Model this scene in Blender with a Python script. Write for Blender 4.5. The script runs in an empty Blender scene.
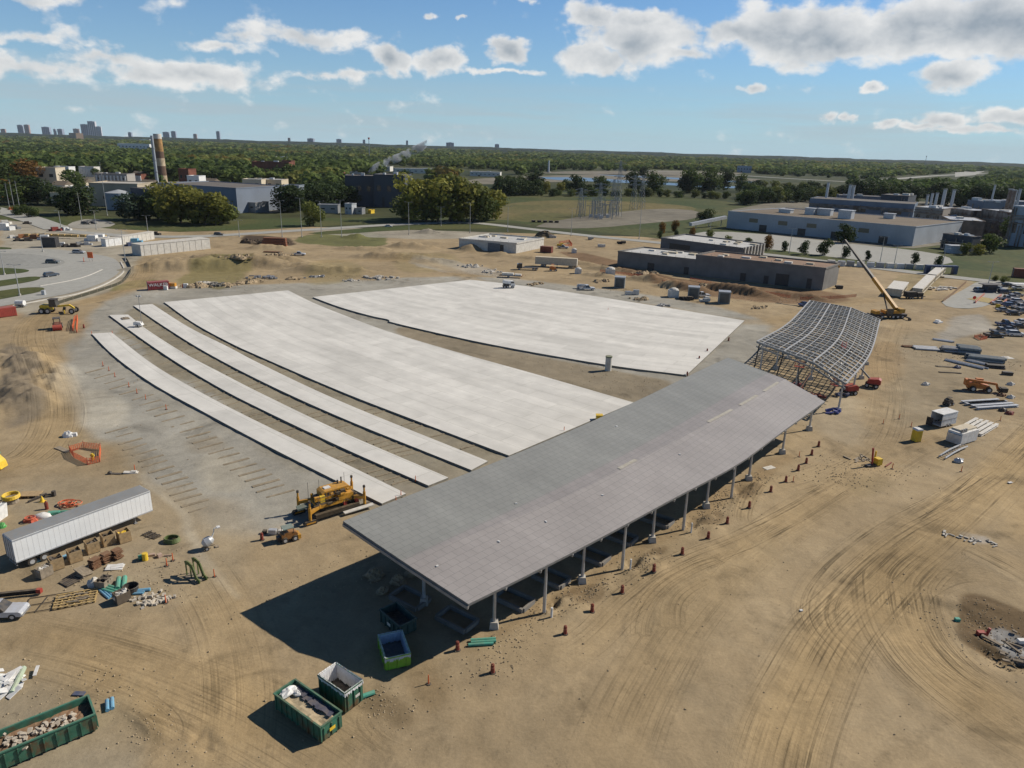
import bpy, math, random
import numpy as np
from mathutils import Vector, Matrix
random.seed(11); RNG=np.random.default_rng(5)
R=math.radians; PI=math.pi
sc=bpy.context.scene; COL=sc.collection

# ---------------------------------------------------------------- camera
CH=48.5; FOC=711.0
_roll=math.atan(31/1024); _p=math.atan((384-147)*math.cos(_roll)/FOC)
_fw=Vector((0,math.cos(_p),-math.sin(_p))); _rt=Vector((1,0,0)); _up=_rt.cross(_fw)
CR=_rt*math.cos(_roll)+_up*math.sin(_roll); CU=-_rt*math.sin(_roll)+_up*math.cos(_roll)
cam=bpy.data.cameras.new('camera'); camo=bpy.data.objects.new('camera',cam); COL.objects.link(camo)
cam.sensor_width=36; cam.lens=FOC/1024*36; cam.clip_start=.5; cam.clip_end=60000
m=Matrix.Identity(4)
for i in range(3): m[i][0]=CR[i]; m[i][1]=CU[i]; m[i][2]=-_fw[i]
m[2][3]=CH; camo.matrix_world=m; sc.camera=camo
def ray(px,py): return _fw*FOC+CR*(px-512)-CU*(py-384)
def proj(P):
    v=Vector(P)-Vector((0,0,CH)); d=v.dot(_fw); return 512+FOC*v.dot(CR)/d,384-FOC*v.dot(CU)/d
def flat(px,py,z=0.0):
    d=ray(px,py); t=(z-CH)/d.z; return Vector((d.x*t,d.y*t,z))

# ---------------------------------------------------------------- relief of the ground (metres)
MOUNDS=[]
def mound(px,py,rx,ry,rot,h,flatness=1.0):
    c=flat(px,py); MOUNDS.append((c.x,c.y,rx,ry,math.cos(R(rot)),math.sin(R(rot)),h,flatness))
mound(2,383,14,27,38,1.5,2.6); mound(27,366,4,9,20,.8,1.6); mound(28,400,4,9,60,.9,1.5); mound(10,352,8,4,20,.7,1.4)
mound(210,268,34,9,20,3.8,1.5); mound(172,262,18,8,15,1.6); mound(250,262,30,8,5,2.8,1.6); mound(290,268,26,5,2,2.0,1.5); mound(330,272,22,5,8,1.6,1.6); mound(270,249,16,6,0,2.2)
mound(310,272,22,6,10,1.0); mound(400,258,26,6,0,2.2,1.5); mound(365,250,18,4,0,1.6,1.5); mound(440,262,14,5,0,1.5)
mound(470,250,7,5,0,3.2); mound(404,247,10,5,0,2.4); mound(424,248,9,5,0,1.8); mound(500,256,9,4,0,2.0)
mound(355,238,9,6,0,2.2); mound(428,233,9,5,0,2.4); mound(545,237,7,5,0,1.6)
mound(560,262,34,3.4,-27,1.6); mound(620,272,26,3.5,-30,2.0); mound(650,281,12,4,-20,2.6); mound(682,289,14,4,-30,3.0)
mound(735,292,20,4,-38,3.2); mound(800,297,14,3.4,-35,1.6); mound(600,276,10,3,-25,1.6)
mound(1004,650,4.0,4.8,-40,-.4,1.2); mound(968,618,3.0,2.0,-30,-.22,1.3); mound(985,606,4.0,1.0,-25,.3); mound(948,602,3.6,1.4,-15,.3); mound(1012,652,6,1.6,-35,.5)
for _px,_py in ((551,604),(632,563),(692,523),(739,490)): mound(_px,_py,1.9,1.0,60,-.5,1.3); mound(_px+16,_py-4,1.8,.8,35,.45,1.3); mound(_px-2,_py+9,1.2,.6,10,.3)
for _px,_py in ((575,612),(655,570),(600,590),(713,531)): mound(_px,_py,2.4,1.5,40,.35)
mound(205,742,3,1.2,-40,-.22); mound(150,722,5,1.2,-35,.2)
mound(968,318,5,5,0,.2)
def gz(x,y):
    z=0.0
    for cx,cy,rx,ry,c,s,h,fl in MOUNDS:
        dx=x-cx; dy=y-cy
        if abs(dx)>60 or abs(dy)>60: continue
        u=(dx*c+dy*s)/rx; v=(-dx*s+dy*c)/ry; q=u*u+v*v
        if q<1: z+=h*min(1.0,(1-q)**1.5*fl)
    return z
def gz_np(X,Y):
    Z=np.zeros_like(X)
    for cx,cy,rx,ry,c,s,h,fl in MOUNDS:
        dx=X-cx; dy=Y-cy; u=(dx*c+dy*s)/rx; v=(-dx*s+dy*c)/ry; q=np.clip(1-(u*u+v*v),0,1)
        Z+=h*np.minimum(1.0,q**1.5*fl)
    return Z
def at(px,py,dz=0.0):
    z=dz
    for _ in range(7):
        P=flat(px,py,z); z=gz(P.x,P.y)+dz
    return Vector((P.x,P.y,z))
def on(x,y,dz=0): return Vector((x,y,gz(x,y)+dz))
def dist(P): return (Vector(P)-Vector((0,0,CH))).length
def hpx(P,n):   # metres shown by n pixels standing at P
    return n*dist(P)/FOC
def ang(a,b): return math.atan2(b[1]-a[1],b[0]-a[0])
def rect_fit(pts,z):
    q=[at(x,y,z) for x,y in pts]; c=sum(q,Vector())/4
    a=((q[1]-q[0])+(q[2]-q[3]))/2; b=((q[3]-q[0])+(q[2]-q[1]))/2
    L=a.length; W=b.length; th=math.atan2(a.y,a.x)
    if W>L: L,W=W,L; th=math.atan2(b.y,b.x)
    return Vector((c.x,c.y,gz(c.x,c.y))),th,L,W

# ---------------------------------------------------------------- materials
def nodes(name):
    m=bpy.data.materials.new(name); m.use_nodes=True; nt=m.node_tree
    return m,nt,nt.nodes['Principled BSDF']
MC={}
def mat(name,rgb,rough=.65,metal=0.0,var=.18,scale=1.5,bump=0.0,spec=.3,detail=4,rnd=0.0,rust=None,dust=.42):
    if name in MC: return MC[name]
    m,nt,b=nodes(name); N=nt.nodes.new; L=nt.links.new
    b.inputs['Roughness'].default_value=rough; b.inputs['Metallic'].default_value=metal
    b.inputs['Specular IOR Level'].default_value=spec
    tc=N('ShaderNodeTexCoord'); no=N('ShaderNodeTexNoise'); no.inputs['Scale'].default_value=scale; no.inputs['Detail'].default_value=detail
    L(tc.outputs['Object'],no.inputs['Vector'])
    mr=N('ShaderNodeMapRange'); mr.inputs['From Min'].default_value=.3; mr.inputs['From Max'].default_value=.7
    mr.inputs['To Min'].default_value=1-var; mr.inputs['To Max'].default_value=1+var*.7; L(no.outputs['Fac'],mr.inputs['Value'])
    mu=N('ShaderNodeVectorMath'); mu.operation='SCALE'; mu.inputs[0].default_value=rgb; L(mr.outputs[0],mu.inputs['Scale'])
    out=mu.outputs[0]
    if rnd:
        oi=N('ShaderNodeObjectInfo'); m2=N('ShaderNodeMapRange'); m2.inputs['To Min'].default_value=1-rnd; m2.inputs['To Max'].default_value=1+rnd
        L(oi.outputs['Random'],m2.inputs['Value']); s=N('ShaderNodeVectorMath'); s.operation='SCALE'; L(out,s.inputs[0]); L(m2.outputs[0],s.inputs['Scale']); out=s.outputs[0]
    if rust:
        n3=N('ShaderNodeTexNoise'); n3.inputs['Scale'].default_value=scale*.6; n3.inputs['Detail'].default_value=6; L(tc.outputs['Object'],n3.inputs['Vector'])
        r3=N('ShaderNodeMapRange'); r3.inputs['From Min'].default_value=.52; r3.inputs['From Max'].default_value=.66; L(n3.outputs['Fac'],r3.inputs['Value'])
        mx=N('ShaderNodeMix'); mx.data_type='RGBA'; L(r3.outputs[0],mx.inputs['Factor']); L(out,mx.inputs['A']); mx.inputs['B'].default_value=(*rust,1); out=mx.outputs['Result']
    if dust:
        ge=N('ShaderNodeNewGeometry'); sz=N('ShaderNodeSeparateXYZ'); L(ge.outputs['Normal'],sz.inputs[0]); n4=N('ShaderNodeTexNoise'); n4.inputs['Scale'].default_value=2.3; n4.inputs['Detail'].default_value=5; L(ge.outputs['Position'],n4.inputs['Vector'])
        r4=N('ShaderNodeMapRange'); r4.inputs['From Min'].default_value=.35; r4.inputs['From Max'].default_value=.75; r4.inputs['To Min'].default_value=dust*.35; r4.inputs["To Max"].default_value=dust; L(n4.outputs['Fac'],r4.inputs['Value'])
        k4=N('ShaderNodeMapRange'); k4.inputs['From Min'].default_value=-.4; k4.inputs['From Max'].default_value=1; k4.inputs['To Min'].default_value=.12; L(sz.outputs[2],k4.inputs['Value']); p4=N('ShaderNodeMath'); p4.operation='MULTIPLY'; L(r4.outputs[0],p4.inputs[0]); L(k4.outputs[0],p4.inputs[1])
        mx4=N('ShaderNodeMix'); mx4.data_type='RGBA'; L(p4.outputs[0],mx4.inputs['Factor']); L(out,mx4.inputs['A']); mx4.inputs['B'].default_value=(.33,.25,.155,1); out=mx4.outputs['Result']
    L(out,b.inputs['Base Color'])
    if bump:
        bp=N('ShaderNodeBump'); bp.inputs['Strength'].default_value=bump; bp.inputs['Distance'].default_value=.1; L(no.outputs['Fac'],bp.inputs['Height']); L(bp.outputs[0],b.inputs['Normal'])
    MC[name]=m; return m
WHITE=mat('white_paint',(.72,.72,.70),.5); OFFW=mat('off_white_sheet',(.62,.60,.55),.7); GREY=mat('grey_metal',(.30,.31,.32),.45,.4)
LGREY=mat('light_grey_metal',(.50,.52,.54),.45,.3); DARK=mat('dark_rubber',(.022,.022,.024),.8); BLACK=mat('black_plastic',(.03,.03,.033),.5)
STEEL=mat('galvanised_steel',(.46,.48,.50),.42,.45); RUST=mat('rusty_steel',(.16,.07,.035),.9,0,.4,4); RED=mat('red_paint',(.34,.03,.025),.5)
DRED=mat('dark_red_plastic',(.20,.022,.018),.55); ORANGE=mat('safety_orange',(.75,.13,.03),.6); ORMACH=mat('orange_machine_paint',(.55,.17,.03),.5,0,.3,2)
YEL=mat('machine_yellow',(.52,.25,.02),.5,0,.3,2); YEL2=mat('bright_yellow',(.75,.50,.03),.5); GLASS=mat('dark_glass',(.02,.03,.04),.08,0,.1,1,0,.6)
WOOD=mat('raw_plywood',(.36,.25,.13),.8,0,.3,3); WOODY=mat('yellow_lumber',(.45,.31,.12),.8,0,.35,3); WOODG=mat('weathered_wood',(.24,.20,.15),.85,0,.35,3)
CONC=mat('raw_concrete',(.42,.40,.36),.85,0,.2,1.2); CONCL=mat('pale_concrete',(.55,.53,.48),.85,0,.15,.8)
BLOCK=mat('grey_block_wall',(.165,.162,.155),.9,0,.2,.25); TEAL=mat('teal_plastic',(.05,.33,.24),.45); BLUE=mat('blue_pipe_plastic',(.12,.35,.52),.4)
GREEN=mat('dumpster_green',(.018,.13,.085),.5,0,.3,1.5,rust=(.09,.06,.03)); LIME=mat('lime_green_paint',(.16,.40,.03),.45); DTEAL=mat('dark_teal_paint',(.02,.07,.07),.5)
SAND=mat('loose_sand',(.42,.34,.22),.95,0,.25,3,.4); SANDY=mat('dry_dirt',(.33,.25,.155),.95,0,.3,1,.5)
NAVY=mat('navy_paint',(.03,.06,.14),.4); DGREEN=mat('olive_green_frame',(.07,.12,.03),.6); CREAM=mat('cream_wall',(.55,.48,.36),.8)
BRICK=mat('red_brick',(.17,.062,.04),.9,0,.25,.3,dust=.1); BROOF=mat('brown_gravel_roof',(.14,.115,.09),.95,0,.25,.08); DROOF=mat('dark_flat_roof',(.07,.075,.085),.9,0,.2,.1)
BWALL=mat('blue_grey_cladding',(.33,.38,.43),.6,0,.12,.1); WROOF=mat('white_membrane_roof',(.50,.51,.50),.7,0,.15,.15); DWALL=mat('dark_blue_cladding',(.035,.05,.075),.7,0,.2,.1)

# ---------------------------------------------------------------- mesh building
class MB:
    def __init__(s): s.v=[]; s.f=[]; s.M=None; s.uv=None
    def add(s,vs,fs):
        o=len(s.v)
        if s.M is not None: vs=[s.M@Vector(v) for v in vs]
        s.v+= [tuple(v) for v in vs]; s.f+=[tuple(i+o for i in f) for f in fs]; return s
    def box(s,x0,x1,y0,y1,z0,z1):
        return s.add([(x0,y0,z0),(x1,y0,z0),(x1,y1,z0),(x0,y1,z0),(x0,y0,z1),(x1,y0,z1),(x1,y1,z1),(x0,y1,z1)],
          [(0,3,2,1),(4,5,6,7),(0,1,5,4),(1,2,6,5),(2,3,7,6),(3,0,4,7)])
    def bx(s,c,d,rz=0,tilt=0):
        Mo=s.M; T=Matrix.Translation(c)@Matrix.Rotation(rz,4,'Z')@Matrix.Rotation(tilt,4,'Y'); s.M=(Mo@T) if Mo else T
        s.box(-d[0]/2,d[0]/2,-d[1]/2,d[1]/2,-d[2]/2,d[2]/2); s.M=Mo; return s
    def beam(s,a,b,w,h=None):
        a=Vector(a);b=Vector(b);h=h or w;d=b-a
        if d.length<1e-6: return s
        d.normalize(); up=Vector((0,0,1)) if abs(d.z)<.95 else Vector((0,1,0)); x=d.cross(up).normalized(); y=x.cross(d)
        q=[x*w/2*i+y*h/2*j for i,j in((-1,-1),(1,-1),(1,1),(-1,1))]
        return s.add([a+k for k in q]+[b+k for k in q],[(0,1,2,3),(7,6,5,4),(0,4,5,1),(1,5,6,2),(2,6,7,3),(3,7,4,0)])
    def cyl(s,a,b,r0,r1=None,n=10,cap=True):
        a=Vector(a);b=Vector(b);r1=r0 if r1 is None else r1;d=(b-a).normalized()
        up=Vector((0,0,1)) if abs(d.z)<.95 else Vector((0,1,0)); x=d.cross(up).normalized(); y=x.cross(d)
        vs=[a+(x*math.cos(2*PI*i/n)+y*math.sin(2*PI*i/n))*r0 for i in range(n)]+[b+(x*math.cos(2*PI*i/n)+y*math.sin(2*PI*i/n))*r1 for i in range(n)]
        fs=[(i,i+n,(i+1)%n+n,(i+1)%n) for i in range(n)]
        if cap: fs+=[tuple(range(n)),tuple(range(2*n-1,n-1,-1))]
        return s.add(vs,fs)
    def tube(s,pts,r,n=6):
        for a,b in zip(pts[:-1],pts[1:]): s.cyl(a,b,r,r,n)
        return s
    def ring(s,c,Rr,r,n=24,k=6,sq=1.0):
        vs=[];fs=[]
        for i in range(n):
            t=2*PI*i/n
            for j in range(k):
                u=2*PI*j/k; rr=Rr+r*math.cos(u); vs.append((c[0]+rr*math.cos(t),c[1]+rr*math.sin(t)*sq,c[2]+r*math.sin(u)))
        for i in range(n):
            for j in range(k): fs.append((i*k+j,((i+1)%n)*k+j,((i+1)%n)*k+(j+1)%k,i*k+(j+1)%k))
        return s.add(vs,fs)
    def prism(s,prof,y0,y1):   # profile in x-z, extruded along y
        n=len(prof); vs=[(x,y0,z) for x,z in prof]+[(x,y1,z) for x,z in prof]
        return s.add(vs,[tuple(range(n)),tuple(range(2*n-1,n-1,-1))]+[(i,i+n,(i+1)%n+n,(i+1)%n) for i in range(n)])
    def plan(s,poly,z0,z1):    # plan polygon, extruded up
        n=len(poly); vs=[(p[0],p[1],z0) for p in poly]+[(p[0],p[1],z1) for p in poly]
        A=sum(poly[i][0]*poly[(i+1)%n][1]-poly[(i+1)%n][0]*poly[i][1] for i in range(n))
        if A<0: vs=[(p[0],p[1],z0) for p in poly[::-1]]+[(p[0],p[1],z1) for p in poly[::-1]]
        return s.add(vs,[tuple(range(n-1,-1,-1)),tuple(range(n,2*n))]+[(i,(i+1)%n,(i+1)%n+n,i+n) for i in range(n)])
    def blob(s,c,rx,ry,rz,seed=0,n=12,k=6,rough=.25,half=True):
        rr=random.Random(seed); vs=[];fs=[]
        for j in range(k+1):
            ph=(PI/2)*(j/k) if half else PI*(j/k)-PI/2
            for i in range(n):
                t=2*PI*i/n; q=1+rr.uniform(-rough,rough)
                vs.append((c[0]+rx*math.cos(ph)*math.cos(t)*q,c[1]+ry*math.cos(ph)*math.sin(t)*q,c[2]+rz*math.sin(ph)*q))
        for j in range(k):
            for i in range(n): fs.append((j*n+i,j*n+(i+1)%n,(j+1)*n+(i+1)%n,(j+1)*n+i))
        return s.add(vs,fs)
    def build(s,name,m,parent=None,smooth=False,uv=None,loc=None):
        me=bpy.data.meshes.new(name); me.from_pydata(s.v,[],s.f); me.materials.append(m)
        if smooth: me.polygons.foreach_set('use_smooth',[True]*len(me.polygons))
        if uv is not None:
            l=me.uv_layers.new(name='UVMap'); vi=np.empty(len(me.loops),np.int32); me.loops.foreach_get('vertex_index',vi)
            l.data.foreach_set('uv',np.array(uv,np.float32)[vi].ravel())
        me.update(); o=bpy.data.objects.new(name,me); COL.objects.link(o)
        if parent: o.parent=parent
        if loc is not None: o.location=loc
        return o
def tag(o,label=None,cat=None,group=None,kind=None):
    if label: o['label']=label
    if cat: o['category']=cat
    if group: o['group']=group
    if kind: o['kind']=kind
    return o
def thing(name,label,cat,loc=(0,0,0),rz=0,group=None):
    o=bpy.data.objects.new(name,None); COL.objects.link(o); o.location=loc; o.rotation_euler=(0,0,rz); o.empty_display_size=.5
    return tag(o,label,cat,group)
def struct(o): o['kind']='structure'; return o
def copy_tree(o,loc=None,rz=None,label=None,scale=None,parent=None):
    c=o.copy(); COL.objects.link(c); c.parent=parent
    if loc is not None: c.location=loc
    if rz is not None: c.rotation_euler=(0,0,rz)
    if label: c['label']=label
    if scale is not None: c.scale=(scale,)*3 if not hasattr(scale,'__len__') else scale
    for ch in list(o.children): copy_tree(ch,parent=c)
    return c
def one(name,label,cat,mb,m,loc=(0,0,0),rz=0,group=None,smooth=False):   # a thing that is one mesh in local coordinates
    o=mb.build(name,m,None,smooth); o.location=loc; o.rotation_euler=(0,0,rz); return tag(o,label,cat,group)
def crom(pts,n=12):
    P=[Vector(p) for p in pts]; P=[P[0]*2-P[1]]+P+[P[-1]*2-P[-2]]; out=[]
    for i in range(1,len(P)-2):
        a,b,c,d=P[i-1],P[i],P[i+1],P[i+2]
        for k in range(n):
            t=k/n; out.append(.5*((2*b)+(c-a)*t+(2*a-5*b+4*c-d)*t*t+(3*b-a-3*c+d)*t**3))
    out.append(P[-2]); return out
def resample(pts,n):
    L=[0]
    for a,b in zip(pts[:-1],pts[1:]): L.append(L[-1]+(b-a).length)
    out=[]; j=0
    for i in range(n):
        s=L[-1]*i/(n-1)
        while j<len(L)-2 and L[j+1]<s: j+=1
        t=(s-L[j])/max(1e-9,L[j+1]-L[j]); out.append(pts[j].lerp(pts[j+1],t))
    return out
# ---------------------------------------------------------------- light, sky with clouds
AZ=R(22.5); EL=R(38.5)
sun=bpy.data.lights.new('sun','SUN'); sun.energy=5.0; sun.angle=R(.53); sun.color=(1.0,.93,.82)
so=bpy.data.objects.new('sun',sun); COL.objects.link(so)
sd=Vector((math.cos(AZ)*math.cos(EL),math.sin(AZ)*math.cos(EL),math.sin(EL)))
so.rotation_euler=sd.to_track_quat('Z','Y').to_euler(); so.location=(80,30,120)
W=bpy.data.worlds.new('World'); sc.world=W; W.use_nodes=True; nt=W.node_tree; N=nt.nodes.new; L=nt.links.new
bg=nt.nodes['Background']; bg.inputs['Strength'].default_value=.055
sky=N('ShaderNodeTexSky'); sky.sky_type='NISHITA'; sky.sun_disc=False; sky.sun_elevation=EL; sky.sun_rotation=PI/2-AZ
sky.altitude=200; sky.air_density=1.0; sky.dust_density=.4; sky.ozone_density=2.5
tc=N('ShaderNodeTexCoord'); sep=N('ShaderNodeSeparateXYZ'); L(tc.outputs['Generated'],sep.inputs[0])
def mth(op,a,b=None,c=None,clamp=False):
    n=N('ShaderNodeMath'); n.operation=op; n.use_clamp=clamp
    for i,x in enumerate((a,b,c)):
        if x is None: continue
        if isinstance(x,(int,float)): n.inputs[i].default_value=x
        else: L(x,n.inputs[i])
    return n.outputs[0]
az=mth('ARCTAN2',sep.outputs[0],sep.outputs[1]); el=mth('ARCSINE',sep.outputs[2])
uv=N('ShaderNodeCombineXYZ'); L(az,uv.inputs[0]); L(el,uv.inputs[1])
def noise(vec,scale,detail,sx=1,sy=1,off=(0,0,0),rough=.55,dist=0):
    mp=N('ShaderNodeMapping'); mp.inputs['Scale'].default_value=(sx,sy,1); mp.inputs['Location'].default_value=off; L(vec,mp.inputs[0])
    n=N('ShaderNodeTexNoise'); n.inputs['Scale'].default_value=scale; n.inputs['Detail'].default_value=detail; n.inputs['Roughness'].default_value=rough; n.inputs['Distortion'].default_value=dist
    L(mp.outputs[0],n.inputs['Vector']); return n.outputs['Fac']
def azel(px,py):
    d=ray(px,py).normalized(); return math.atan2(d.x,d.y),math.asin(d.z)
# (px,py,rx,ry,weight)
CL=[(40,3,70,7,.55),(30,42,90,8,.6),(20,66,90,13,.72),(110,62,70,12,.75),(195,72,75,15,.95),(150,76,40,12,.85),(310,36,100,11,.72),(215,46,50,8,.6),(250,38,40,8,.6),
    (393,62,22,16,1.1),(436,64,26,13,1),(500,73,60,4,.6),(330,74,60,6,.55),(508,50,26,15,1.15),(429,15,11,5,.75),(463,14,8,4,.7),(520,0,18,5,.7),
    (590,12,34,14,.9),(640,38,62,28,1.15),(600,58,48,20,1.05),(645,18,30,12,.9),(680,52,30,9,.8),(800,36,78,30,1.35),(738,34,40,15,1.1),(842,42,40,20,1.1),(925,26,48,26,1.3),(985,24,66,27,1.35),(1050,20,60,30,1.2),
    (950,73,36,13,1.1),(875,87,12,7,.95),(755,91,14,5,.7),(833,119,15,7,.85),(855,119,8,5,.7),(882,125,12,5,.7),(945,121,24,9,.85),(918,128,26,5,.7),(1015,117,26,10,.95),(1000,132,50,6,.7),(940,132,40,4,.55)]
wn=N('ShaderNodeTexNoise'); wn.inputs['Scale'].default_value=13; wn.inputs['Detail'].default_value=5; wn.inputs['Roughness'].default_value=.6; L(uv.outputs[0],wn.inputs['Vector'])
ws=N('ShaderNodeVectorMath'); ws.operation='SUBTRACT'; L(wn.outputs['Color'],ws.inputs[0]); ws.inputs[1].default_value=(.5,.5,.5)
wm_=N('ShaderNodeVectorMath'); wm_.operation='MULTIPLY_ADD'; L(ws.outputs[0],wm_.inputs[0]); wm_.inputs[1].default_value=(.09,.045,0); L(uv.outputs[0],wm_.inputs[2])
acc=None
for px,py,rx,ry,w in CL:
    a,e=azel(px,py); sxx=FOC/rx*.84; syy=FOC/ry*.86
    s=N('ShaderNodeVectorMath'); s.operation='SUBTRACT'; L(wm_.outputs[0],s.inputs[0]); s.inputs[1].default_value=(a,e,0)
    k=N('ShaderNodeVectorMath'); k.operation='MULTIPLY'; L(s.outputs[0],k.inputs[0]); k.inputs[1].default_value=(sxx,syy,0)
    l=N('ShaderNodeVectorMath'); l.operation='LENGTH'; L(k.outputs[0],l.inputs[0])
    f=mth('MULTIPLY_ADD',l.outputs['Value'],-w,w); acc=f if acc is None else mth('MAXIMUM',acc,f)
# wider clutter of cloud elsewhere in the sky, out of the photograph's frame
n_big=noise(uv.outputs[0],2.2,3,1,2.2,(3,1,0)); hi=mth('MULTIPLY',mth('SUBTRACT',el,.25),6.0,clamp=True)
acc=mth('MAXIMUM',acc,mth('MULTIPLY',mth('MULTIPLY_ADD',n_big,4.0,-2.75),hi))
def dens(off):
    n1=noise(uv.outputs[0],20,6,1,1.5,off,.55,.15); n2=noise(uv.outputs[0],5,3,1,2,off,.5)
    return mth('MULTIPLY_ADD',mth('SUBTRACT',n2,.5),.9,mth('MULTIPLY',mth('SUBTRACT',n1,.5),2.6))
d0=dens((0,0,0)); d1=dens((-.25,-.5,0))
body=mth('ADD',mth('MULTIPLY_ADD',acc,1.9,-.38),mth('MULTIPLY',d0,1.15))
cov=N('ShaderNodeMapRange'); cov.interpolation_type='SMOOTHSTEP'; cov.inputs['From Min'].default_value=-.12; cov.inputs['From Max'].default_value=.62; L(body,cov.inputs['Value'])
# relief lighting: density here minus density toward the sun; thick bases go grey
rel=mth('SUBTRACT',d0,d1)
core=N('ShaderNodeMapRange'); core.inputs['From Min'].default_value=.35; core.inputs['From Max'].default_value=1.7; L(body,core.inputs['Value'])
sh=mth('MULTIPLY_ADD',rel,.36,.94); sh=mth('SUBTRACT',sh,mth('MULTIPLY',core.outputs[0],.46),clamp=True)
cr=N('ShaderNodeMapRange'); L(sh,cr.inputs['Value']); cr.inputs['From Min'].default_value=.35; cr.inputs['From Max'].default_value=1.0; cr.inputs['To Min'].default_value=0; cr.inputs['To Max'].default_value=1
cmix=N('ShaderNodeMix'); cmix.data_type='RGBA'; cmix.inputs['A'].default_value=(5.6,6.4,7.2,1); cmix.inputs['B'].default_value=(14.5,14.4,14.1,1); L(cr.outputs[0],cmix.inputs['Factor'])
# thin stratus veils low on the horizon
vn=noise(uv.outputs[0],3,6,1,16,(7,0,0),.6); vb=mth('SUBTRACT',1.0,mth('MULTIPLY',mth('ABSOLUTE',mth('SUBTRACT',el,.035)),19.0),clamp=True)
sk=N('ShaderNodeMix'); sk.data_type='RGBA'; L(mth('MULTIPLY',mth('POWER',2.718,mth('MULTIPLY',mth('MAXIMUM',el,0.0),-8.5)),.85),sk.inputs['Factor']); L(sky.outputs[0],sk.inputs['A']); sk.inputs['B'].default_value=(7.6,10.6,12.2,1)
top=N('ShaderNodeMix'); top.data_type='RGBA'; top.blend_type='MULTIPLY'; top.inputs['Factor'].default_value=1; top.inputs['B'].default_value=(.76,1.26,1.78,1); L(sky.outputs[0],top.inputs['A']); L(top.outputs['Result'],sk.inputs['A'])
veil=mth('MULTIPLY',mth('MULTIPLY',mth('MULTIPLY_ADD',vn,6.0,-2.5,clamp=True),vb),.5)
vm=N('ShaderNodeMix'); vm.data_type='RGBA'; L(veil,vm.inputs['Factor']); L(sk.outputs['Result'],vm.inputs['A']); vm.inputs['B'].default_value=(7.4,8.4,9.2,1)
fm=N('ShaderNodeMix'); fm.data_type='RGBA'; L(mth('MULTIPLY',cov.outputs[0],.93),fm.inputs['Factor']); L(vm.outputs['Result'],fm.inputs['A']); L(cmix.outputs['Result'],fm.inputs['B'])
# overhead the sky is deeper than near the horizon
ov=N('ShaderNodeMapRange'); ov.inputs['From Min'].default_value=.22; ov.inputs['From Max'].default_value=.6; ov.inputs['To Min'].default_value=1; ov.inputs['To Max'].default_value=.5; L(el,ov.inputs['Value'])
os_=N('ShaderNodeVectorMath'); os_.operation='SCALE'; L(fm.outputs['Result'],os_.inputs[0]); L(ov.outputs[0],os_.inputs['Scale']); L(os_.outputs[0],bg.inputs['Color'])
sc.view_settings.view_transform='Standard'; sc.view_settings.look='None'; sc.view_settings.gamma=1; sc.view_settings.use_curve_mapping=False; sc.view_settings.exposure=.1
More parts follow.
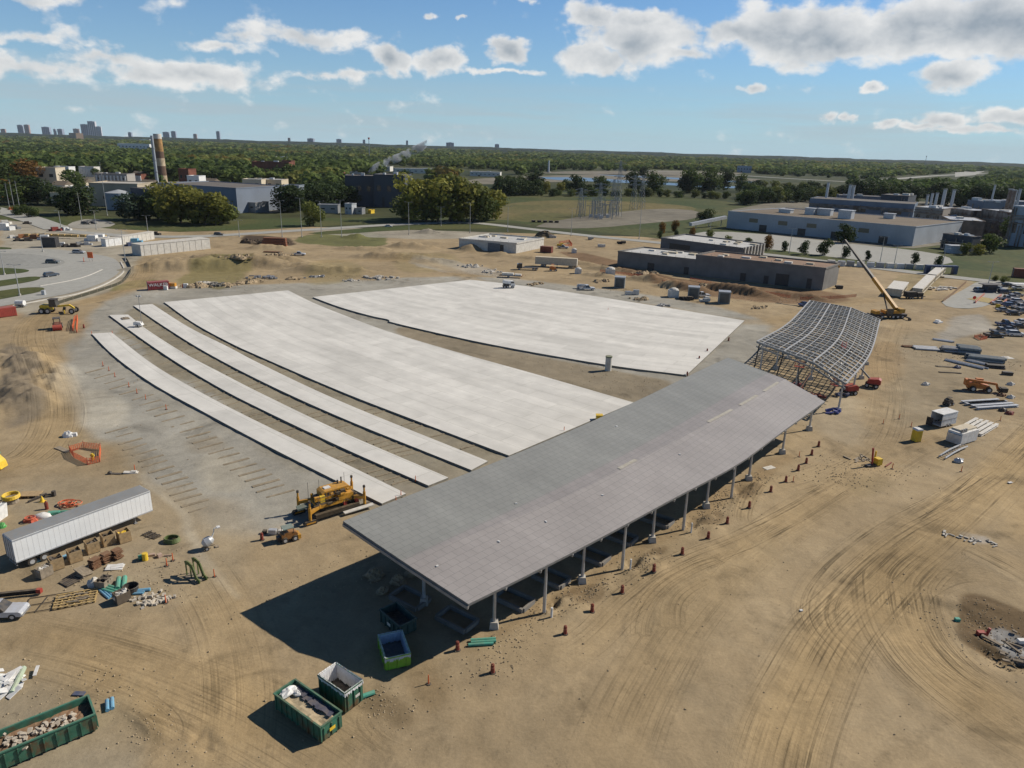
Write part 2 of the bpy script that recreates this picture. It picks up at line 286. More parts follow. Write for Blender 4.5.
# ---------------------------------------------------------------- ground
ZONES=[ # (pixel outline read off the photograph, colour, feather in metres, strength)
 ([(75,345),(88,312),(120,294),(160,288),(300,283),(470,275),(560,283),(700,302),(772,322),(775,350),(700,385),(640,420),(560,450),(420,500),(330,522),(250,540),(190,530),(160,480),(110,440),(60,420),(50,380)],(.305,.282,.232),4,1.0),
 ([(0,195),(150,236),(140,262),(120,292),(60,305),(0,325)],(.33,.30,.235),4,.8),
 ([(385,322),(600,370),(690,382),(640,408),(560,388),(400,340)],(.25,.205,.14),2,.9),
 ([(110,334),(128,310),(165,300),(300,370),(512,456),(480,470),(405,497),(260,430)],(.245,.212,.15),1.5,.9),
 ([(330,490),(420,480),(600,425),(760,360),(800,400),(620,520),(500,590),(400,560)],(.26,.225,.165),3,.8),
 ([(60,405),(100,385),(135,405),(120,425),(75,430)],(.43,.385,.30),3,.7),([(190,455),(235,450),(260,480),(215,500)],(.38,.335,.25),3,.5),
 ([(165,282),(205,262),(232,254),(262,264),(228,291),(200,288)],(.20,.175,.08),3,.8),
 ([(105,292),(130,281),(160,279),(156,286),(120,292)],(.20,.19,.08),1.5,.8),
 ([(310,262),(345,258),(372,272),(340,284),(300,284)],(.27,.22,.12),4,.7),([(390,255),(450,252),(470,268),(400,276)],(.27,.22,.12),4,.6),
 ([(330,232),(385,232),(388,246),(350,248),(300,243),(290,238)],(.13,.14,.055),2,.9),
 ([(238,236),(262,235),(290,238),(300,246),(250,247)],(.075,.052,.035),2,.95),
 ([(300,228),(470,222),(520,236),(440,240),(330,236)],(.30,.275,.22),3,.8),
 ([(545,250),(590,262),(640,280),(700,296),(800,306),(862,302),(835,290),(700,284),(640,270),(600,255)],(.20,.125,.075),2,.85),
 ([(885,335),(1024,312),(1024,395),(935,440),(880,410)],(.27,.225,.155),6,.6),
 ([(0,340),(36,352),(46,395),(36,425),(0,432)],(.21,.17,.12),3,.95,1),
 ([(0,640),(60,650),(130,690),(160,740),(120,820),(0,820)],(.30,.26,.19),2.5,.6),
 ([(0,540),(0,480),(150,470),(260,520),(235,600),(60,620)],(.31,.255,.175),4,.6),
 ([(936,612),(950,592),(985,592),(1030,608),(1060,650),(1030,672),(985,656),(950,640)],(.15,.105,.06),.9,.92,1),
 ([(972,625),(992,622),(1030,640),(1050,670),(1020,664),(990,648)],(.31,.30,.28),.7,.85,1),
 ([(952,532),(985,540),(984,548),(958,544)],(.42,.38,.33),.7,.7),
 ([(370,690),(390,700),(400,730),(370,735),(350,712)],(.20,.15,.09),1.5,.7,1),([(140,715),(160,700),(175,735),(160,760)],(.23,.175,.10),1.2,.6),
 ([(770,240),(905,262),(940,285),(860,300),(840,268)],(.35,.27,.17),5,.5),
 ([(955,268),(1030,280),(1030,300),(975,285)],(.20,.20,.09),2,.6),([(890,275),(950,272),(935,292),(905,300)],(.24,.20,.11),2,.6),
 ([(940,320),(990,312),(985,335),(940,345)],(.31,.29,.25),3,.7),
 ([(700,470),(740,455),(770,470),(745,510),(715,520)],(.25,.19,.12),2,.35),([(840,480),(880,475),(900,488),(862,500)],(.25,.20,.12),2,.5),
 ([(148,470),(156,474),(188,536),(240,590),(234,596),(180,545)],(.40,.345,.255),1.2,.7),([(60,425),(150,450),(165,475),(110,470),(60,445)],(.25,.195,.12),3,.5),([(70,330),(78,325),(88,336),(84,350)],(.25,.19,.12),2,.5),
 ([(175,440),(215,436),(225,448),(190,455)],(.25,.20,.13),2.5,.4),([(250,390),(300,430),(330,470),(290,470),(240,430)],(.26,.225,.16),3,.4),([(850,350),(900,340),(905,372),(870,390)],(.29,.20,.11),4,.5),([(540,375),(620,392),(600,400),(540,386)],(.19,.16,.11),1.5,.6),([(400,258),(470,262),(560,290),(500,276),(430,272)],(.33,.30,.25),2,.6),
 ([(475,640),(520,632),(560,606),(640,562),(700,525),(760,480),(790,455),(775,452),(700,500),(600,572),(520,622)],(.26,.185,.105),1.5,.55),([(560,606),(575,588),(602,586),(598,602)],(.17,.12,.07),.6,.6,1),([(640,566),(655,552),(678,548),(668,562)],(.17,.12,.07),.6,.6,1),([(697,528),(712,512),(728,510),(722,524)],(.17,.12,.07),.6,.6,1),
 ([(742,498),(752,482),(770,484),(758,498)],(.17,.12,.07),.6,.6,1),([(600,560),(680,500),(705,540),(640,600)],(.34,.262,.16),3,.3),([(700,560),(760,530),(800,560),(720,640),(640,640)],(.31,.245,.155),6,.55),([(0,630),(120,640),(260,660),(310,700),(230,790),(150,760),(60,690)],(.36,.265,.15),6,.5),
 ([(860,560),(885,560),(880,600),(862,604)],(.27,.19,.105),1.5,.6),([(1010,440),(1060,420),(1060,560),(980,540)],(.38,.28,.155),6,.6),([(930,440),(960,420),(1000,425),(960,460)],(.25,.21,.15),3,.5),([(410,640),(440,640),(450,700),(400,720)],(.24,.175,.10),2,.55),([(445,655),(500,650),(520,690),(450,700)],(.32,.25,.16),2,.5),
 ([(800,400),(860,395),(880,430),(830,450)],(.37,.31,.22),4,.5),
]
def chaikin(P,n=2):
    for _ in range(n):
        Q=[]
        for a,b in zip(P,P[1:]+P[:1]): Q+= [(a[0]*.75+b[0]*.25,a[1]*.75+b[1]*.25),(a[0]*.25+b[0]*.75,a[1]*.25+b[1]*.75)]
        P=Q
    return P
def sdf(P,X,Y):
    n=len(P); d2=np.full(X.shape,1e12); ins=np.zeros(X.shape,bool)
    for i in range(n):
        ax,ay=P[i]; bx_,by_=P[(i+1)%n]; ex,ey=bx_-ax,by_-ay; wx,wy=X-ax,Y-ay
        t=np.clip((wx*ex+wy*ey)/(ex*ex+ey*ey+1e-9),0,1); d2=np.minimum(d2,(wx-ex*t)**2+(wy-ey*t)**2)
        c=(ay>Y)!=(by_>Y); xi=ex*(Y-ay)/(ey if abs(ey)>1e-9 else 1e-9)+ax; ins^= c&(X<xi)
    return np.where(ins,1,-1)*np.sqrt(d2)
def wob(X,Y,s,seed):
    r=np.random.default_rng(seed); o=np.zeros_like(X)
    for k in range(9):
        a=r.uniform(0,2*PI); f=s*1.6**(k/2.2); o+=np.sin((X*math.cos(a)+Y*math.sin(a))*f+r.uniform(0,6)+1.3*np.sin((X*math.sin(a)-Y*math.cos(a))*f*.7))/(1.6**(k/3.0))
    return o/3.0
TR=[ # haul roads and tyre tracks: (pixel path, half width m, layer, strength)
 ([(1060,415),(1006,470),(956,516),(906,558),(865,599),(832,636),(807,682),(782,740),(765,820)],5.5,0,1.0),
 ([(1010,460),(950,498),(900,524),(862,550),(834,576),(818,602),(822,628),(850,660),(870,700)],3.2,1,1.0),
 ([(940,540),(900,572),(898,600),(908,632),(936,668),(980,702),(1030,735),(1080,760)],6.5,1,1.0),
 ([(905,525),(935,535),(975,548),(1024,572),(1070,600)],4.0,0,.9),
 ([(545,668),(590,640),(625,605),(660,578),(700,558),(745,540),(800,512),(850,480)],3.2,1,.9),
 ([(641,660),(640,620),(660,588),(695,566),(740,552)],1.8,0,.9),
 ([(690,660),(672,632),(674,600),(700,580),(740,566)],2.0,0,.7),
 ([(-20,632),(100,660),(200,695),(300,745),(380,800)],6,0,.5),
 ([(150,770),(170,730),(140,700),(100,680),(60,665)],2.0,1,.7),
 ([(190,560),(225,620),(240,690),(230,790)],5,1,.5),
 ([(375,690),(360,720),(380,745),(420,760)],2.2,1,.8),([(352,700),(372,735),(400,765)],.8,0,1.0),
 ([(900,320),(886,355),(890,398),(878,440),(836,470),(760,495)],4.5,0,.7),
 ([(770,470),(752,490),(742,515),(748,530)],2.2,1,1.0),
 ([(300,262),(420,262),(520,296),(640,305),(760,322),(868,300),(960,303),(1040,320)],6,1,.6),
 ([(150,262),(128,290),(60,308),(32,335),(58,400),(42,450),(-20,475)],6,0,.7),
 ([(960,425),(905,450),(850,485),(790,520),(700,600),(640,690),(600,790)],5,0,.45),
 ([(1030,590),(985,575),(945,578),(915,600),(925,640),(960,672),(1030,705)],3,0,.8),
]
def build_ground():
    nr,ncol=520,760
    y=26*(430/26)**np.linspace(0,1,nr); s=np.linspace(-1,1,ncol)
    Y=np.repeat(y[:,None],ncol,1); X=s[None,:]*(Y*.88+38)
    Z=gz_np(X,Y)
    col=np.empty(X.shape+(3,)); col[:]=(.342,.264,.165)
    wx=X+wob(X,Y,.12,1)*1.8; wy=Y+wob(X,Y,.12,2)*1.8
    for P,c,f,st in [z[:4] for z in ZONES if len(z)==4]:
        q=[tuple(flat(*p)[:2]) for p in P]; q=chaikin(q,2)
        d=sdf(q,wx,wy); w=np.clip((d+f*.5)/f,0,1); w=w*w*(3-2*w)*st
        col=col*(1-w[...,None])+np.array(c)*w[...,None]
    late=[z for z in ZONES if len(z)>4]
    tint=wob(X,Y,.05,7)[...,None]; col*=1+.05*tint
    layers=[np.zeros(X.shape+(3,)),np.zeros(X.shape+(3,))]; rut=np.zeros_like(X)
    for P,hw,ly,st in TR:
        pts=resample(crom([flat(*p) for p in P],10),60); A=np.array([[p.x,p.y] for p in pts]); acc_=0.0
        best=np.full(X.shape,1e9); lat=np.zeros_like(X); al=np.zeros_like(X)
        for a,b in zip(A[:-1],A[1:]):
            e=b-a; l=np.hypot(*e); 
            if l<1e-6: continue
            t=np.clip(((X-a[0])*e[0]+(Y-a[1])*e[1])/l/l,0,1); dx=X-(a[0]+e[0]*t); dy=Y-(a[1]+e[1]*t); d=np.hypot(dx,dy)
            sg=np.sign(e[0]*(Y-a[1])-e[1]*(X-a[0])); u=d<best; best=np.where(u,d,best); lat=np.where(u,d*sg,lat); al=np.where(u,acc_+t*l,al); acc_+=l
        tot=acc_; w=np.clip((hw-best)/(hw*.35),0,1); w=w*w*(3-2*w)*st
        w*=np.clip(al/8,0,1)*np.clip((tot-al)/8,0,1)
        Lr=layers[ly]; u=w>Lr[...,2]; Lr[u,0]=lat[u]+hw*7; Lr[u,1]=al[u]; Lr[u,2]=w[u]
        packed=np.clip(1.5-best/(hw*.6),0,1)*w*(.75 if hw>4.9 else .3)
        col=col*(1-packed[...,None])+np.array((.375,.275,.152))*packed[...,None]
        rut+=w*np.exp(-((np.abs(best)-hw*.92)/.5)**2)*.14
    for P,c,f,st,_ in late:
        q=chaikin([tuple(flat(*p)[:2]) for p in P],2); w=np.clip((sdf(q,wx,wy)+f*.5)/f,0,1); w=w*w*(3-2*w)*st; col=col*(1-w[...,None])+np.array(c)*w[...,None]
    sw=np.clip((col[...,0]-col[...,2])/col[...,0]*3-1.0,0,1); col[...,2]*=1-.10*sw; col[...,1]*=1-.03*sw
    col[...,0]*=1-.09*sw; col[...,1]*=1-.10*sw; col[...,2]*=1-.13*sw
    dirt=np.clip((col[...,0]-.20)*6,0,1)
    edge=np.minimum(np.minimum(1-np.abs(s)[None,:].repeat(nr,0),1),1)*30; edge=np.clip(edge,0,1)*np.clip((430-Y)/20,0,1)
    near=np.clip((X+150)/20,0,1)
    Z=Z+(rut*.8+wob(X,Y,.35,9)*.05+wob(X,Y,1.1,10)*.03)*near*edge*np.clip((300-Y)/40,0.,1)
    gg=gz_np(X,Y); rr=np.abs(gg); Z+=np.clip(-gg,0,.6)*(wob(X,Y,3.2,21)*.45+wob(X,Y,1.6,22)*.5); Z+=np.clip(rr,0,1.5)*(wob(X,Y,1.1,12)*.20+wob(X,Y,.45,13)*.3)
    Z[0,:]=0;Z[-1,:]=0;Z[:,0]=0;Z[:,-1]=0
    V=np.stack([X,Y,Z],-1).reshape(-1,3)
    idx=np.arange(nr*ncol).reshape(nr,ncol); F=np.stack([idx[:-1,:-1],idx[:-1,1:],idx[1:,1:],idx[1:,:-1]],-1).reshape(-1,4)
    me=bpy.data.meshes.new('ground'); me.vertices.add(len(V)+4); B=14000.0
    xa,xb=V[0,0],V[ncol-1,0]; extra=np.array([[-B,-B*.5,0],[B,-B*.5,0],[B,B,0],[-B,B,0]]); V=np.vstack([V,extra]); me.vertices.foreach_set('co',V.ravel())
    n0=nr*ncol; polys=[list(f) for f in []]
    bot=[int(i) for i in idx[0,:]]; top=[int(i) for i in idx[-1,:]]; lef=[int(i) for i in idx[:,0]]; rig=[int(i) for i in idx[:,-1]]
    big=[[n0,n0+1]+bot[::-1],[n0+1,n0+2]+rig[::-1],[n0+2,n0+3]+top,[n0+3,n0]+lef]
    loops=np.concatenate([F.ravel()]+[np.array(b) for b in big]); starts=list(range(0,len(F)*4,4)); st=len(F)*4; tots=[4]*len(F)
    for b in big: starts.append(st); tots.append(len(b)); st+=len(b)
    me.loops.add(len(loops)); me.loops.foreach_set('vertex_index',loops.astype(np.int32)); me.polygons.add(len(starts)); me.polygons.foreach_set('loop_start',np.array(starts,np.int32)); me.polygons.foreach_set('loop_total',np.array(tots,np.int32))
    me.update(calc_edges=True)
    sm=np.ones(len(starts),bool); sm[-4:]=False; me.polygons.foreach_set('use_smooth',sm); mi=np.zeros(len(starts),np.int32); mi[-4:]=1; me.polygons.foreach_set('material_index',mi)
    def attr(n,A,t):
        A=np.vstack([A.reshape(n0,-1),np.zeros((4,A.shape[-1]))]); a=me.attributes.new(n,t,'POINT')
        if t=='FLOAT_COLOR': A=np.hstack([A,np.ones((len(A),1))]); A[-4:,:3]=(.05,.06,.025); a.data.foreach_set('color',A.astype(np.float32).ravel())
        else: a.data.foreach_set('vector',A.astype(np.float32).ravel())
    attr('soil',col,'FLOAT_COLOR'); attr('track_one',layers[0],'FLOAT_VECTOR'); attr('track_two',layers[1],'FLOAT_VECTOR')
    o=bpy.data.objects.new('ground',me); COL.objects.link(o); return struct(o)
def soil_material():
    m,nt,b=nodes('site_soil'); N=nt.nodes.new; L=nt.links.new
    def A(n): a=N('ShaderNodeAttribute'); a.attribute_name=n; return a
    tc=N('ShaderNodeTexCoord'); P=tc.outputs['Object']
    def no(vec,s,d,r=.55,dist=0):
        n=N('ShaderNodeTexNoise'); n.inputs['Scale'].default_value=s; n.inputs['Detail'].default_value=d; n.inputs['Roughness'].default_value=r; n.inputs['Distortion'].default_value=dist; L(vec,n.inputs['Vector']); return n.outputs['Fac']
    def mr(x,a,b_,c,d,cl=True):
        n=N('ShaderNodeMapRange'); n.clamp=cl; n.inputs['From Min'].default_value=a; n.inputs['From Max'].default_value=b_; n.inputs['To Min'].default_value=c; n.inputs['To Max'].default_value=d; L(x,n.inputs['Value']); return n.outputs[0]
    def M(op,a,b_):
        n=N('ShaderNodeMath'); n.operation=op
        for i,x in enumerate((a,b_)):
            if isinstance(x,(int,float)): n.inputs[i].default_value=x
            else: L(x,n.inputs[i])
        return n.outputs[0]
    big=mr(no(P,.045,5,.6),.3,.7,.76,1.16); mid=mr(no(P,.35,5,.6,.6),.3,.7,.87,1.11); fine=mr(no(P,3.2,5,.7),.25,.75,.86,1.12); fac=M('MULTIPLY',M('MULTIPLY',big,mid),fine)
    H=M('MULTIPLY',no(P,1.6,6,.65),.5)
    for nm,st in (('track_one',0.0),('track_two',31.0)):
        a=A(nm); sp=N('ShaderNodeSeparateXYZ'); L(a.outputs['Vector'],sp.inputs[0])
        cb=N('ShaderNodeCombineXYZ'); L(M('MULTIPLY',sp.outputs[0],1.0),cb.inputs[0]); L(M('MULTIPLY',sp.outputs[1],.02),cb.inputs[1]); cb.inputs[2].default_value=st
        n1=no(cb.outputs[0],1.5,3,.6,.08); cb2=N('ShaderNodeCombineXYZ'); L(M('MULTIPLY',sp.outputs[0],3.0),cb2.inputs[0]); L(M('MULTIPLY',sp.outputs[1],.022),cb2.inputs[1]); n2=no(cb2.outputs[0],1.2,2,.5,.02)
        brk=mr(no(P,.16,3),.40,.62,0,1)
        s=mr(n1,.36,.62,.84,1.06); s2=mr(n2,.37,.46,.50,1.03); t=M('MULTIPLY',s,s2)
        w=M('MULTIPLY',sp.outputs[2],M('MULTIPLY_ADD',brk,.75) if False else mr(brk,0,1,.3,1)); t=M('ADD',M('MULTIPLY',M('SUBTRACT',t,1.0),w),1.0)
        fac=M('MULTIPLY',fac,t); H=M('ADD',H,M('MULTIPLY',M('MULTIPLY',n1,w),1.3))
    # stones and scraps
    vo=N('ShaderNodeTexVoronoi'); vo.inputs['Scale'].default_value=1.7; L(P,vo.inputs['Vector'])
    dmp=mr(no(P,.11,6,.62,.8),.56,.70,1.0,.66); fac=M('MULTIPLY',fac,dmp); dm2=mr(no(P,.9,5,.7,.4),.60,.72,1.0,.74); fac=M('MULTIPLY',fac,dm2)
    st=M('MULTIPLY',mr(vo.outputs['Distance'],.07,.12,1,0),mr(no(P,.14,3),.55,.66,0,1)); sepc=N('ShaderNodeSeparateColor'); L(vo.outputs['Color'],sepc.inputs[0])
    fac=M('MULTIPLY',fac,M('ADD',M('MULTIPLY',st,mr(sepc.outputs[0],0,1,-.45,.45)),1.0))
    at_=A('soil'); sc_=N('ShaderNodeVectorMath'); sc_.operation='SCALE'; L(at_.outputs['Color'],sc_.inputs[0]); L(fac,sc_.inputs['Scale'])
    # pale dusty film drifting over it
    dm=N('ShaderNodeMix'); dm.data_type='RGBA'; L(mr(no(P,.09,5,.62,1.0),.5,.72,0,.35),dm.inputs['Factor']); L(sc_.outputs[0],dm.inputs['A']); 
    du=N('ShaderNodeVectorMath'); du.operation='MULTIPLY'; L(sc_.outputs[0],du.inputs[0]); du.inputs[1].default_value=(1.1,1.16,1.26); L(du.outputs[0],dm.inputs['B'])
    L(dm.outputs['Result'],b.inputs['Base Color']); b.inputs['Roughness'].default_value=.95; b.inputs['Specular IOR Level'].default_value=.12
    bp=N('ShaderNodeBump'); bp.inputs['Strength'].default_value=.55; bp.inputs['Distance'].default_value=.22; L(H,bp.inputs['Height']); L(bp.outputs[0],b.inputs['Normal'])
    return m
G=build_ground(); G.data.materials.append(soil_material())

# ---------------------------------------------------------------- sheets laid on the ground: roads, grass, lots
def sheet_mat(name,rgb,var=.2,s1=.05,s2=.8,rough=.95,rgb2=None):
    m,nt,b=nodes(name); N=nt.nodes.new; L=nt.links.new; tc=N('ShaderNodeTexCoord')
    a=N('ShaderNodeTexNoise'); a.inputs['Scale'].default_value=s1; a.inputs['Detail'].default_value=6; a.inputs['Distortion'].default_value=.5; L(tc.outputs['Object'],a.inputs['Vector'])
    c=N('ShaderNodeTexNoise'); c.inputs['Scale'].default_value=s2; c.inputs['Detail'].default_value=4; L(tc.outputs['Object'],c.inputs['Vector'])
    mx=N('ShaderNodeMix'); mx.data_type='RGBA'; mx.inputs['A'].default_value=(*rgb,1); mx.inputs['B'].default_value=(*(rgb2 or tuple(v*(1-var) for v in rgb)),1)
    r=N('ShaderNodeMapRange'); r.inputs['From Min'].default_value=.38; r.inputs['From Max'].default_value=.62; L(a.outputs['Fac'],r.inputs['Value']); L(r.outputs[0],mx.inputs['Factor'])
    r2=N('ShaderNodeMapRange'); r2.inputs['From Min'].default_value=.3; r2.inputs['From Max'].default_value=.7; r2.inputs['To Min'].default_value=1-var; r2.inputs['To Max'].default_value=1+var; L(c.outputs['Fac'],r2.inputs['Value'])
    v=N('ShaderNodeVectorMath'); v.operation='SCALE'; L(mx.outputs['Result'],v.inputs[0]); L(r2.outputs[0],v.inputs['Scale']); L(v.outputs[0],b.inputs['Base Color'])
    b.inputs['Roughness'].default_value=rough; b.inputs['Specular IOR Level'].default_value=.15; return m
ROADC=sheet_mat('pale_concrete_road',(.33,.32,.285),.08,.03,.5); ASPH=sheet_mat('old_grey_asphalt',(.265,.26,.235),.12,.03,.6); LOT=sheet_mat('pale_gravel_lot',(.31,.29,.245),.12,.04,.5)
GRASS=sheet_mat('mown_grass',(.055,.072,.024),.25,.03,.6,rgb2=(.085,.085,.03)); FIELD=sheet_mat('rough_green_field',(.05,.066,.022),.3,.02,.3,rgb2=(.085,.085,.032)); DRYF=sheet_mat('dry_brown_field',(.15,.12,.05),.25,.015,.2,rgb2=(.10,.095,.035))
DARKG=sheet_mat('dark_undergrowth',(.028,.040,.016),.35,.02,.2); LOTD=sheet_mat('dusty_far_lot',(.19,.17,.13),.2,.015,.1); G.data.materials.append(sheet_mat('far_land',(.032,.042,.017),.3,.006,.05,rgb2=(.06,.062,.025)))
WATER=None
def water_mat():
    m,nt,b=nodes('pond_water'); b.inputs['Base Color'].default_value=(.10,.17,.25,1); b.inputs['Roughness'].default_value=.35; b.inputs['Specular IOR Level'].default_value=.25
    n=nt.nodes.new('ShaderNodeTexNoise'); n.inputs['Scale'].default_value=.5; bp=nt.nodes.new('ShaderNodeBump'); bp.inputs['Strength'].default_value=.15; nt.links.new(n.outputs['Fac'],bp.inputs['Height']); nt.links.new(bp.outputs[0],b.inputs['Normal']); return m
WATER=water_mat()
def patch(name,pts,m,z=.05,smooth=2,kind='structure'):
    q=[tuple(flat(*p)[:2]) for p in pts]
    if smooth: q=chaikin(q,smooth)
    A=sum(q[i][0]*q[(i+1)%len(q)][1]-q[(i+1)%len(q)][0]*q[i][1] for i in range(len(q)))
    if A<0: q=q[::-1]
    o=MB().add([(x,y,z) for x,y in q],[tuple(range(len(q)))]).build(name,m); o['kind']=kind; return o
def ribbon(name,pts,w,m,z=.1,w2=None):
    P=resample(crom([flat(*p) for p in pts],8),50); vs=[];fs=[]
    for i,p in enumerate(P):
        a=P[max(0,i-1)]; b=P[min(len(P)-1,i+1)]; d=(b-a).normalized(); nrm=Vector((-d.y,d.x,0)); ww=w+(w2-w)*i/49 if w2 else w
        vs+=[(p.x+nrm.x*ww/2,p.y+nrm.y*ww/2,z),(p.x-nrm.x*ww/2,p.y-nrm.y*ww/2,z)]
    for i in range(49): fs.append((2*i+1,2*i+3,2*i+2,2*i))
    return struct(MB().add(vs,fs).build(name,m))
# far land, laid from the horizon forward (z rises a little with each layer)
patch('grass_field',[(-60,206),(60,212),(200,226),(330,222),(480,214),(500,192),(640,192),(760,205),(830,232),(1090,262),(1090,290),(860,268),(700,243),(560,228),(480,219),(380,222),(200,233),(90,228),(-60,214)],FIELD,.03,1)
patch('dry_field',[(470,212),(520,201),(600,200),(700,206),(690,214),(560,222),(500,222)],DRYF,.06,2)
patch('grass_field',[(860,262),(890,262),(930,262),(950,254),(1000,246),(1100,252),(1100,290),(960,273)],FIELD,.07,1)
patch('grass_field',[(880,258),(930,256),(975,252),(1100,252),(1300,270),(1300,300),(1100,288),(960,272),(900,266)],FIELD,.085,1)
patch('grass_verge',[(150,219),(260,219),(400,217),(500,219),(560,226),(500,222),(400,222),(200,233),(115,229)],GRASS,.08,1)
patch('grass_verge',[(300,233),(400,226),(480,224),(520,228),(470,229),(400,230),(330,235)],GRASS,.08,1)
patch('grass_verge',[(45,216),(90,214),(125,222),(80,226)],GRASS,.09,1); patch('grass_verge',[(12,208),(30,206),(48,210),(30,213)],GRASS,.09,1)
patch('substation_yard',[(528,226),(590,215),(660,208),(702,211),(700,219),(640,224),(600,228),(560,229)],LOTD,.10,1)
patch('gravel_lot',[(66,224),(90,218),(118,223),(108,228),(72,229)],LOT,.11,1)
patch('far_lot',[(460,180),(520,176),(640,174),(760,178),(760,183),(600,180),(470,186)],LOTD,.05,1)
patch('far_lot',[(500,172),(700,170),(760,174),(640,176)],LOTD,.05,1)
patch('pond',[(528,177.2),(580,177.4),(640,181),(700,184.8),(760,187.6),(760,189.4),(700,187),(640,183.6),(560,180.2)],WATER,.14,0)
patch('pond',[(596,174.6),(660,177),(760,182),(760,183.4),(700,180.6),(620,176.6)],WATER,.15,0)
patch('grass_bank',[(480,163),(640,165),(760,170),(760,174),(640,169),(480,167)],FIELD,.07,1)
ribbon('highway',[(640,170.5),(700,173),(780,178),(850,182)],26,ROADC,.12)
ribbon('highway',[(850,182),(900,178.5),(940,175.5),(985,173.5)],26,ROADC,.13)
patch('far_lot',[(955,171.5),(985,171),(975,175),(955,177)],ROADC,.12,0)
patch('industrial_yard',[(20,178),(150,176),(300,184),(350,206),(240,216),(60,200),(0,192),(-60,190),(-60,182)],LOTD,.04,1)
patch('industrial_yard',[(730,205),(860,198),(1100,212),(1100,246),(950,244),(900,250),(740,232)],LOTD,.09,1)
patch('factory_lane',[(690,232),(745,232),(860,245),(912,250),(948,256),(955,265),(900,265),(830,257),(760,249),(690,243)],ROADC,.12,1)
patch('grass_verge',[(720,246),(770,249),(830,257),(900,266),(955,268),(1100,283),(1100,290),(940,276),(830,261),(740,251)],GRASS,.13,1)
ribbon('road',[(-60,203),(0,212),(30,219),(55,228),(72,232),(130,236),(200,236.5),(300,230.5),(400,224.5),(470,223),(520,228),(580,235),(660,243),(760,254),(860,266),(950,277),(1100,294)],9.5,ROADC,.16)
ribbon('road',[(-40,202),(0,211),(30,219),(58,229)],17,ROADC,.20,13)
patch('asphalt_junction',[(-60,248),(0,250),(40,248),(80,252),(112,257),(121,264),(120,273),(104,283),(74,293),(40,299),(0,307),(-60,316)],ROADC,.10,2)
patch('asphalt_lot',[(-60,256),(0,253),(44,255),(70,262),(52,268),(0,270),(-60,272)],ASPH,.14,2)
for q in ([(-40,268),(0,268),(26,269.5),(31,271.5),(18,274),(-40,278)],[(-40,286),(0,281),(28,277),(42,277),(38,281),(0,287),(-40,293)],[(-40,298),(0,291),(30,287.5),(46,288),(42,292),(18,296.5),(-40,307)],[(-20,247),(8,247.5),(14,249),(0,250)]):
    patch('grass_island',q,GRASS,.18,2)
patch('access_road',[(940,301),(958,293),(980,280),(1012,281),(1007,290),(999,302),(976,309),(948,308)],ROADC,.10,1)
# kerb along the outer edge of the curved road
def kerb(pts,w,h,m,name='kerb'):
    P=resample(crom([flat(*p) for p in pts],8),40); mb=MB()
    for a,b in zip(P[:-1],P[1:]): mb.beam(a+Vector((0,0,h/2)),b+Vector((0,0,h/2)),w,h)
    return struct(mb.build(name,m))
kerb([(121,262),(123.5,272),(106,284),(76,294.5),(40,301),(0,309)],.5,.25,CONCL)
kerb([(40,286.5),(70,281),(88,276),(102,270)],.5,.25,CONCL)

# ---------------------------------------------------------------- poured concrete lanes of the platform
def slab_mat(name='poured_slab'):
    m,nt,b=nodes(name); N=nt.nodes.new; L=nt.links.new; tc=N('ShaderNodeTexCoord')
    br=N('ShaderNodeTexBrick'); br.inputs['Scale'].default_value=1; br.offset=.37; br.inputs['Brick Width'].default_value=13.0; br.inputs['Row Height'].default_value=3.7; br.inputs['Mortar Size'].default_value=.05
    br.inputs['Color1'].default_value=(.61,.582,.525,1); br.inputs['Color2'].default_value=(.545,.52,.468,1); br.inputs['Mortar'].default_value=(.42,.40,.345,1); L(tc.outputs['UV'],br.inputs['Vector'])
    mp=N('ShaderNodeMapping'); mp.inputs['Scale'].default_value=(.03,.22,1); L(tc.outputs['UV'],mp.inputs[0])
    n=N('ShaderNodeTexNoise'); n.inputs['Scale'].default_value=1; n.inputs['Detail'].default_value=6; L(mp.outputs[0],n.inputs['Vector'])
    n2=N('ShaderNodeTexNoise'); n2.inputs['Scale'].default_value=.22; n2.inputs['Detail'].default_value=8; n2.inputs['Roughness'].default_value=.65; L(tc.outputs['Object'],n2.inputs['Vector'])
    def r(x,a,bb,c,d):
        k=N('ShaderNodeMapRange'); k.inputs['From Min'].default_value=a; k.inputs['From Max'].default_value=bb; k.inputs['To Min'].default_value=c; k.inputs['To Max'].default_value=d; L(x,k.inputs['Value']); return k.outputs[0]
    k=N('ShaderNodeMath'); k.operation='MULTIPLY'; L(r(n.outputs['Fac'],.3,.7,.86,1.1),k.inputs[0]); L(r(n2.outputs['Fac'],.3,.7,.88,1.08),k.inputs[1])
    v=N('ShaderNodeVectorMath'); v.operation='SCALE'; L(br.outputs['Color'],v.inputs[0]); L(k.outputs[0],v.inputs['Scale']); L(v.outputs[0],b.inputs['Base Color']); b.inputs['Roughness'].default_value=.85; return m
SLAB=slab_mat(); SLABEDGE=mat('dark_slab_edge',(.20,.19,.165),.95,0,.3,2)
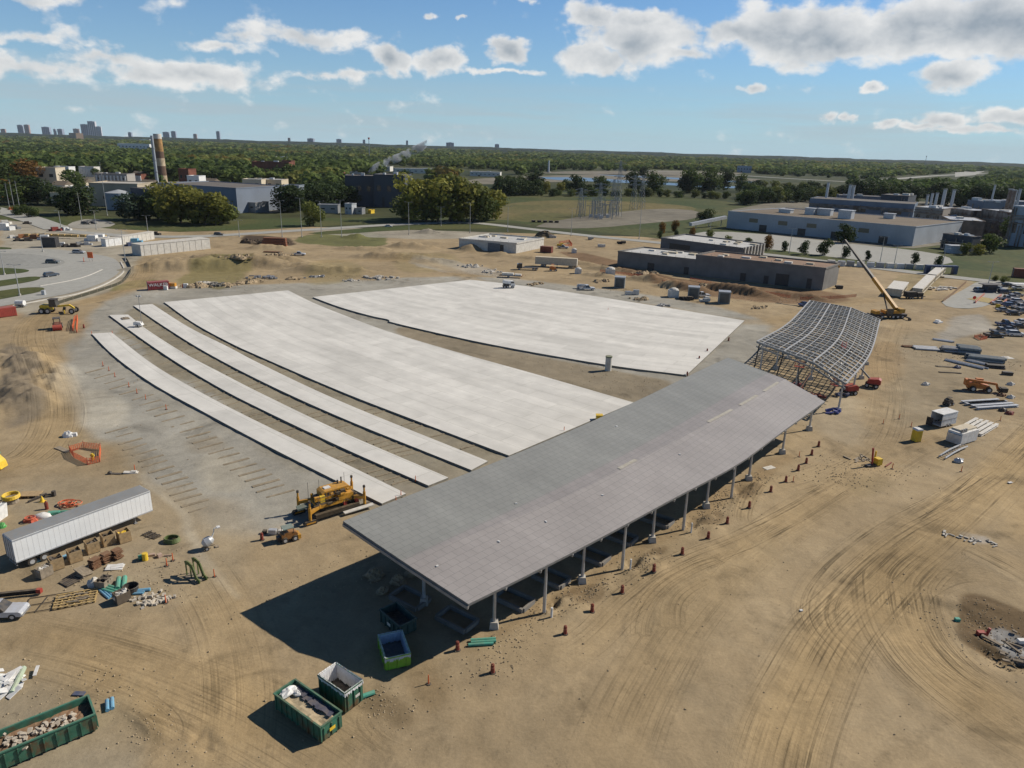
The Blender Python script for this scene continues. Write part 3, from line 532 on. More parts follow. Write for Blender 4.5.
def ruled(name,A,B,h,nb=6,n=60,z0=-.35):
    a=resample(crom([flat(x,y,h) for x,y in A],8),n); b=resample(crom([flat(x,y,h) for x,y in B],8),n)
    vs=[];uv=[];fs=[]; s=0
    for i in range(n):
        if i: s+=((a[i]-a[i-1]).length+(b[i]-b[i-1]).length)/2
        w=(b[i]-a[i]).length
        for j in range(nb+1): p=a[i].lerp(b[i],j/nb); vs.append(tuple(p)); uv.append((s,w*j/nb+.05))
    K=nb+1
    for i in range(n-1):
        for j in range(nb): fs.append((i*K+j,(i+1)*K+j,(i+1)*K+j+1,i*K+j+1))
    o=struct(MB().add(vs,fs).build(name,SLAB,uv=uv))
    if o.data.polygons[0].normal.z<0: o.data.flip_normals()
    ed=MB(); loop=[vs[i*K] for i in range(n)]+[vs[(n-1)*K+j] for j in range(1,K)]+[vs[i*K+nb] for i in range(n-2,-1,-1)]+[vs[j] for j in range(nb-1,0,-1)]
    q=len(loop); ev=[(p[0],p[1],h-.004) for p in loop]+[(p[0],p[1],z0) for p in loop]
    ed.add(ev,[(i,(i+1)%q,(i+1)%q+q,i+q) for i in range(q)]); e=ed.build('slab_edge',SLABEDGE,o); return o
S1o=[(91.5,333.5),(114.3,356),(152.4,383.5),(203,411.5),(260,442),(325,475),(382,503.5)]; S1i=[(111.7,332.4),(152.4,363.8),(203,393.5),(260,422.7),(340,461),(406,493.4)]
S2o=[(109,315),(142,339),(177.8,363),(221,388.5),(260,408.5),(340,446.5),(428.5,485.5)]; S2i=[(128,314.5),(147,329.5),(182.8,352.4),(221,372.7),(260,392.7),(340,431),(448.5,477.5)]
S3o=[(133.3,305.5),(162.5,325.3),(203,350.5),(260,380.5),(340,417),(471.5,470)]; S3i=[(152.4,304),(188,326.6),(228.5,347),(260,363.5),(340,401),(487.8,461)]
S4o=[(164,302),(193,322.5),(228.5,342),(260,356.5),(340,391),(420,422),(509,455.5)]; S4i=[(288,290.3),(313,302.5),(340,313.5),(384,330),(453,351),(539,375),(633.5,402.5)]
# outer kerb faces stand 0.45 m above the sub-base
for A,B,nb in ((S1o,S1i,1),(S2o,S2i,1),(S3o,S3i,1),(S4o,S4i,8)): ruled('concrete_slab',A,B,.34,nb,70)
ruled('concrete_slab',[(312.7,297),(340,307),(372,316),(389,319.5),(395,323),(487,343.5),(602.7,364),(686.5,375)],[(470.6,279.7),(505,283.5),(551,289.5),(600,297),(650,305),(700,313),(744.5,320.5)],.42,8,70)
# sleepers laid across the gaps and across the yard to the left, waiting for paving
mk=MB(); rr=random.Random(3)
def lanes(A,B,n,t0,t1,f0=.06,f1=.94,w=.35):
    a=resample(crom([flat(x,y,0) for x,y in A],8),n); b=resample(crom([flat(x,y,0) for x,y in B],8),n)
    for i in range(int(n*t0),int(n*t1)):
        p=a[i].lerp(b[i],f0); q=a[i].lerp(b[i],f1); mk.beam(p+Vector((0,0,.04)),q+Vector((0,0,.04)),w,.09)
def lanes2(A,B,n):
    a=crom([Vector((x,y,0)) for x,y in A],16); b=resample(crom([Vector((x,y,0)) for x,y in B],8),n)
    for r_ in b[1:-1]:
        c=[(abs((l.y-r_.y)/(min(-1e-3,l.x-r_.x))+.27),l) for l in a if l.x<r_.x-2]
        if not c: continue
        e,l=min(c,key=lambda q:q[0])
        if e>.06: continue
        p=flat(l.x,l.y).lerp(flat(r_.x,r_.y),.08); q=flat(l.x,l.y).lerp(flat(r_.x,r_.y),.97); mk.beam(p+Vector((0,0,.02)),q+Vector((0,0,.02)),.36,.09)
lanes2(S1i,S2o,42); lanes2(S2i,S3o,46); lanes2(S3i,S4o,48)
for i in range(24):
    t=i/23; 
    for k in range(2 if i>8 else 1):
        px=106+t*186+6*math.sin(PI*t)-k*(46+30*t)+rr.uniform(-3,3); py=368+t*122+k*(9+6*t)-9*math.sin(PI*t)*0; p=flat(px,py); q=flat(px-(19+9*t),py+(5.2+2.5*t)); z=lambda v:Vector((v.x,v.y,gz(v.x,v.y)+.02)); mk.beam(z(p),z(q),rr.uniform(.4,.6),.06)
for i in range(9):
    t=i/8; p=on(*flat(760+t*10,322+t*18)[:2]); 
o=mk.build('cross_strips',mat('compacted_brown_strip',(.215,.18,.125),.95,0,.35,1)); struct(o)
# ---------------------------------------------------------------- the long roofed shelter
def curve_px(pts,z,n): return resample(crom([flat(x,y,z) for x,y in pts],8),n)
def deck_mat():
    m,nt,b=nodes('roof_deck_boards'); N=nt.nodes.new; L=nt.links.new; tc=N('ShaderNodeTexCoord')
    br=N('ShaderNodeTexBrick'); br.inputs['Scale'].default_value=1; br.offset=.5; br.inputs['Brick Width'].default_value=1.22; br.inputs['Row Height'].default_value=.9; br.inputs['Mortar Size'].default_value=.03; br.inputs['Mortar Smooth'].default_value=.3
    br.inputs['Color1'].default_value=(.272,.258,.242,1); br.inputs['Color2'].default_value=(.258,.245,.23,1); br.inputs['Mortar'].default_value=(.185,.178,.17,1); L(tc.outputs['UV'],br.inputs['Vector'])
    n=N('ShaderNodeTexNoise'); n.inputs['Scale'].default_value=.12; n.inputs['Detail'].default_value=7; L(tc.outputs['Object'],n.inputs['Vector'])
    mp=N('ShaderNodeMapping'); mp.inputs['Scale'].default_value=(.9,.06,1); L(tc.outputs['UV'],mp.inputs[0]); n2=N('ShaderNodeTexNoise'); n2.inputs['Scale'].default_value=1; n2.inputs['Detail'].default_value=4; L(mp.outputs[0],n2.inputs['Vector'])
    def r(x,lo,hi):
        k=N('ShaderNodeMapRange'); k.inputs['From Min'].default_value=.3; k.inputs['From Max'].default_value=.7; k.inputs['To Min'].default_value=lo; k.inputs['To Max'].default_value=hi; L(x,k.inputs['Value']); return k.outputs[0]
    k=N('ShaderNodeMath'); k.operation='MULTIPLY'; L(r(n.outputs['Fac'],.9,1.09),k.inputs[0]); L(r(n2.outputs['Fac'],.93,1.06),k.inputs[1])
    v=N('ShaderNodeVectorMath'); v.operation='SCALE'; L(br.outputs['Color'],v.inputs[0]); L(k.outputs[0],v.inputs['Scale'])
    sx=N('ShaderNodeSeparateXYZ'); L(tc.outputs['UV'],sx.inputs[0])   # sun-angle tone painted in: greener, darker back slope, lavender front
    g=N('ShaderNodeMapRange'); g.inputs['From Min'].default_value=9.6; g.inputs['From Max'].default_value=10.2; L(sx.outputs[1],g.inputs['Value'])
    mx=N('ShaderNodeMix'); mx.data_type='RGBA'; mx.blend_type='MULTIPLY'; mx.inputs['Factor'].default_value=1; L(v.outputs[0],mx.inputs['A'])
    c=N('ShaderNodeMix'); c.data_type='RGBA'; c.inputs['A'].default_value=(.90,.94,.91,1); c.inputs['B'].default_value=(1.03,.99,.99,1); L(g.outputs[0],c.inputs['Factor']); L(c.outputs['Result'],mx.inputs['B'])
    L(mx.outputs['Result'],b.inputs['Base Color']); b.inputs['Roughness'].default_value=.55; b.inputs['Specular IOR Level'].default_value=.3
    bp=N('ShaderNodeBump'); bp.inputs['Strength'].default_value=.3; bp.inputs['Distance'].default_value=.05; L(br.outputs['Fac'],bp.inputs['Height']); bp.invert=True; L(bp.outputs[0],b.inputs['Normal']); return m
NB=90
cB=curve_px([(343,521),(420,490.5),(467,474),(511,455.6),(554,438),(640,399.5),(687,376.5),(728,357.5)],9.1,NB)
cM=curve_px([(401,560),(420,554),(551,504),(620,470),(680.6,437.5),(721,417),(762,394),(785,379)],8.45,NB)
cF=curve_px([(468.4,604),(545,566.6),(620,527.5),(685.6,491.6),(740,464),(774,437.5),(825,401.5)],6.7,NB)
def smooth_edge(c,k=6):   # even out the traced edge
    for _ in range(k): c=[c[0]]+[(c[i-1]+c[i]*2+c[i+1])/4 for i in range(1,len(c)-1)]+[c[-1]]
    return c
cB,cM,cF=[smooth_edge(c,60) for c in (cB,cM,cF)]
canopy=thing('shelter_canopy','long grey roofed shelter canopy folded along its length, on a row of slender steel columns','shelter canopy',cF[0].copy().freeze() if False else (cF[0].x,cF[0].y,0))
O=Vector((cF[0].x,cF[0].y,0))
vs=[];uv=[];s=0; ts=(0,.33,.66,1)
for i in range(NB):
    if i: s+=(cM[i]-cM[i-1]).length
    a,b,c=cB[i],cM[i],cF[i]; rows=[a.lerp(b,t) for t in ts]+[b.lerp(c,t) for t in (.12,.45,.75,1)]
    rows[4].z-=.02; w=0
    for j,p in enumerate(rows):
        if j: w+=(p-rows[j-1]).length
        vs.append(tuple(p-O)); uv.append((s,w))
K=8; fs=[]
for i in range(NB-1):
    for j in range(K-1): fs.append((i*K+j,i*K+j+1,(i+1)*K+j+1,(i+1)*K+j))
deck=MB().add(vs,fs).build('roof_deck',deck_mat(),canopy,uv=uv)
if deck.data.polygons[0].normal.z<0: deck.data.flip_normals()
under=MB().add([(x,y,z-.28) for x,y,z in vs],fs)
loop=[i*K for i in range(NB)]+[(NB-1)*K+j for j in range(1,K)]+[i*K+K-1 for i in range(NB-2,-1,-1)]+[j for j in range(K-2,0,-1)]
ev=[(vs[i][0],vs[i][1],vs[i][2]-.003) for i in loop]+[(vs[i][0],vs[i][1],vs[i][2]-.28) for i in loop]; q=len(loop)
under.add(ev,[(i,(i+1)%q,(i+1)%q+q,i+q) for i in range(q)]); under.build('fascia',mat('grey_fascia',(.16,.17,.18),.5,.2),canopy)
for k in range(0,NB,5):
    mb=MB(); a,b,c=[p-O for p in (cB[k],cM[k],cF[k])]
    for u,w in ((a,b),(b,c)): mb.beam(u-Vector((0,0,.46)),w-Vector((0,0,.46)),.22,.34)
    mb.build('rafter',GREY,canopy)
for t in (.15,.5,.8):
    mb=MB(); P=[(cB[i].lerp(cF[i],t)-O) for i in range(0,NB,4)]
    for i,p in enumerate(P): 
        k=i*4; a,b,c=cB[k],cM[k],cF[k]; xt=a.lerp(c,t); d1=(xt-a).length; d2=(b-a).length
        z=(a.z+(b.z-a.z)*d1/d2) if d1<d2 else b.z+(c.z-b.z)*(d1-d2)/((c-b).length); p.z=z-.78
    for a,b in zip(P[:-1],P[1:]): mb.beam(a,b,.25,.3)
    mb.build('girder',GREY,canopy)
for i0,i1 in ((58,66),(69,76),(79,86),(34,38)):
    fl=MB()
    for i in range(i0,i1): a_,b_=cM[i]-O,cM[i+1]-O; fl.beam(a_+Vector((-.2,.2,.05)),b_+Vector((-.2,.2,.05)),.55,.04)
    fl.build('ridge_flashing',mat('pale_flashing',(.42,.40,.34),.6),canopy)
def roof_z(P):
    k=min(range(NB),key=lambda i:min((cM[i]-P).xy.length,(cF[i]-P).xy.length)); c,b=cF[k],cM[k]; d=(P-c).xy.length/(b-c).xy.length
    return c.z+(b.z-c.z)*min(1,d)
def column(P,top,parent,off,ped=True,r=.19):
    b=P-off; z0=gz(P.x,P.y); c=MB().cyl((b.x,b.y,z0-.1),(b.x,b.y,top),r*1.05,r*.8,12); c.bx((b.x,b.y,top-.05),(.7,.7,.1)); o=c.build('column',STEEL,parent)
    if ped:
        m_=MB(); a,w=.52,.38; m_.add([(b.x+i*a,b.y+j*a,z0-.2) for i,j in((-1,-1),(1,-1),(1,1),(-1,1))]+[(b.x+i*w,b.y+j*w,z0+.8) for i,j in((-1,-1),(1,-1),(1,1),(-1,1))],[(0,1,5,4),(1,2,6,5),(2,3,7,6),(3,0,4,7),(4,5,6,7)]); m_.build('pedestal',CONC,o)
    return o
cols=[(494,627,1),(544,613,0),(582,582,1),(622,569,0),(652,541.5,1),(683,530,0),(706,507.5,1),(731,498,0),(748.5,480,1),(782,453.5,1),(809,430,1)]
basepts=[]
for x,y,pd in cols:
    P=flat(x,y); P=on(P.x,P.y); basepts.append(P); column(P,roof_z(P)-.5,canopy,O,pd)
for k in range(4,NB,9):   # rear row, seen in the shade under the roof
    a,c=cB[k],cF[k]; P=a.lerp(c,.42); P.z=0; column(P,8.0,canopy,O,True)
mb=MB(); rr=random.Random(8)
for k,(x,y) in enumerate([(445,575),(493,538),(520,515),(548,530),(595,487),(621,435),(682,461)]):
    i=min(range(NB),key=lambda i:abs(proj(cM[i])[0]-x)); 
    best=min(((Vector(proj(p))-Vector((x,y))).length,tuple(p)) for i in range(NB) for p in (cB[i].lerp(cM[i],.3),cB[i].lerp(cM[i],.8),cM[i].lerp(cF[i],.3),cM[i].lerp(cF[i],.7)))[1]
    p=Vector(best)-O; mb.bx(p+Vector((0,0,.06)),(.26,.16,.1),rr.random()*3)
mb.build('roof_vents',WHITE,canopy)['kind']='stuff'
# footing frames in the shade under the roof
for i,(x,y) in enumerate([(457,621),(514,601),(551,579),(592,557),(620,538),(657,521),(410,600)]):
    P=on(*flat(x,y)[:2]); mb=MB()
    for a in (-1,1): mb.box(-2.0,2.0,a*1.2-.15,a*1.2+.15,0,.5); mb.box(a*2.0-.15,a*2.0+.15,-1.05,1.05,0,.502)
    one('footing_frame','hollow concrete footing frame in the deep shade under the long grey roof','concrete footing',mb,mat('shade_darkened_concrete',(.17,.165,.155),.9),P,R(-35),'footing frames under the roof')  # concrete colour lowered to paint the roof's shade into the frames
mb=MB(); rr=random.Random(2)
for k in range(10): mb.blob((rr.uniform(-4,4),rr.uniform(-2,2),-.1),rr.uniform(.5,1.3),rr.uniform(.5,1.1),rr.uniform(.4,.9),k)
one('spoil_heap','lumpy pale spoil heap half under the near left corner of the grey roof','dirt heap',mb,SANDY,on(*flat(400,572)[:2]),.8)

# ---------------------------------------------------------------- the bare steel frame of the next shelter
M_=31
sB=curve_px([(757,342),(788,324),(810,301)],9.1,M_); sM=curve_px([(813,362.5),(839,338),(851,308)],8.45,M_); sF=curve_px([(846,384),(870,354),(880,320)],6.7,M_)
O2=Vector((sF[0].x,sF[0].y,0)); frame=thing('steel_canopy_frame','bare curved steel roof frame of purlins and girders without deck, beside the mobile crane','steel frame',O2)
def sec(i,u):   # point across the frame, u 0 rear .. 1 front
    a,b,c=sB[i],sM[i],sF[i]; 
    p=(a.lerp(b,u/.6) if u<.6 else b.lerp(c,(u-.6)/.4)).copy(); return p-O2
for i in range(M_):
    mb=MB(); us=[k/8 for k in range(9)]; big=i%5==0
    for a,b in zip(us[:-1],us[1:]): mb.beam(sec(i,a),sec(i,b),.34 if big else .30,.4 if big else .3)
    if i%2==0:
        mb.beam(sec(i,0)-Vector((0,0,.9)),sec(i,.6)-Vector((0,0,.9)),.14).beam(sec(i,.6)-Vector((0,0,.9)),sec(i,1)-Vector((0,0,.9)),.14)
    if big:
        for k in range(8): mb.beam(sec(i,us[k])-Vector((0,0,1.1 if k%2 else 0)),sec(i,us[k+1])-Vector((0,0,0 if k%2 else 1.1)),.1); mb.beam(sec(i,us[k])-Vector((0,0,1.1)),sec(i,us[k+1])-Vector((0,0,1.1)),.16)
    mb.build('rafter',mat('dull_galvanised',(.36,.38,.39),.5,.3) if i%2 else mat('mid_steel',(.24,.26,.27),.5,.3),frame)
for n,u in enumerate([0,.06,.12,.18,.24,.3,.36,.42,.48,.54,.6,.66,.72,.78,.84,.9,.95,1]):
    big=u in (0,.3,.6,1); mb=MB(); dz=Vector((0,0,.14 if big else .2))
    for i in range(M_-1): mb.beam(sec(i,u)+dz,sec(i+1,u)+dz,.28 if big else .12,.22 if big else .12)
    mb.build('girder' if big else 'purlin',mat('white_primed_steel',(.42,.43,.44),.5,.1) if big else MC['white_primed_steel'] if n%3==1 else mat('mid_steel',(.30,.32,.33),.5,.3),frame)
for k in (1,7,13,19,25,30):
    for u in (.95,.45,.05):
        p=sec(k,u)+O2; z=p.z; column(Vector((p.x,p.y,0)),z-.3,frame,O2,True,.2)
a=sec(0,.06); mb=MB()
for u,dx,dy in ((.03,-2.5,-5),(.3,-3,-4)): p=sec(0,u); mb.beam(p-Vector((0,0,.4)),(p.x+dx,p.y+dy,.1),.22)
mb.build('prop',DARK,frame)
# ---------------------------------------------------------------- object library
def dumpster(corners,h,label,shell,liner=None,load=None,cat='dumpster',rim=None,sticker=None,group=None,L=None,seed=1,longribs=9,door=True):
    c,th,l,w=rect_fit(corners,h); l=L or l; t=thing('dumpster',label,cat,c,th,group)
    s=MB(); k=.09
    s.box(-l/2,l/2,-w/2,-w/2+k,.18,h); s.box(-l/2,l/2,w/2-k,w/2,.18,h); s.box(-l/2,-l/2+k,-w/2+k,w/2-k,.18,h); s.box(l/2-k,l/2,-w/2+k,w/2-k,.18,h); s.box(-l/2+k,l/2-k,-w/2+k,w/2-k,.16,.3)
    s.build('shell',shell,t)
    r=MB()
    for i in range(longribs):
        x=-l/2+.25+(l-.5)*i/(longribs-1)
        for sy in (-1,1): r.bx((x,sy*(w/2+.05),h*.5),(.1,.1,h*.78))
    for i in range(3):
        for sx in (-1,1): r.bx((sx*(l/2+.05),(i-1)*w*.36,h*.5),(.1,.1,h*.75))
    r.build('side_ribs',shell,t)['kind']='stuff'
    r=MB(); 
    for sy in (-1,1): r.bx((0,sy*w/2,h+.04),(l+.1,.16,.12)); 
    for sx in (-1,1): r.bx((sx*l/2,0,h+.042),(.16,w-.14,.12))
    r.build('top_rail',rim or shell,t)
    for sx in (-1,1): MB().cyl((sx*l*.4,-w/2+.1,.15),(sx*l*.4,w/2-.1,.15),.15,n=10).build('roller',DARK,t)
    rr=random.Random(seed)
    if load:
        m_,lev,kind=load; n=max(6,int(l*3.5)); q=max(4,int(w*3.5)); vs=[];fs=[]
        for i in range(n+1):
            for j in range(q+1):
                e=min(i,n-i,2)/2; vs.append((-l/2+k+(l-2*k)*i/n,-w/2+k+(w-2*k)*j/q,h*lev+rr.uniform(-.06,.06)+.10*math.sin(i*.5+seed)*math.sin(j*.9)))
        for i in range(n):
            for j in range(q): a=i*(q+1)+j; fs.append((a,a+q+1,a+q+2,a+1))
        MB().add(vs,fs).build('load',m_,t)
        if kind=='rubble':
            rb=MB()
            for i in range(70): x=rr.uniform(-l*.32,l*.34)*1; rb.bx((x,rr.gauss(0,w*.17),h*lev+.1+rr.random()*.2),(rr.uniform(.15,.5),rr.uniform(.1,.35),rr.uniform(.08,.25)),rr.random()*3,rr.uniform(-.4,.4))
            rb.build('rubble',mat('pale_rubble',(.48,.42,.34),.9,0,.35,2),t)['kind']='stuff'
    if liner:
        lm=MB(); n=26; P=[]
        per=[(-l/2,-w/2),(l/2,-w/2),(l/2,w/2),(-l/2,w/2)]
        for e in range(4):
            a,b=per[e],per[(e+1)%4]
            for i in range(n): P.append((a[0]+(b[0]-a[0])*i/n,a[1]+(b[1]-a[1])*i/n))
        v=[];f=[]; m=len(P); cx=lambda p,f_:(p[0]*f_,p[1]*f_)
        for p in P: o_=1.03+rr.uniform(0,.03); v.append((p[0]*o_,p[1]*o_,h-.18-rr.uniform(0,.25)))
        for p in P: v.append((p[0]*1.02,p[1]*1.03,h+.13+rr.uniform(-.01,.05)))
        for p in P: i_=.93; v.append((p[0]*i_,p[1]*(i_-.02),h+.06))
        for p in P: i_=.84+rr.uniform(-.03,.03); v.append((p[0]*i_,p[1]*(i_-.04),h*.42+rr.uniform(-.1,.1)))
        for lvl in range(3):
            for i in range(m): f.append((lvl*m+i,lvl*m+(i+1)%m,(lvl+1)*m+(i+1)%m,(lvl+1)*m+i))
        lm.add(v,f).build('plastic_liner',liner,t)
    if door:
        d=MB(); 
        for yy in (-.44,.44): d.bx((-l/2-.09,yy*w,h*.5),(.06,.1,h*.7))
        d.bx((-l/2-.09,0,h*.55),(.06,w*.7,.08)); d.build('door_bars',rim or shell,t)
    if sticker:
        x,y,ax,m_,sz=sticker; b=MB()
        if ax=='y': b.bx((x*l/2,y*(w/2+.12),h*.55),(sz,.02,sz*.55))
        else: b.bx((x*(l/2+.12),y*w/2,h*.55),(.02,sz,sz*.55))
        b.build('sign_plate',m_,t)
    return t
def wheel(parent,x,y,z,r,w=.24,name='wheel'):
    o=MB().cyl((x,y-w/2,z),(x,y+w/2,z),r,n=16).build('wheel',DARK,parent); MB().cyl((x,y-w/2-.012,z),(x,y+w/2+.012,z),r*.55,n=12).build('rim',LGREY,o); return o
def car(P,rz,label,colour,kind='sedan',group='parked cars and pickup trucks',cat=None):
    z=P.z; t=thing({'pickup':'pickup_truck','sedan':'parked_car','suv':'parked_car'}[kind],label,cat or {'pickup':'pickup truck','sedan':'car','suv':'car'}[kind],P,rz,group)
    body=mat('car_paint_'+'_'.join('%02d'%int(c*99) for c in colour),colour,.3,.1,.05,1,0,.5)
    if kind=='pickup':
        l=5.6;w=1.95; prof=[(-2.8,.45),(-2.8,1.02),(-.75,1.05),(-.75,.98),(.75,.98),(1.0,1.1),(2.55,1.02),(2.8,.85),(2.8,.42)]; cab=[(-.8,1.0),(-.7,1.82),(.35,1.84),(1.1,1.08)]; wx=(1.8,-1.75); r=.4
    elif kind=='suv':
        l=4.8;w=1.88; prof=[(-2.4,.42),(-2.4,1.05),(-2.2,1.12),(1.1,1.1),(2.2,1.0),(2.4,.8),(2.4,.4)]; cab=[(-2.3,1.08),(-2.05,1.68),(.35,1.72),(1.2,1.08)]; wx=(1.5,-1.45); r=.37
    else:
        l=4.6;w=1.8; prof=[(-2.3,.38),(-2.3,.88),(-1.5,.98),(1.0,.94),(2.1,.8),(2.3,.62),(2.3,.35)]; cab=[(-1.75,.94),(-1.1,1.42),(.3,1.45),(1.1,.92)]; wx=(1.42,-1.4); r=.33
    b=MB().prism(prof,-w/2,w/2)
    def tap(pr,y0,y1,k):   # cab narrower at the roof
        n=len(pr); zt=max(p[1] for p in pr); zb=min(p[1] for p in pr); vs=[]
        for sy in (-1,1):
            for x_,z_ in pr: kk=(z_-zb)/(zt-zb); vs.append((x_,sy*(y1-k*kk),z_))
        return vs,[tuple(range(n)),tuple(range(2*n-1,n-1,-1))]+[(i,i+n,(i+1)%n+n,(i+1)%n) for i in range(n)]
    b.build('body',body,t)
    v,f=tap(cab,0,w/2-.04,.2); MB().add(v,f).build('windows',GLASS,t)
    rx0,rx1=cab[1][0]+.05,cab[2][0]-.02; zt=cab[1][1]; rf=MB().box(rx0,rx1,-w/2+.26,w/2-.26,zt-.02,zt+.06); 
    if kind=='pickup':
        for sx in (-1,1): rf.beam((rx0,sx*(w/2-.24),zt),(cab[0][0]-.02,sx*(w/2-.06),1.03),.09)
    rf.build('cab_roof',body,t)
    if kind=='pickup': MB().box(-2.68,-.9,-.78,.78,1.03,1.062).build('bed_floor',mat('truck_bed_liner',(.05,.05,.055),.7),t)
    for x in wx:
        for sy in (-1,1): wheel(t,x,sy*(w/2-.1),r,r)
    for sy in (-1,1): MB().bx((prof[-1][0],sy*w*.36,.72),(.06,.36,.16)).build('headlight',WHITE,t); MB().bx((-l/2,sy*w*.4,.8),(.06,.2,.2)).build('tail_light',RED,t)
    MB().bx((prof[-1][0]+.03,0,.5),(.14,w*.96,.2)).build('bumper',GREY,t)
    return t
def container(P,rz,L,W,H,m,label,name='shipping_container',cat='container',text=None,group=None,z0=.15):
    t=thing(name,label,cat,P,rz,group); MB().box(-L/2,L/2,-W/2,W/2,z0,H).build('body',m,t)
    r=MB(); n=int(L/.45)
    for i in range(n):
        x=-L/2+.3+(L-.6)*i/max(1,n-1)
        for sy in (-1,1): r.bx((x,sy*(W/2+.03),H/2+.05),(.2,.06,H-.5))
    r.build('corrugation',m,t)['kind']='stuff'
    c=MB()
    for sx in (-1,1):
        for sy in (-1,1): c.bx((sx*(L/2-.06),sy*(W/2-.06),H/2+.03),(.2,.2,H+.02))
    c.build('corner_posts',m,t)
    d=MB()
    for yy in (-.3,-.1,.1,.3): d.cyl((-L/2-.05,yy*W,.3),(-L/2-.05,yy*W,H-.2),.03,n=5)
    d.build('door_bars',LGREY,t)
    return t
def label_text(parent,txt,loc,rot,size,m):
    cu=bpy.data.curves.new('lettering','FONT'); cu.body=txt; cu.size=size; cu.extrude=.01; cu.align_x='CENTER'; cu.align_y='CENTER'; cu.materials.append(m)
    q=bpy.data.objects.new('lettering_curve',cu); COL.objects.link(q); bpy.context.view_layer.update(); me=bpy.data.meshes.new_from_object(q.evaluated_get(bpy.context.evaluated_depsgraph_get())); bpy.data.objects.remove(q); o=bpy.data.objects.new('lettering',me); COL.objects.link(o); o.parent=parent; o.location=loc; o.rotation_euler=rot; return o
# markers
_drum=thing('traffic_drum','dark red drum marker standing in the line along the front of the shelter','drum marker',(0,0,0),0,'dark red drums along the shelter')
MB().cyl((0,0,.06),(0,0,1.0),.22,.18,12).cyl((0,0,1.0),(0,0,1.08),.08,.08,8).build('body',DRED,_drum); MB().cyl((0,0,0),(0,0,.08),.34,.32,12).build('base',DARK,_drum); MB().cyl((0,0,.62),(0,0,.74),.207,.203,12).build('band',mat('faded_band',(.35,.10,.07),.6),_drum)
_del=thing('delineator_post','slim orange delineator post','delineator',(0,0,0),0,'orange delineator posts')
MB().cyl((0,0,.05),(0,0,1.05),.07,.05,8).build('post',ORANGE,_del); MB().cyl((0,0,0),(0,0,.07),.28,.24,8).build('base',DARK,_del)
_used={}
def put(proto,P,rz=0,label=None,group=None,scale=None):
    if proto.name not in _used:
        _used[proto.name]=1; proto.location=P; proto.rotation_euler=(0,0,rz); o=proto
        if label: o['label']=label
        if scale is not None: o.scale=(scale,)*3 if not hasattr(scale,'__len__') else scale
    else: o=copy_tree(proto,P,rz,label,scale)
    if group: o['group']=group
    return o
def gpx(x,y): return on(*flat(x,y)[:2])
def building(name,label,front,depth,h,wall,roof,parapet=.6,cat='building',group=None,side=None,windows=None,doors=None,winmat=GLASS):
    """front: pixel base points of the wall facing the camera, left to right; depth in metres behind it"""
    a=flat(*front[0]); b=flat(*front[-1]); d=(b-a); l=d.length; th=math.atan2(d.y,d.x); t=thing(name,label,cat,a,th,group)
    sk=side or 0.0
    q=[(0,0),(l,0),(l+sk,depth),(sk,depth)]
    MB().plan(q,-.3,h).build('walls',wall,t)
    ins=.5; qr=[(ins,ins),(l-ins,ins),(l+sk-ins,depth-ins),(sk+ins,depth-ins)]
    MB().plan(qr,h+.005,h+.06).build('roof',roof,t)
    if parapet:
        p=MB()
        for i in range(4):
            u,w=q[i],q[(i+1)%4]; p.beam((u[0],u[1],h+parapet/2),(w[0],w[1],h+parapet/2),.4,parapet)
        p.build('parapet',wall,t)
    for (x,z,ww,hh) in windows or []: MB().bx((x,-.02,z),(ww,.12,hh)).build('window',winmat,t)
    for (x,ww,hh) in doors or []: MB().bx((x,-.02,hh/2),(ww,.12,hh)).build('door',BLACK,t)
    return t
def on_bldg(t,fn):  # run in the local frame of a building
    return fn(t)
# trees
def leafmat(name,rgb,rgb2,rnd=.25):
    m,nt,b=nodes(name); N=nt.nodes.new; L=nt.links.new; tc=N('ShaderNodeTexCoord'); n=N('ShaderNodeTexNoise'); n.inputs['Scale'].default_value=.45; n.inputs['Detail'].default_value=5; L(tc.outputs['Object'],n.inputs['Vector'])
    r=N('ShaderNodeMapRange'); r.inputs['From Min'].default_value=.35; r.inputs['From Max'].default_value=.65; L(n.outputs['Fac'],r.inputs['Value'])
    mx=N('ShaderNodeMix'); mx.data_type='RGBA'; mx.inputs['A'].default_value=(*rgb,1); mx.inputs['B'].default_value=(*rgb2,1); L(r.outputs[0],mx.inputs['Factor'])
    oi=N('ShaderNodeObjectInfo'); m2=N('ShaderNodeMapRange'); m2.inputs['To Min'].default_value=1-rnd; m2.inputs['To Max'].default_value=1+rnd; L(oi.outputs['Random'],m2.inputs['Value'])
    v=N('ShaderNodeVectorMath'); v.operation='SCALE'; L(mx.outputs['Result'],v.inputs[0]); L(m2.outputs[0],v.inputs['Scale']); L(v.outputs[0],b.inputs['Base Color']); b.inputs['Roughness'].default_value=.7; b.inputs['Specular IOR Level'].default_value=.15
    tr=N('ShaderNodeBsdfTranslucent'); L(v.outputs[0],tr.inputs['Color']); ms=N('ShaderNodeMixShader'); ms.inputs[0].default_value=.35; L(b.outputs[0],ms.inputs[1]); L(tr.outputs[0],ms.inputs[2]); L(ms.outputs[0],nt.nodes['Material Output'].inputs['Surface'])
    return m
LF={'dark':leafmat('dark_green_leaves',(.026,.044,.014),(.055,.078,.022)),'green':leafmat('green_leaves',(.05,.078,.02),(.10,.125,.03)),'olive':leafmat('olive_leaves',(.09,.11,.026),(.16,.165,.038)),
    'yellow':leafmat('yellow_green_leaves',(.15,.155,.03),(.26,.235,.045)),'orange':leafmat('orange_brown_leaves',(.14,.07,.018),(.24,.13,.03)),'blue':leafmat('blue_green_leaves',(.04,.07,.045),(.07,.10,.06))}
BARK=mat('bark',(.09,.07,.05),.9)
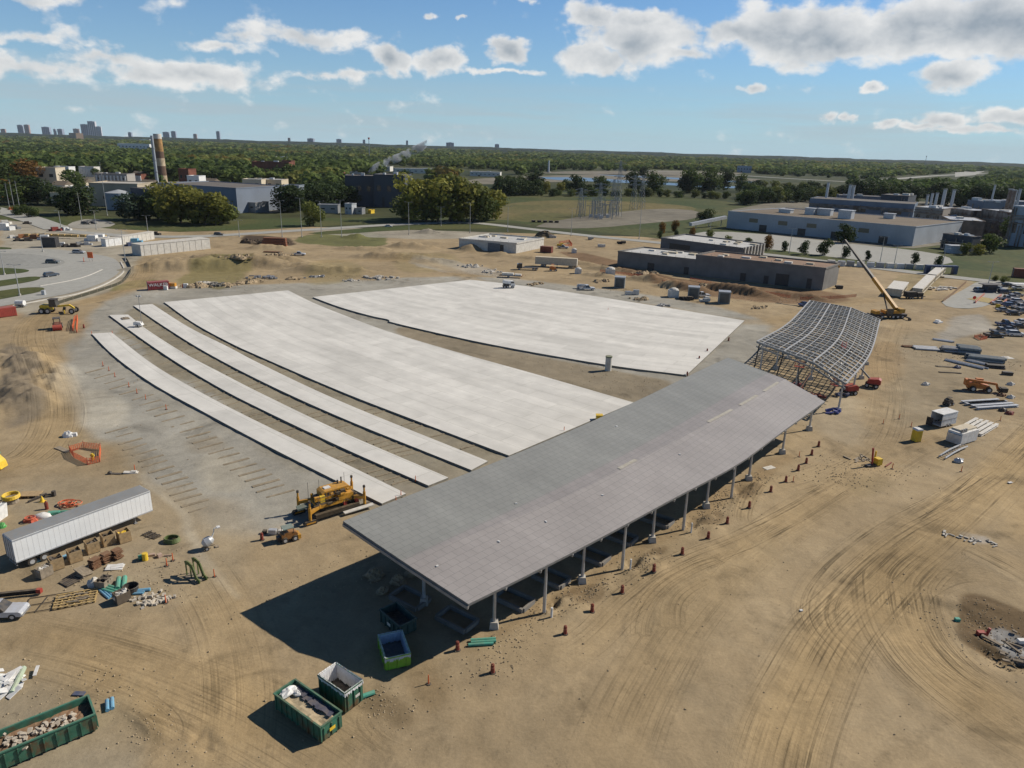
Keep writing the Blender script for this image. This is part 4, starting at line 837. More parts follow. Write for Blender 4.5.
def leaf_cloud(n,seed,size,shape='round',lobes=9,jit=.45):
    """unit-height crown: leaf-sized quads gathered on uneven lobes; returns verts, faces (numpy)"""
    r=np.random.default_rng(seed); C=[]
    for i in range(lobes):
        a=r.uniform(0,2*PI); z=.16+.68*((i+.5)/lobes) if shape!='tall' else .2+.7*((i+.5)/lobes)
        wd=(.30 if shape!='tall' else .13)*math.sin(PI*min(1,max(.12,(z-.05)/1.0)))**.6; C.append((math.cos(a)*wd*r.uniform(.3,1),math.sin(a)*wd*r.uniform(.3,1),z,r.uniform(.17,.27)*(1 if shape!='tall' else .62)))
    C=np.array(C); k=r.integers(0,lobes,n); d=r.normal(size=(n,3)); d/=np.linalg.norm(d,axis=1)[:,None]; d[:,2]*=.85
    P=C[k,:3]+d*(C[k,3]*r.uniform(.62,1.08,n))[:,None]
    nrm=d+r.normal(size=(n,3))*jit; nrm/=np.linalg.norm(nrm,axis=1)[:,None]; t=np.cross(nrm,r.normal(size=(n,3))); t/=np.linalg.norm(t,axis=1)[:,None]; b=np.cross(nrm,t)
    s=size*r.uniform(.6,1.4,n)[:,None]; q=np.stack([P-t*s-b*s*.7,P+t*s-b*s*.5,P+t*s*.8+b*s*.8,P-t*s*.7+b*s*.6],1)
    return q.reshape(-1,3),C
def tree_proto(kind,seed,shape,n=1500,size=.030):
    v,C=leaf_cloud(n,seed,size,shape,11); me=bpy.data.meshes.new('crown'); nv=len(v); me.from_pydata(v.tolist(),[],[(4*i,4*i+1,4*i+2,4*i+3) for i in range(nv//4)]); me.materials.append(LF[kind]); me.update()
    t=thing('tree','tree','tree',(0,0,-500)); c=bpy.data.objects.new('crown',me); COL.objects.link(c); c.parent=t
    mb=MB().cyl((0,0,0),(0,0,.35),.022,.015,7); 
    for q in C[:6]: mb.cyl((0,0,.2+.1*random.random()),tuple(q[:3]),.011,.004,5)
    mb.build('trunk',BARK,t); return t
PROT={}
def tree(P,h,kind,label,shape='round',group=None,wf=1.0,seed=None):
    s=(seed if seed is not None else random.randrange(4)); k=(kind,shape,s)
    if k not in PROT: PROT[k]=tree_proto(kind,hash((len(PROT),7))%1000+s*13,shape); o=PROT[k]; o.location=P; o.rotation_euler=(0,0,0)
    else: o=copy_tree(PROT[k],P)
    o.name='tree'; o.scale=(h*wf,h*wf,h); o.rotation_euler=(0,0,random.uniform(0,6.28)); o['label']=label
    if group: o['group']=group
    elif 'group' in o: del o['group']
    return o
def tree_px(x,yb,yt,kind,label,shape='round',group=None,wf=1.0):
    P=flat(x,yb); return tree(P,hpx(P,yb-yt)*1.04,kind,label,shape,group,wf)
rs=random.Random(21)
def c4(ox,oy,s,*pts): return [(ox+x/s,oy+y/s) for x,y in pts]
LINER=mat('white_liner_sheet',(.60,.60,.60),.6,0,.12,3,.3); LINERB=mat('pale_blue_liner_sheet',(.42,.48,.56),.6,0,.12,3,.3)
# ---- dumpsters
dumpster(c4(200,588,4.267,(404,393),(605,527),(513,600),(318,450)),1.75,'long green dumpster heaped with sand, nearest the camera beside the white-lined dumpster',GREEN,load=(SAND,.78,'sand'),sticker=(1,.0,'x',YEL2,.6))
d_=bpy.data.objects['dumpster']; mb=MB(); r=random.Random(2)
for i in range(14): mb.bx((-2.3+i*.36,.62+r.uniform(-.08,.08),1.5+r.uniform(-.03,.06)),(.42,.72+r.uniform(-.1,.15),.08),r.uniform(-.2,.2),r.uniform(-.15,.15))
mb.build('dark_liner',mat('dark_blue_sheet',(.03,.045,.09),.5),d_); mb=MB().blob((-2.5,-.1,1.55),.5,.9,.35,3,12,4,.25).blob((-1.9,.3,1.5),.6,.3,.25,4,10,4,.2); mb.build('white_cloth',WHITE,d_)
dumpster(c4(200,588,4.267,(500,370),(585,325),(698,400),(612,447)),2.3,'tall green dumpster with a white plastic liner over its rim',GREEN,liner=LINER,load=(mat('dark_waste',(.08,.07,.06),.9),.35,'x'),sticker=(1,.3,'x',OFFW,.5),seed=4,longribs=6)
dumpster(c4(200,588,4.267,(862,182),(898,285),(790,300),(760,205)),1.5,'lime green dumpster with a pale liner in the shadow of the grey roof',LIME,liner=LINERB,load=(mat('grey_waste',(.12,.12,.13),.9),.35,'x'),seed=6,longribs=4,door=False)
dumpster(c4(200,588,4.267,(840,65),(925,130),(850,168),(765,90)),1.5,'dark teal dumpster deep in the shadow behind the lime green one',DTEAL,load=(BLACK,.5,'x'),sticker=(.0,-1,'y',OFFW,.6),seed=7,longribs=5)
dumpster([(88.2,697),(95,713),(-12,760),(-19,737)],1.75,'long green dumpster of broken rubble at the lower left corner',GREEN,load=(mat('rusty_dirt',(.17,.09,.05),.95,0,.3,1),.70,'rubble'),sticker=(.0,-1,'y',YEL2,.9),seed=9,rim=mat('teal_green_rim',(.02,.17,.12),.5,0,.2,1))
# ---- semi trailer
q=[at(x,y,1.15) for x,y in ((16.4,563),(152.8,510.4))]; th=ang(q[0],q[1]); c=(q[0]+q[1])/2; n=Vector((-math.sin(th),math.cos(th),0))
Lt=(q[1]-q[0]).length; W_=2.6; c=c+n*W_/2; tr=thing('semi_trailer','long white box semi trailer with a dull grey roof, beside the plywood crates','semi trailer',(c.x,c.y,0),th)
MB().box(-Lt/2,Lt/2,-W_/2,W_/2,1.15,4.05).build('box_body',mat('trailer_white_side',(.78,.78,.76),.5,0,.05,.5,dust=.12),tr)
MB().box(-Lt/2+.05,Lt/2-.05,-W_/2+.05,W_/2-.05,4.052,4.09).build('roof_skin',mat('dull_trailer_roof',(.27,.29,.30),.5,.2,.15,.4),tr)
r=MB()
for i in range(28): r.bx((-Lt/2+.3+i*(Lt-.6)/27,-W_/2-.003,2.6),(.03,.007,2.75)); r.bx((-Lt/2+.3+i*(Lt-.6)/27,W_/2+.012,2.6),(.04,.025,2.75))
r.build('side_seams',mat('trailer_seam',(.61,.61,.60),.5),tr)['kind']='stuff'
MB().bx((0,-W_/2-.03,1.2),(Lt,.05,.14)).bx((0,-W_/2-.03,3.98),(Lt,.05,.12)).build('side_rail',LGREY,tr)
d=MB().bx((-Lt/2-.04,-.63,2.6),(.06,1.2,2.7)).bx((-Lt/2-.04,.63,2.6),(.06,1.2,2.7)); d.build('rear_doors',mat('pale_trailer_door',(.55,.56,.56),.5),tr)
d=MB(); 
for y in (-.35,.35,-.95,.95): d.cyl((-Lt/2-.1,y,1.3),(-Lt/2-.1,y,3.9),.035,n=6)
d.build('lock_bars',GREY,tr)
for x in (-Lt/2+1.6,-Lt/2+2.9):
    MB().cyl((x,-W_/2+.2,.5),(x,W_/2-.2,.5),.09).build('axle',GREY,tr)
    for sy in (-1,1): wheel(tr,x,sy*(W_/2-.3),.5,.5,.5)
for sy in (-1,1): MB().bx((Lt/2-2.2,sy*.8,.6),(.14,.14,1.15)).bx((Lt/2-2.2,sy*.8,.04),(.4,.4,.08)).build('landing_leg',GREY,tr)
MB().bx((-Lt/2+.1,0,.7),(.12,2.2,.14)).bx((-Lt/2+.1,-.8,.95),(.1,.1,.4)).bx((-Lt/2+.1,.8,.95),(.1,.1,.4)).build('underride_bar',GREY,tr)
# ---- plywood crates along the trailer
def crate(P,rz,sx,sy,h,label,fill,name='plywood_crate',m=WOOD,group='open crates along the white trailer'):
    t=thing(name,label,'crate',P,rz,group); w=.06; s=MB()
    for i,(a,b) in enumerate((((-sx/2,-sy/2),(sx/2,-sy/2)),((sx/2,-sy/2),(sx/2,sy/2)),((sx/2,sy/2),(-sx/2,sy/2)),((-sx/2,sy/2),(-sx/2,-sy/2)))): 
        k=w/2 if i%2 else 0; 
        if i%2==0: s.bx(((a[0]+b[0])/2,a[1],h/2+.1),(sx+w,w,h))
        else: s.bx((a[0],0,h/2+.1),(w,sy-w,h-.01))
    s.build('side_boards',m,t); MB().box(-sx/2+w,sx/2-w,-sy/2+w,sy/2-w,.1,.16).build('floor_board',m,t)
    b=MB(); 
    for y in (-.4,0,.4): b.bx((0,y*sy,.05),(sx,.14,.1))
    b.build('skid',WOODG,t)
    r=random.Random(int(P.x*100)); f=MB()
    for i in range(16): f.bx((r.uniform(-.36,.36)*sx,r.uniform(-.36,.36)*sy,.2+h*.55+r.uniform(-.15,.2)),(r.uniform(.3,.8),r.uniform(.1,.3),r.uniform(.1,.5)),r.random()*3,r.uniform(-.5,.5))
    f.build('contents',fill,t); return t
th_=th
CRATES=[((57,569),BLACK,'open plywood crate of dark parts near the rear wheels of the white trailer'),((75.5,561.5),DARK,'open plywood crate of grey and black fittings, second from the left along the trailer'),
    ((93,552.5),BLACK,'open plywood crate in the middle of the row along the trailer'),((108.5,545),DARK,'open plywood crate of black fittings just left of the yellow-filled crate'),((124.5,542),YEL2,'plywood crate heaped with yellow fittings at the right end of the crate row')]
for (x,y),f,l in CRATES: crate(gpx(x,y-1),th_-.15,1.3,1.3,1.4,l,f)
crate(gpx(45,576),th_+.2,1.4,1.0,1.15,'weathered grey slatted crate at the rear end of the white trailer',OFFW,m=WOODG)
crate(gpx(104.5,586),th_+.5,1.5,1.2,.9,'brown wooden bin between the pale sack and the green pipes',BLACK,m=WOODG)
crate(gpx(122.5,601),th_-.05,1.4,1.1,1.1,'dark wooden bin with white scraps on top, below the black tub',OFFW,m=mat('dark_brown_wood',(.10,.08,.06),.85))
# rusty stacks
for (x,y),l in (((95.5,567),'rust brown stack of plates, leftmost of the three rusty stacks'),((106,562),'rust brown stack of plates, middle one of the three rusty stacks'),((117.5,558.5),'rust brown stack of plates, rightmost of the three rusty stacks')):
    mb=MB(); r=random.Random(x)
    for i in range(11): mb.bx((r.uniform(-.1,.1),r.uniform(-.1,.1),.07+i*.11),(1.0+r.uniform(-.08,.08),.85,.075),r.uniform(-.15,.15))
    one('rusty_stack',l,'stack of plates',mb,RUST,gpx(x,y),th_+.2,'rusty stacks by the crates')
# bundles, sheets, sacks
mb=MB(); r=random.Random(4)
for i in range(10): mb.bx((0,-.7+i*.15,.3+.06*i),(1.5,.11,.12),.02*i,.25)
mb.bx((0,0,.15),(1.3,1.2,.3)); one('board_bundle','leaning bundle of grey boards left of the rusty stacks','bundle of boards',mb,WOODG,gpx(84,575),th_+.3)
mb=MB()
for i in range(5): mb.bx((0,-.7+i*.35,.07+.01*i),(1.9,.28,.1),.03*i)
one('dark_strips','dark flat strips on the dirt below the grey boards','mat',mb,BLACK,gpx(71,581),th_+.15)  # thin black strips lying on the dirt
one('white_sheet','single pale sheet lying flat right of the rusty stacks','sheet',MB().bx((0,0,.06),(1.9,1.2,.06),0,.05).bx((.2,.1,.12),(1.3,.9,.04),.2),WHITE,gpx(115,567.5),.2)
mb=MB().blob((0,0,0),.75,.6,.9,5,12,5,.14).blob((.5,.35,0),.5,.5,.6,6,10,4,.16); one('pale_sack','bulging pale sack beside the brown wooden bin','sack',mb,OFFW,gpx(94.5,585),0,smooth=True)
# lumber grid (pallet frames)
P=gpx(76,600); t=thing('lumber_grid','wide grid of yellow lumber frames lying on the dirt near the pickup','lumber frame',P,R(22)); r=random.Random(6)
for i in range(7):
    MB().bx((-1.95+i*.65,0,.12),(.13,2.6,.16)).build('joist',WOODY,t)
for j in range(6): MB().bx((r.uniform(-.1,.1),-1.25+j*.5,.25),(4.0,.17,.08),r.uniform(-.02,.02)).build('slat',WOODY,t)
for k in range(6): MB().bx((r.uniform(-1.4,1.4),r.uniform(-.9,.9),.34),(1.2,.14,.07),r.uniform(-.3,.3)).build('loose_board',WOODG,t)
t=thing('wire_frame','thin black rod frame lying on the dirt between the pickup and the lumber grid','rod frame',gpx(50,603),R(20)); mb=MB()
for a,b in (((-2.2,-1.4),(2,-1.4)),((2,-1.4),(2,1.4)),((2,1.4),(-2.2,1.4)),((-2.2,1.4),(-2.2,-1.4)),((-2.2,0),(2,0)),((-1,-1.4),(-.4,1.4))): mb.beam((a[0],a[1],.12),(b[0],b[1],.12),.07)
mb.build('rods',BLACK,t)
t=thing('steel_beam','long dark steel beam with a red end lying behind the white pickup','steel beam',gpx(14,597.5),0); a=flat(-12,600)-gpx(14,597.5); b=flat(40,594.5)-gpx(14,597.5)
MB().beam((a.x,a.y,.3),(b.x,b.y,.3),.35,.06).beam((a.x,a.y,.7),(b.x,b.y,.7),.35,.06).beam((a.x,a.y,.5),(b.x,b.y,.5),.06,.36).build('beam_body',DARK,t); MB().bx((b.x,b.y,.5),(.5,.42,.5)).build('red_end',RED,t)
# pipes
def pipes(P,rz,n,L,r_,m,label,name='pipe_bundle',group=None,layers=1,cat='pipes',spread=1.0):
    t=thing(name,label,cat,P,rz,group)
    for l in range(layers):
        for i in range(n-l):
            o=MB(); y=(i-(n-l-1)/2)*2.1*r_*spread; z=r_+l*1.8*r_; dl=random.uniform(-.06,.06)*L
            o.cyl((-L/2+dl,y,z),(L/2+dl,y,z),r_,n=10); o.build('pipe',m,t)
    return t
pipes(gpx(121.5,585),R(115),2,2.2,.28,TEAL,'short stubby teal pipes standing aslant above the black tub')
pipes(gpx(111,590.5),R(-20),3,2.0,.18,TEAL,'low bundle of teal green pipes left of the black tub')
pipes(gpx(106.5,594),R(-38),3,2.4,.12,BLUE,'thin pale blue pipes in front of the teal bundle')
pipes(gpx(133,594),R(8),2,2.2,.14,BLUE,'pale blue pipes under the black tub')
pipes(gpx(143,591.5),R(14),1,1.7,.2,BLUE,'single blue pipe right of the black tub')
pipes(gpx(67,557),th_,2,3.6,.16,BLUE,'bright blue pipes stuck between the crates and the white trailer')
pipes(gpx(39,561),th_,2,2.0,.16,BLUE,'short blue pipes by the rear wheels of the trailer')
pipes(gpx(482,643),R(8),3,2.6,.17,TEAL,'teal green pipes at the foot of the nearest shelter column')
pipes(gpx(366,697),R(30),1,1.6,.22,TEAL,'lone teal pipe beside the white-lined dumpster')
pipes(gpx(110,706),R(-60),2,1.4,.18,BLUE,'short pale blue pipes at the end of the rubble dumpster')
pipes(gpx(19,681),R(108),1,3.4,.26,mat('pale_green_pipe',(.36,.45,.33),.5),'pale green pipe leaning on the white debris at the left edge')
mb=MB().bx((0,0,.1),(1.0,.5,.12),.0); one('dark_mat','small dark blue mat lying above the rubble dumpster','mat',mb,NAVY,gpx(79,694.5),0)
t=thing('black_tub','round black tub among the teal and blue pipes','tub',gpx(131.5,592)); mb=MB().cyl((0,0,0),(0,0,.8),.75,.8,18,False); mb.ring((0,0,.8),.8,.05,18,5); mb.build('tub_wall',BLACK,t); MB().cyl((0,0,.1),(0,0,.14),.72,n=18).build('tub_floor',DARK,t)
# rubble scatter, kept as one heap of broken pieces
mb=MB(); r=random.Random(12)
for i in range(42): mb.bx((r.gauss(0,1.2),r.gauss(0,.7),.1+r.random()*.12),(r.uniform(.2,.75),r.uniform(.15,.4),r.uniform(.1,.3)),r.random()*3,r.uniform(-.3,.3))
tag(mb.build('rubble_scatter',mat('pale_block_rubble',(.50,.45,.37),.9,0,.3,2),loc=gpx(150,600)),'scatter of pale broken blocks right of the dark wooden bin','rubble')
put(_del,gpx(166,603),label='orange delineator post beside the pale block rubble'); put(_del,gpx(167,566),label='orange delineator post right of the yellow and teal drums, nearer the crates',group='orange delineator posts'); put(_del,gpx(173,560.5),label='orange delineator post just behind another, under the green hose coil')
put(_del,gpx(214.5,577),label='orange delineator post right of the olive frames'); put(_del,gpx(135,471),label='orange delineator post next to the small white plate behind the trailer')
one('white_plate','small pale plate on the dirt behind the right end of the trailer','plate',MB().bx((0,0,.1),(2.0,.7,.16),.1,.1).bx((.4,.1,.25),(.8,.5,.12)),OFFW,gpx(131,473),.1)
mb=MB().blob((0,0,0),.4,.3,.5,1,8,4,.2); mb.bx((.9,.1,.05),(1.5,.5,.06)); one('black_bag','small black bag on the dirt behind the trailer','bag',mb,BLACK,gpx(110,474))
t=thing('drum_pair','yellow drum lying against a teal drum below the right end of the crates','drum',gpx(143,560)); MB().cyl((.3,0,0),(.3,0,.95),.33,n=12).build('yellow_drum',YEL2,t); MB().cyl((-.5,0,.3),(.0,.5,.3),.3,n=12).build('teal_drum',TEAL,t)
mb=MB().bx((0,0,.15),(.7,.4,.3),.4).bx((1.0,-.1,.2),(.5,.5,.4),.9).bx((1.9,.1,.1),(.9,.12,.12),.2); one('scrap_blocks','small pinkish blocks on the dirt by the two posts','block',mb,mat('pinkish_block',(.42,.30,.24),.85),gpx(152,556))
mb=MB(); 
for i in range(4): mb.beam((-1.2,i*.28,.12),(1.2,i*.28+.2,.12),.1)
for i in range(3): mb.beam((-.9+i*.8,-.2,.2),(-.8+i*.8,1.1,.2),.1)
one('rail_frame','small dark ladder-like rail frame right of the crates','rail frame',mb,BLACK,gpx(148,537.5),R(-30))
t=thing('hose_coil','dark green hose coil lying on the dirt','hose coil',gpx(172,541.5)); t['label']='dark green hose coil lying right of the crates'
for i in range(4): MB().ring((0,0,.12+i*.14),.95-.03*i,.09,22,5,.8).build('hose_loop',DGREEN,t)
t=thing('hose_coil','bright yellow hose coil on a dark base behind the white trailer','hose coil',gpx(12,502))
for i in range(3): MB().ring((0,0,.75+i*.17),1.0,.12,24,6).build('hose_loop',YEL2,t)
MB().cyl((0,0,0),(0,0,.6),.9,.8,14).build('base',WOODG,t)
t=thing('hose_coil','tangled orange hose coil behind the middle of the white trailer','hose coil',gpx(70,506)); r=random.Random(3)
for i in range(5): MB().ring((r.uniform(-.8,.8),r.uniform(-.4,.4),.12+.1*i),r.uniform(.8,1.3),.07,22,5,.7).build('hose_loop',mat('orange_red_hose',(.65,.12,.04),.5),t)
mb=MB().bx((0,0,.35),(2.6,1.6,.12),.1,.04); 
for i in range(3): mb.bx((-1+i,0,.15),(.14,1.6,.26),.1)
one('wood_platform','flat plywood platform behind the trailer, left of the yellow cone','platform',mb,WOOD,gpx(31,496),.1)
one('black_rails','crossed black rails beside the plywood platform','rail',MB().beam((-1.4,0,.2),(1.5,.3,.3),.22).beam((-.6,-1.8,.2),(.5,.5,.3),.22).bx((1.6,.4,.4),(.4,.4,.8)),BLACK,gpx(41,497))
t=thing('traffic_cone','bright yellow cone behind the trailer','traffic cone',gpx(42.5,501.5)); MB().cyl((0,0,.05),(0,0,.85),.3,.06,12).build('cone',YEL2,t); MB().bx((0,0,.03),(.7,.7,.06)).build('base',YEL2,t)
one('fuel_can','small dark red cylinder standing behind the trailer','gas cylinder',MB().cyl((0,0,0),(0,0,1.0),.22,n=10).cyl((0,0,1.0),(0,0,1.2),.1,n=8),DRED,gpx(47,509))
mb=MB().blob((0,0,0),1.2,.6,.6,4,12,4,.15); one('white_bag','long white bag lying behind the trailer','bag',mb,WHITE,gpx(42.5,517),.3,smooth=True)
mb=MB().blob((0,0,0),.9,.6,.55,5,12,4,.2).ring((0,0,.5),.6,.08,16,5); one('red_bundle','red bundle lying left of the white bag behind the trailer','bundle',mb,mat('faded_red_cloth',(.5,.08,.04),.7),gpx(30.5,521))
mb=MB().bx((0,0,.2),(1.4,.6,.35),.2).cyl((.9,.1,.3),(2.0,.3,.3),.2,n=8); one('teal_box','teal crate right of the white bag behind the trailer','crate',mb,TEAL,gpx(54,514))
t=thing('panel_stack','upright stack of pale grey panels cut by the left edge behind the trailer','panel stack',gpx(1,519))
for i in range(5): MB().bx((-.8+i*.3,0,1.0),(.12,1.7,2.0),0,.12).build('panel',LGREY if i%2 else WHITE,t)
mb=MB().blob((0,0,0),.5,.5,.6,5,10,4,.2); one('green_bag','small bright green bag at the left edge behind the trailer','bag',mb,mat('bright_green_bag',(.05,.35,.08),.5),gpx(2,527))
t=thing('yellow_machine','yellow and teal machine cut by the left edge','machine',gpx(-1,469)); MB().prism([(-1.5,.3),(-1.5,2.0),(-.3,2.4),(.7,1.3),(.9,.3)],-.8,.8).build('machine_body',YEL2,t); MB().bx((-.3,0,2.5),(1.2,1.2,.2)).build('machine_top',TEAL,t); MB().cyl((.3,-.9,.4),(.3,.9,.4),.4,n=14).build('roller',DARK,t)
# olive green double frame
t=thing('form_stand','pair of olive green curved frames standing on the dirt','frame',gpx(197,577),R(-35)); t['label']='pair of olive green curved form frames standing near the walk-behind mixer'
for k in (-.55,.35):
    mb=MB(); pr=[(-1.2,1.7),(-.6,1.95),(.2,1.75),(.5,1.1),(.9,.35),(1.5,.2)]
    for a,b in zip(pr[:-1],pr[1:]): mb.beam((a[0],k,a[1]),(b[0],k,b[1]),.12,.5)
    for x in (-1.1,-.2,.6): mb.bx((x,k,.85 if x<.5 else .3),(.1,.12,1.7 if x<.5 else .6))
    mb.build('form_panel',DGREEN,t)
MB().bx((0,-.1,.08),(2.4,1.6,.12)).build('skid',WOODG,t)
# walk-behind mixer
t=thing('concrete_mixer','small white towable mixer with a raised handle on the dirt','mixer',gpx(207.5,549),R(30)); mb=MB(); pr=[(0,.35),(.35,.55),(.7,.7),(1.3,.45)]
mb.cyl((-.5,0,.75),(-.1,0,.95),.3,.62,14).cyl((-.1,0,.95),(.45,0,1.2),.62,.55,14).cyl((.45,0,1.2),(.75,0,1.35),.55,.3,14); mb.build('drum',LGREY,t)
MB().bx((.1,0,.4),(1.5,.12,.12)).beam((0,-.4,0),(.1,-.3,.9),.08).beam((0,.4,0),(.1,.3,.9),.08).bx((1.1,0,.08),(.4,.5,.12)).build('frame',WOODG,t); MB().tube([(.5,0,1.2),(.9,.1,2.0),(1.0,0,2.6),(1.5,0,2.75)],.07).bx((1.5,0,2.72),(.4,.5,.12)).build('handle',WHITE,t)
for sy in (-1,1): wheel(t,-.1,sy*.5,.28,.28,.14)
# pickup, white, front to the right
car(gpx(0,616),R(8),'white pickup truck with a dark windscreen cut by the left edge beside the steel beam',(.50,.53,.58),'pickup',group=None).scale=(.92,.92,.92)
# white debris heap, left edge
mb=MB(); r=random.Random(5)
for i in range(60): mb.bx((r.gauss(-.6,1.3),r.gauss(0,1.2),.15+r.random()*.4),(r.uniform(.4,1.4),r.uniform(.2,.8),.06),r.random()*3,r.uniform(-.5,.5))
mb.blob((-1,0,0),2.2,1.8,.45,3,14,4,.2); tag(mb.build('white_debris',WHITE,loc=gpx(0,690)),'heap of crumpled white sheeting at the left edge above the rubble dumpster','debris heap')
# ---- slipform paver
P0=flat(294,513); Pq=[flat(294,513),flat(319,524),flat(354,509),flat(360,497)]; c=sum(Pq,Vector())/4; th=ang((Pq[0]+Pq[1])/2,(Pq[2]+Pq[3])/2)
t=thing('slipform_paver','large yellow slipform paver on four crawler tracks at the end of the first concrete lane','paving machine',(c.x,c.y,0),th)
lx,ly=4.0,1.9
for sx in (-1,1):
    for sy in (-1,1):
        o=MB(); x,y=sx*lx,sy*ly
        pr=[(x-1.0,.28),(x-.75,0),(x+.75,0),(x+1.0,.28),(x+.75,.62),(x-.75,.62)]; o.prism(pr,y-.24,y+.24); tk=o.build('crawler_track',DARK,t); MB().bx((x,y,.32),(1.3,.56,.2)).build('track_frame',YEL,tk)
        MB().cyl((x,y,.6),(x,y,2.5),.2,n=12).cyl((x,y,2.5),(x,y,3.2),.13,n=10).build('lift_leg',YEL,t); MB().cyl((x,y,3.2),(x,y,3.5),.2,.16,10).build('leg_cap',BLACK,t)
        MB().beam((x,y,1.7),(sx*2.2,sy*1.2,1.9),.34,.45).build('swing_arm',YEL,t)
MB().box(-2.6,2.6,-1.35,1.35,1.55,2.0).build('main_frame',YEL,t)
MB().prism([(-1.5,2.0),(-1.5,3.2),(-1.1,3.4),(2.3,3.4),(2.7,3.1),(2.7,2.0)],-.5,1.4).prism([(.4,2.0),(.4,2.8),(2.6,2.7),(2.6,2.0)],-1.4,-.52).build('engine_hood',YEL,t)
g=MB(); 
for i in range(7): g.bx((-1.1+i*.45,-.515,2.95),(.3,.03,.5))
g.build('hood_grille',BLACK,t); MB().bx((-.4,.5,3.46),(.9,.7,.12)).build('white_hatch',WHITE,t)
MB().cyl((1.9,.8,3.4),(1.9,.8,4.3),.1,n=8).cyl((1.4,.9,3.4),(1.4,.9,3.9),.14,n=8).build('exhaust',BLACK,t)
MB().box(-2.5,.2,-1.3,-.35,2.0,2.1).build('operator_deck',BLACK,t)
h=MB(); 
for x in (-2.5,-1.1,.2): h.cyl((x,-1.3,2.1),(x,-1.3,3.1),.04,n=6)
h.cyl((-2.5,-1.3,3.1),(.2,-1.3,3.1),.04,n=6).cyl((-2.5,-1.3,2.6),(.2,-1.3,2.6),.03,n=6).cyl((-2.5,-1.3,3.1),(-2.5,-.4,3.1),.04,n=6); h.build('handrail',BLACK,t)
MB().bx((-1.6,-.6,2.55),(.7,.4,.9)).build('control_console',YEL2,t)
MB().box(-3.1,3.1,-1.2,1.2,.55,1.54).build('underframe',mat('oily_black',(.025,.02,.015),.6),t); MB().bx((-1.9,.7,2.3),(.7,.9,.6)).build('pump_block',MC['oily_black'],t); MB().bx((2.95,0,1.9),(.5,1.6,.7)).build('fluid_tank',MC['oily_black'],t); MB().box(-3.2,3.2,-2.0,-1.5,.5,1.1).build('mould',MC['oily_black'],t); MB().cyl((-3.4,.3,.9),(3.4,.3,.9),.32,n=12).build('auger',BLACK,t)
MB().beam((.6,-2.4,.5),(5.0,-2.6,.6),.7,.12).build('conveyor_plank',OFFW,t); MB().beam((-4.6,1.0,1.3),(-2.4,.6,1.6),1.1,.25).build('hopper',mat('grey_green_hopper',(.12,.17,.15),.6),t)
r=random.Random(9); h=MB()
for i in range(9): a=Vector((r.uniform(-2.3,3),r.uniform(-1.5,1.2),1.5)); h.tube([a,a+Vector((.4,.1,.5)),a+Vector((.9,r.uniform(-.3,.3),.2)),a+Vector((1.3,0,-.4))],.05)
h.build('hydraulic_hoses',BLACK,t)['kind']='stuff'
for nm,m_ in (('valve_block',MC['oily_black']),('yellow_fitting',YEL)):
    for i in range(7): MB().bx((r.uniform(-2.8,2.8),r.choice((-1.3,-.9,1.5)),r.uniform(1.7,3.2)),(r.uniform(.2,.8),r.uniform(.2,.5),r.uniform(.2,.8))).build(nm,m_,t)
MB().bx((1.4,-1.2,1.15),(.5,.3,.9)).bx((3.0,-1.5,1.4),(.5,.4,.7)).build('red_tank',RED,t)
h=MB(); 
for x,y in ((-2.8,1.2),(-1.2,1.2),(2.6,1.3)): h.cyl((x,y,2),(x,y,4.6),.025,n=5)
h.build('antenna',BLACK,t)
# small tractor beside it
t=thing('small_tractor','small orange machine with a grey-green canopy in front of the big yellow paver','compact machine',gpx(289,540),R(35)); t.scale=(.8,.8,.8)
MB().prism([(-1.2,.5),(-1.2,1.5),(-.4,1.7),(.9,1.6),(1.3,1.2),(1.3,.5)],-.6,.6).build('body',mat('dark_orange_paint',(.26,.11,.03),.5,0,.3,2),t); MB().bx((-.1,0,2.4),(1.7,1.5,.14)).build('canopy_top',mat('grey_green_canopy',(.17,.24,.22),.5),t)
for x,y in ((-.85,.6),(.65,.6),(-.85,-.6),(.65,-.6)): MB().cyl((x,y,1.4),(x,y,2.35),.05,n=6).build('canopy_post',BLACK,t)
for x in (-.8,.8):
    for sy in (-1,1): wheel(t,x,sy*.72,.48,.48,.3)
MB().bx((1.5,0,.55),(.5,1.6,.7)).build('blade',YEL,t); MB().bx((-1.5,.3,.6),(.6,.9,.7)).build('rear_hitch',BLACK,t)
t=thing('grey_generator','small grey generator blocks on the ground left of the orange machine','generator',gpx(273,534)); MB().bx((0,0,.4),(1.0,.6,.6)).build('body',LGREY,t); MB().bx((-1.1,.1,.25),(.5,.5,.4)).build('battery_box',DARK,t); MB().bx((.9,.2,.3),(.5,.5,.5)).build('fuel_box',OFFW,t)
put(_drum,gpx(262,540),label='lone dark red drum left of the small orange machine')
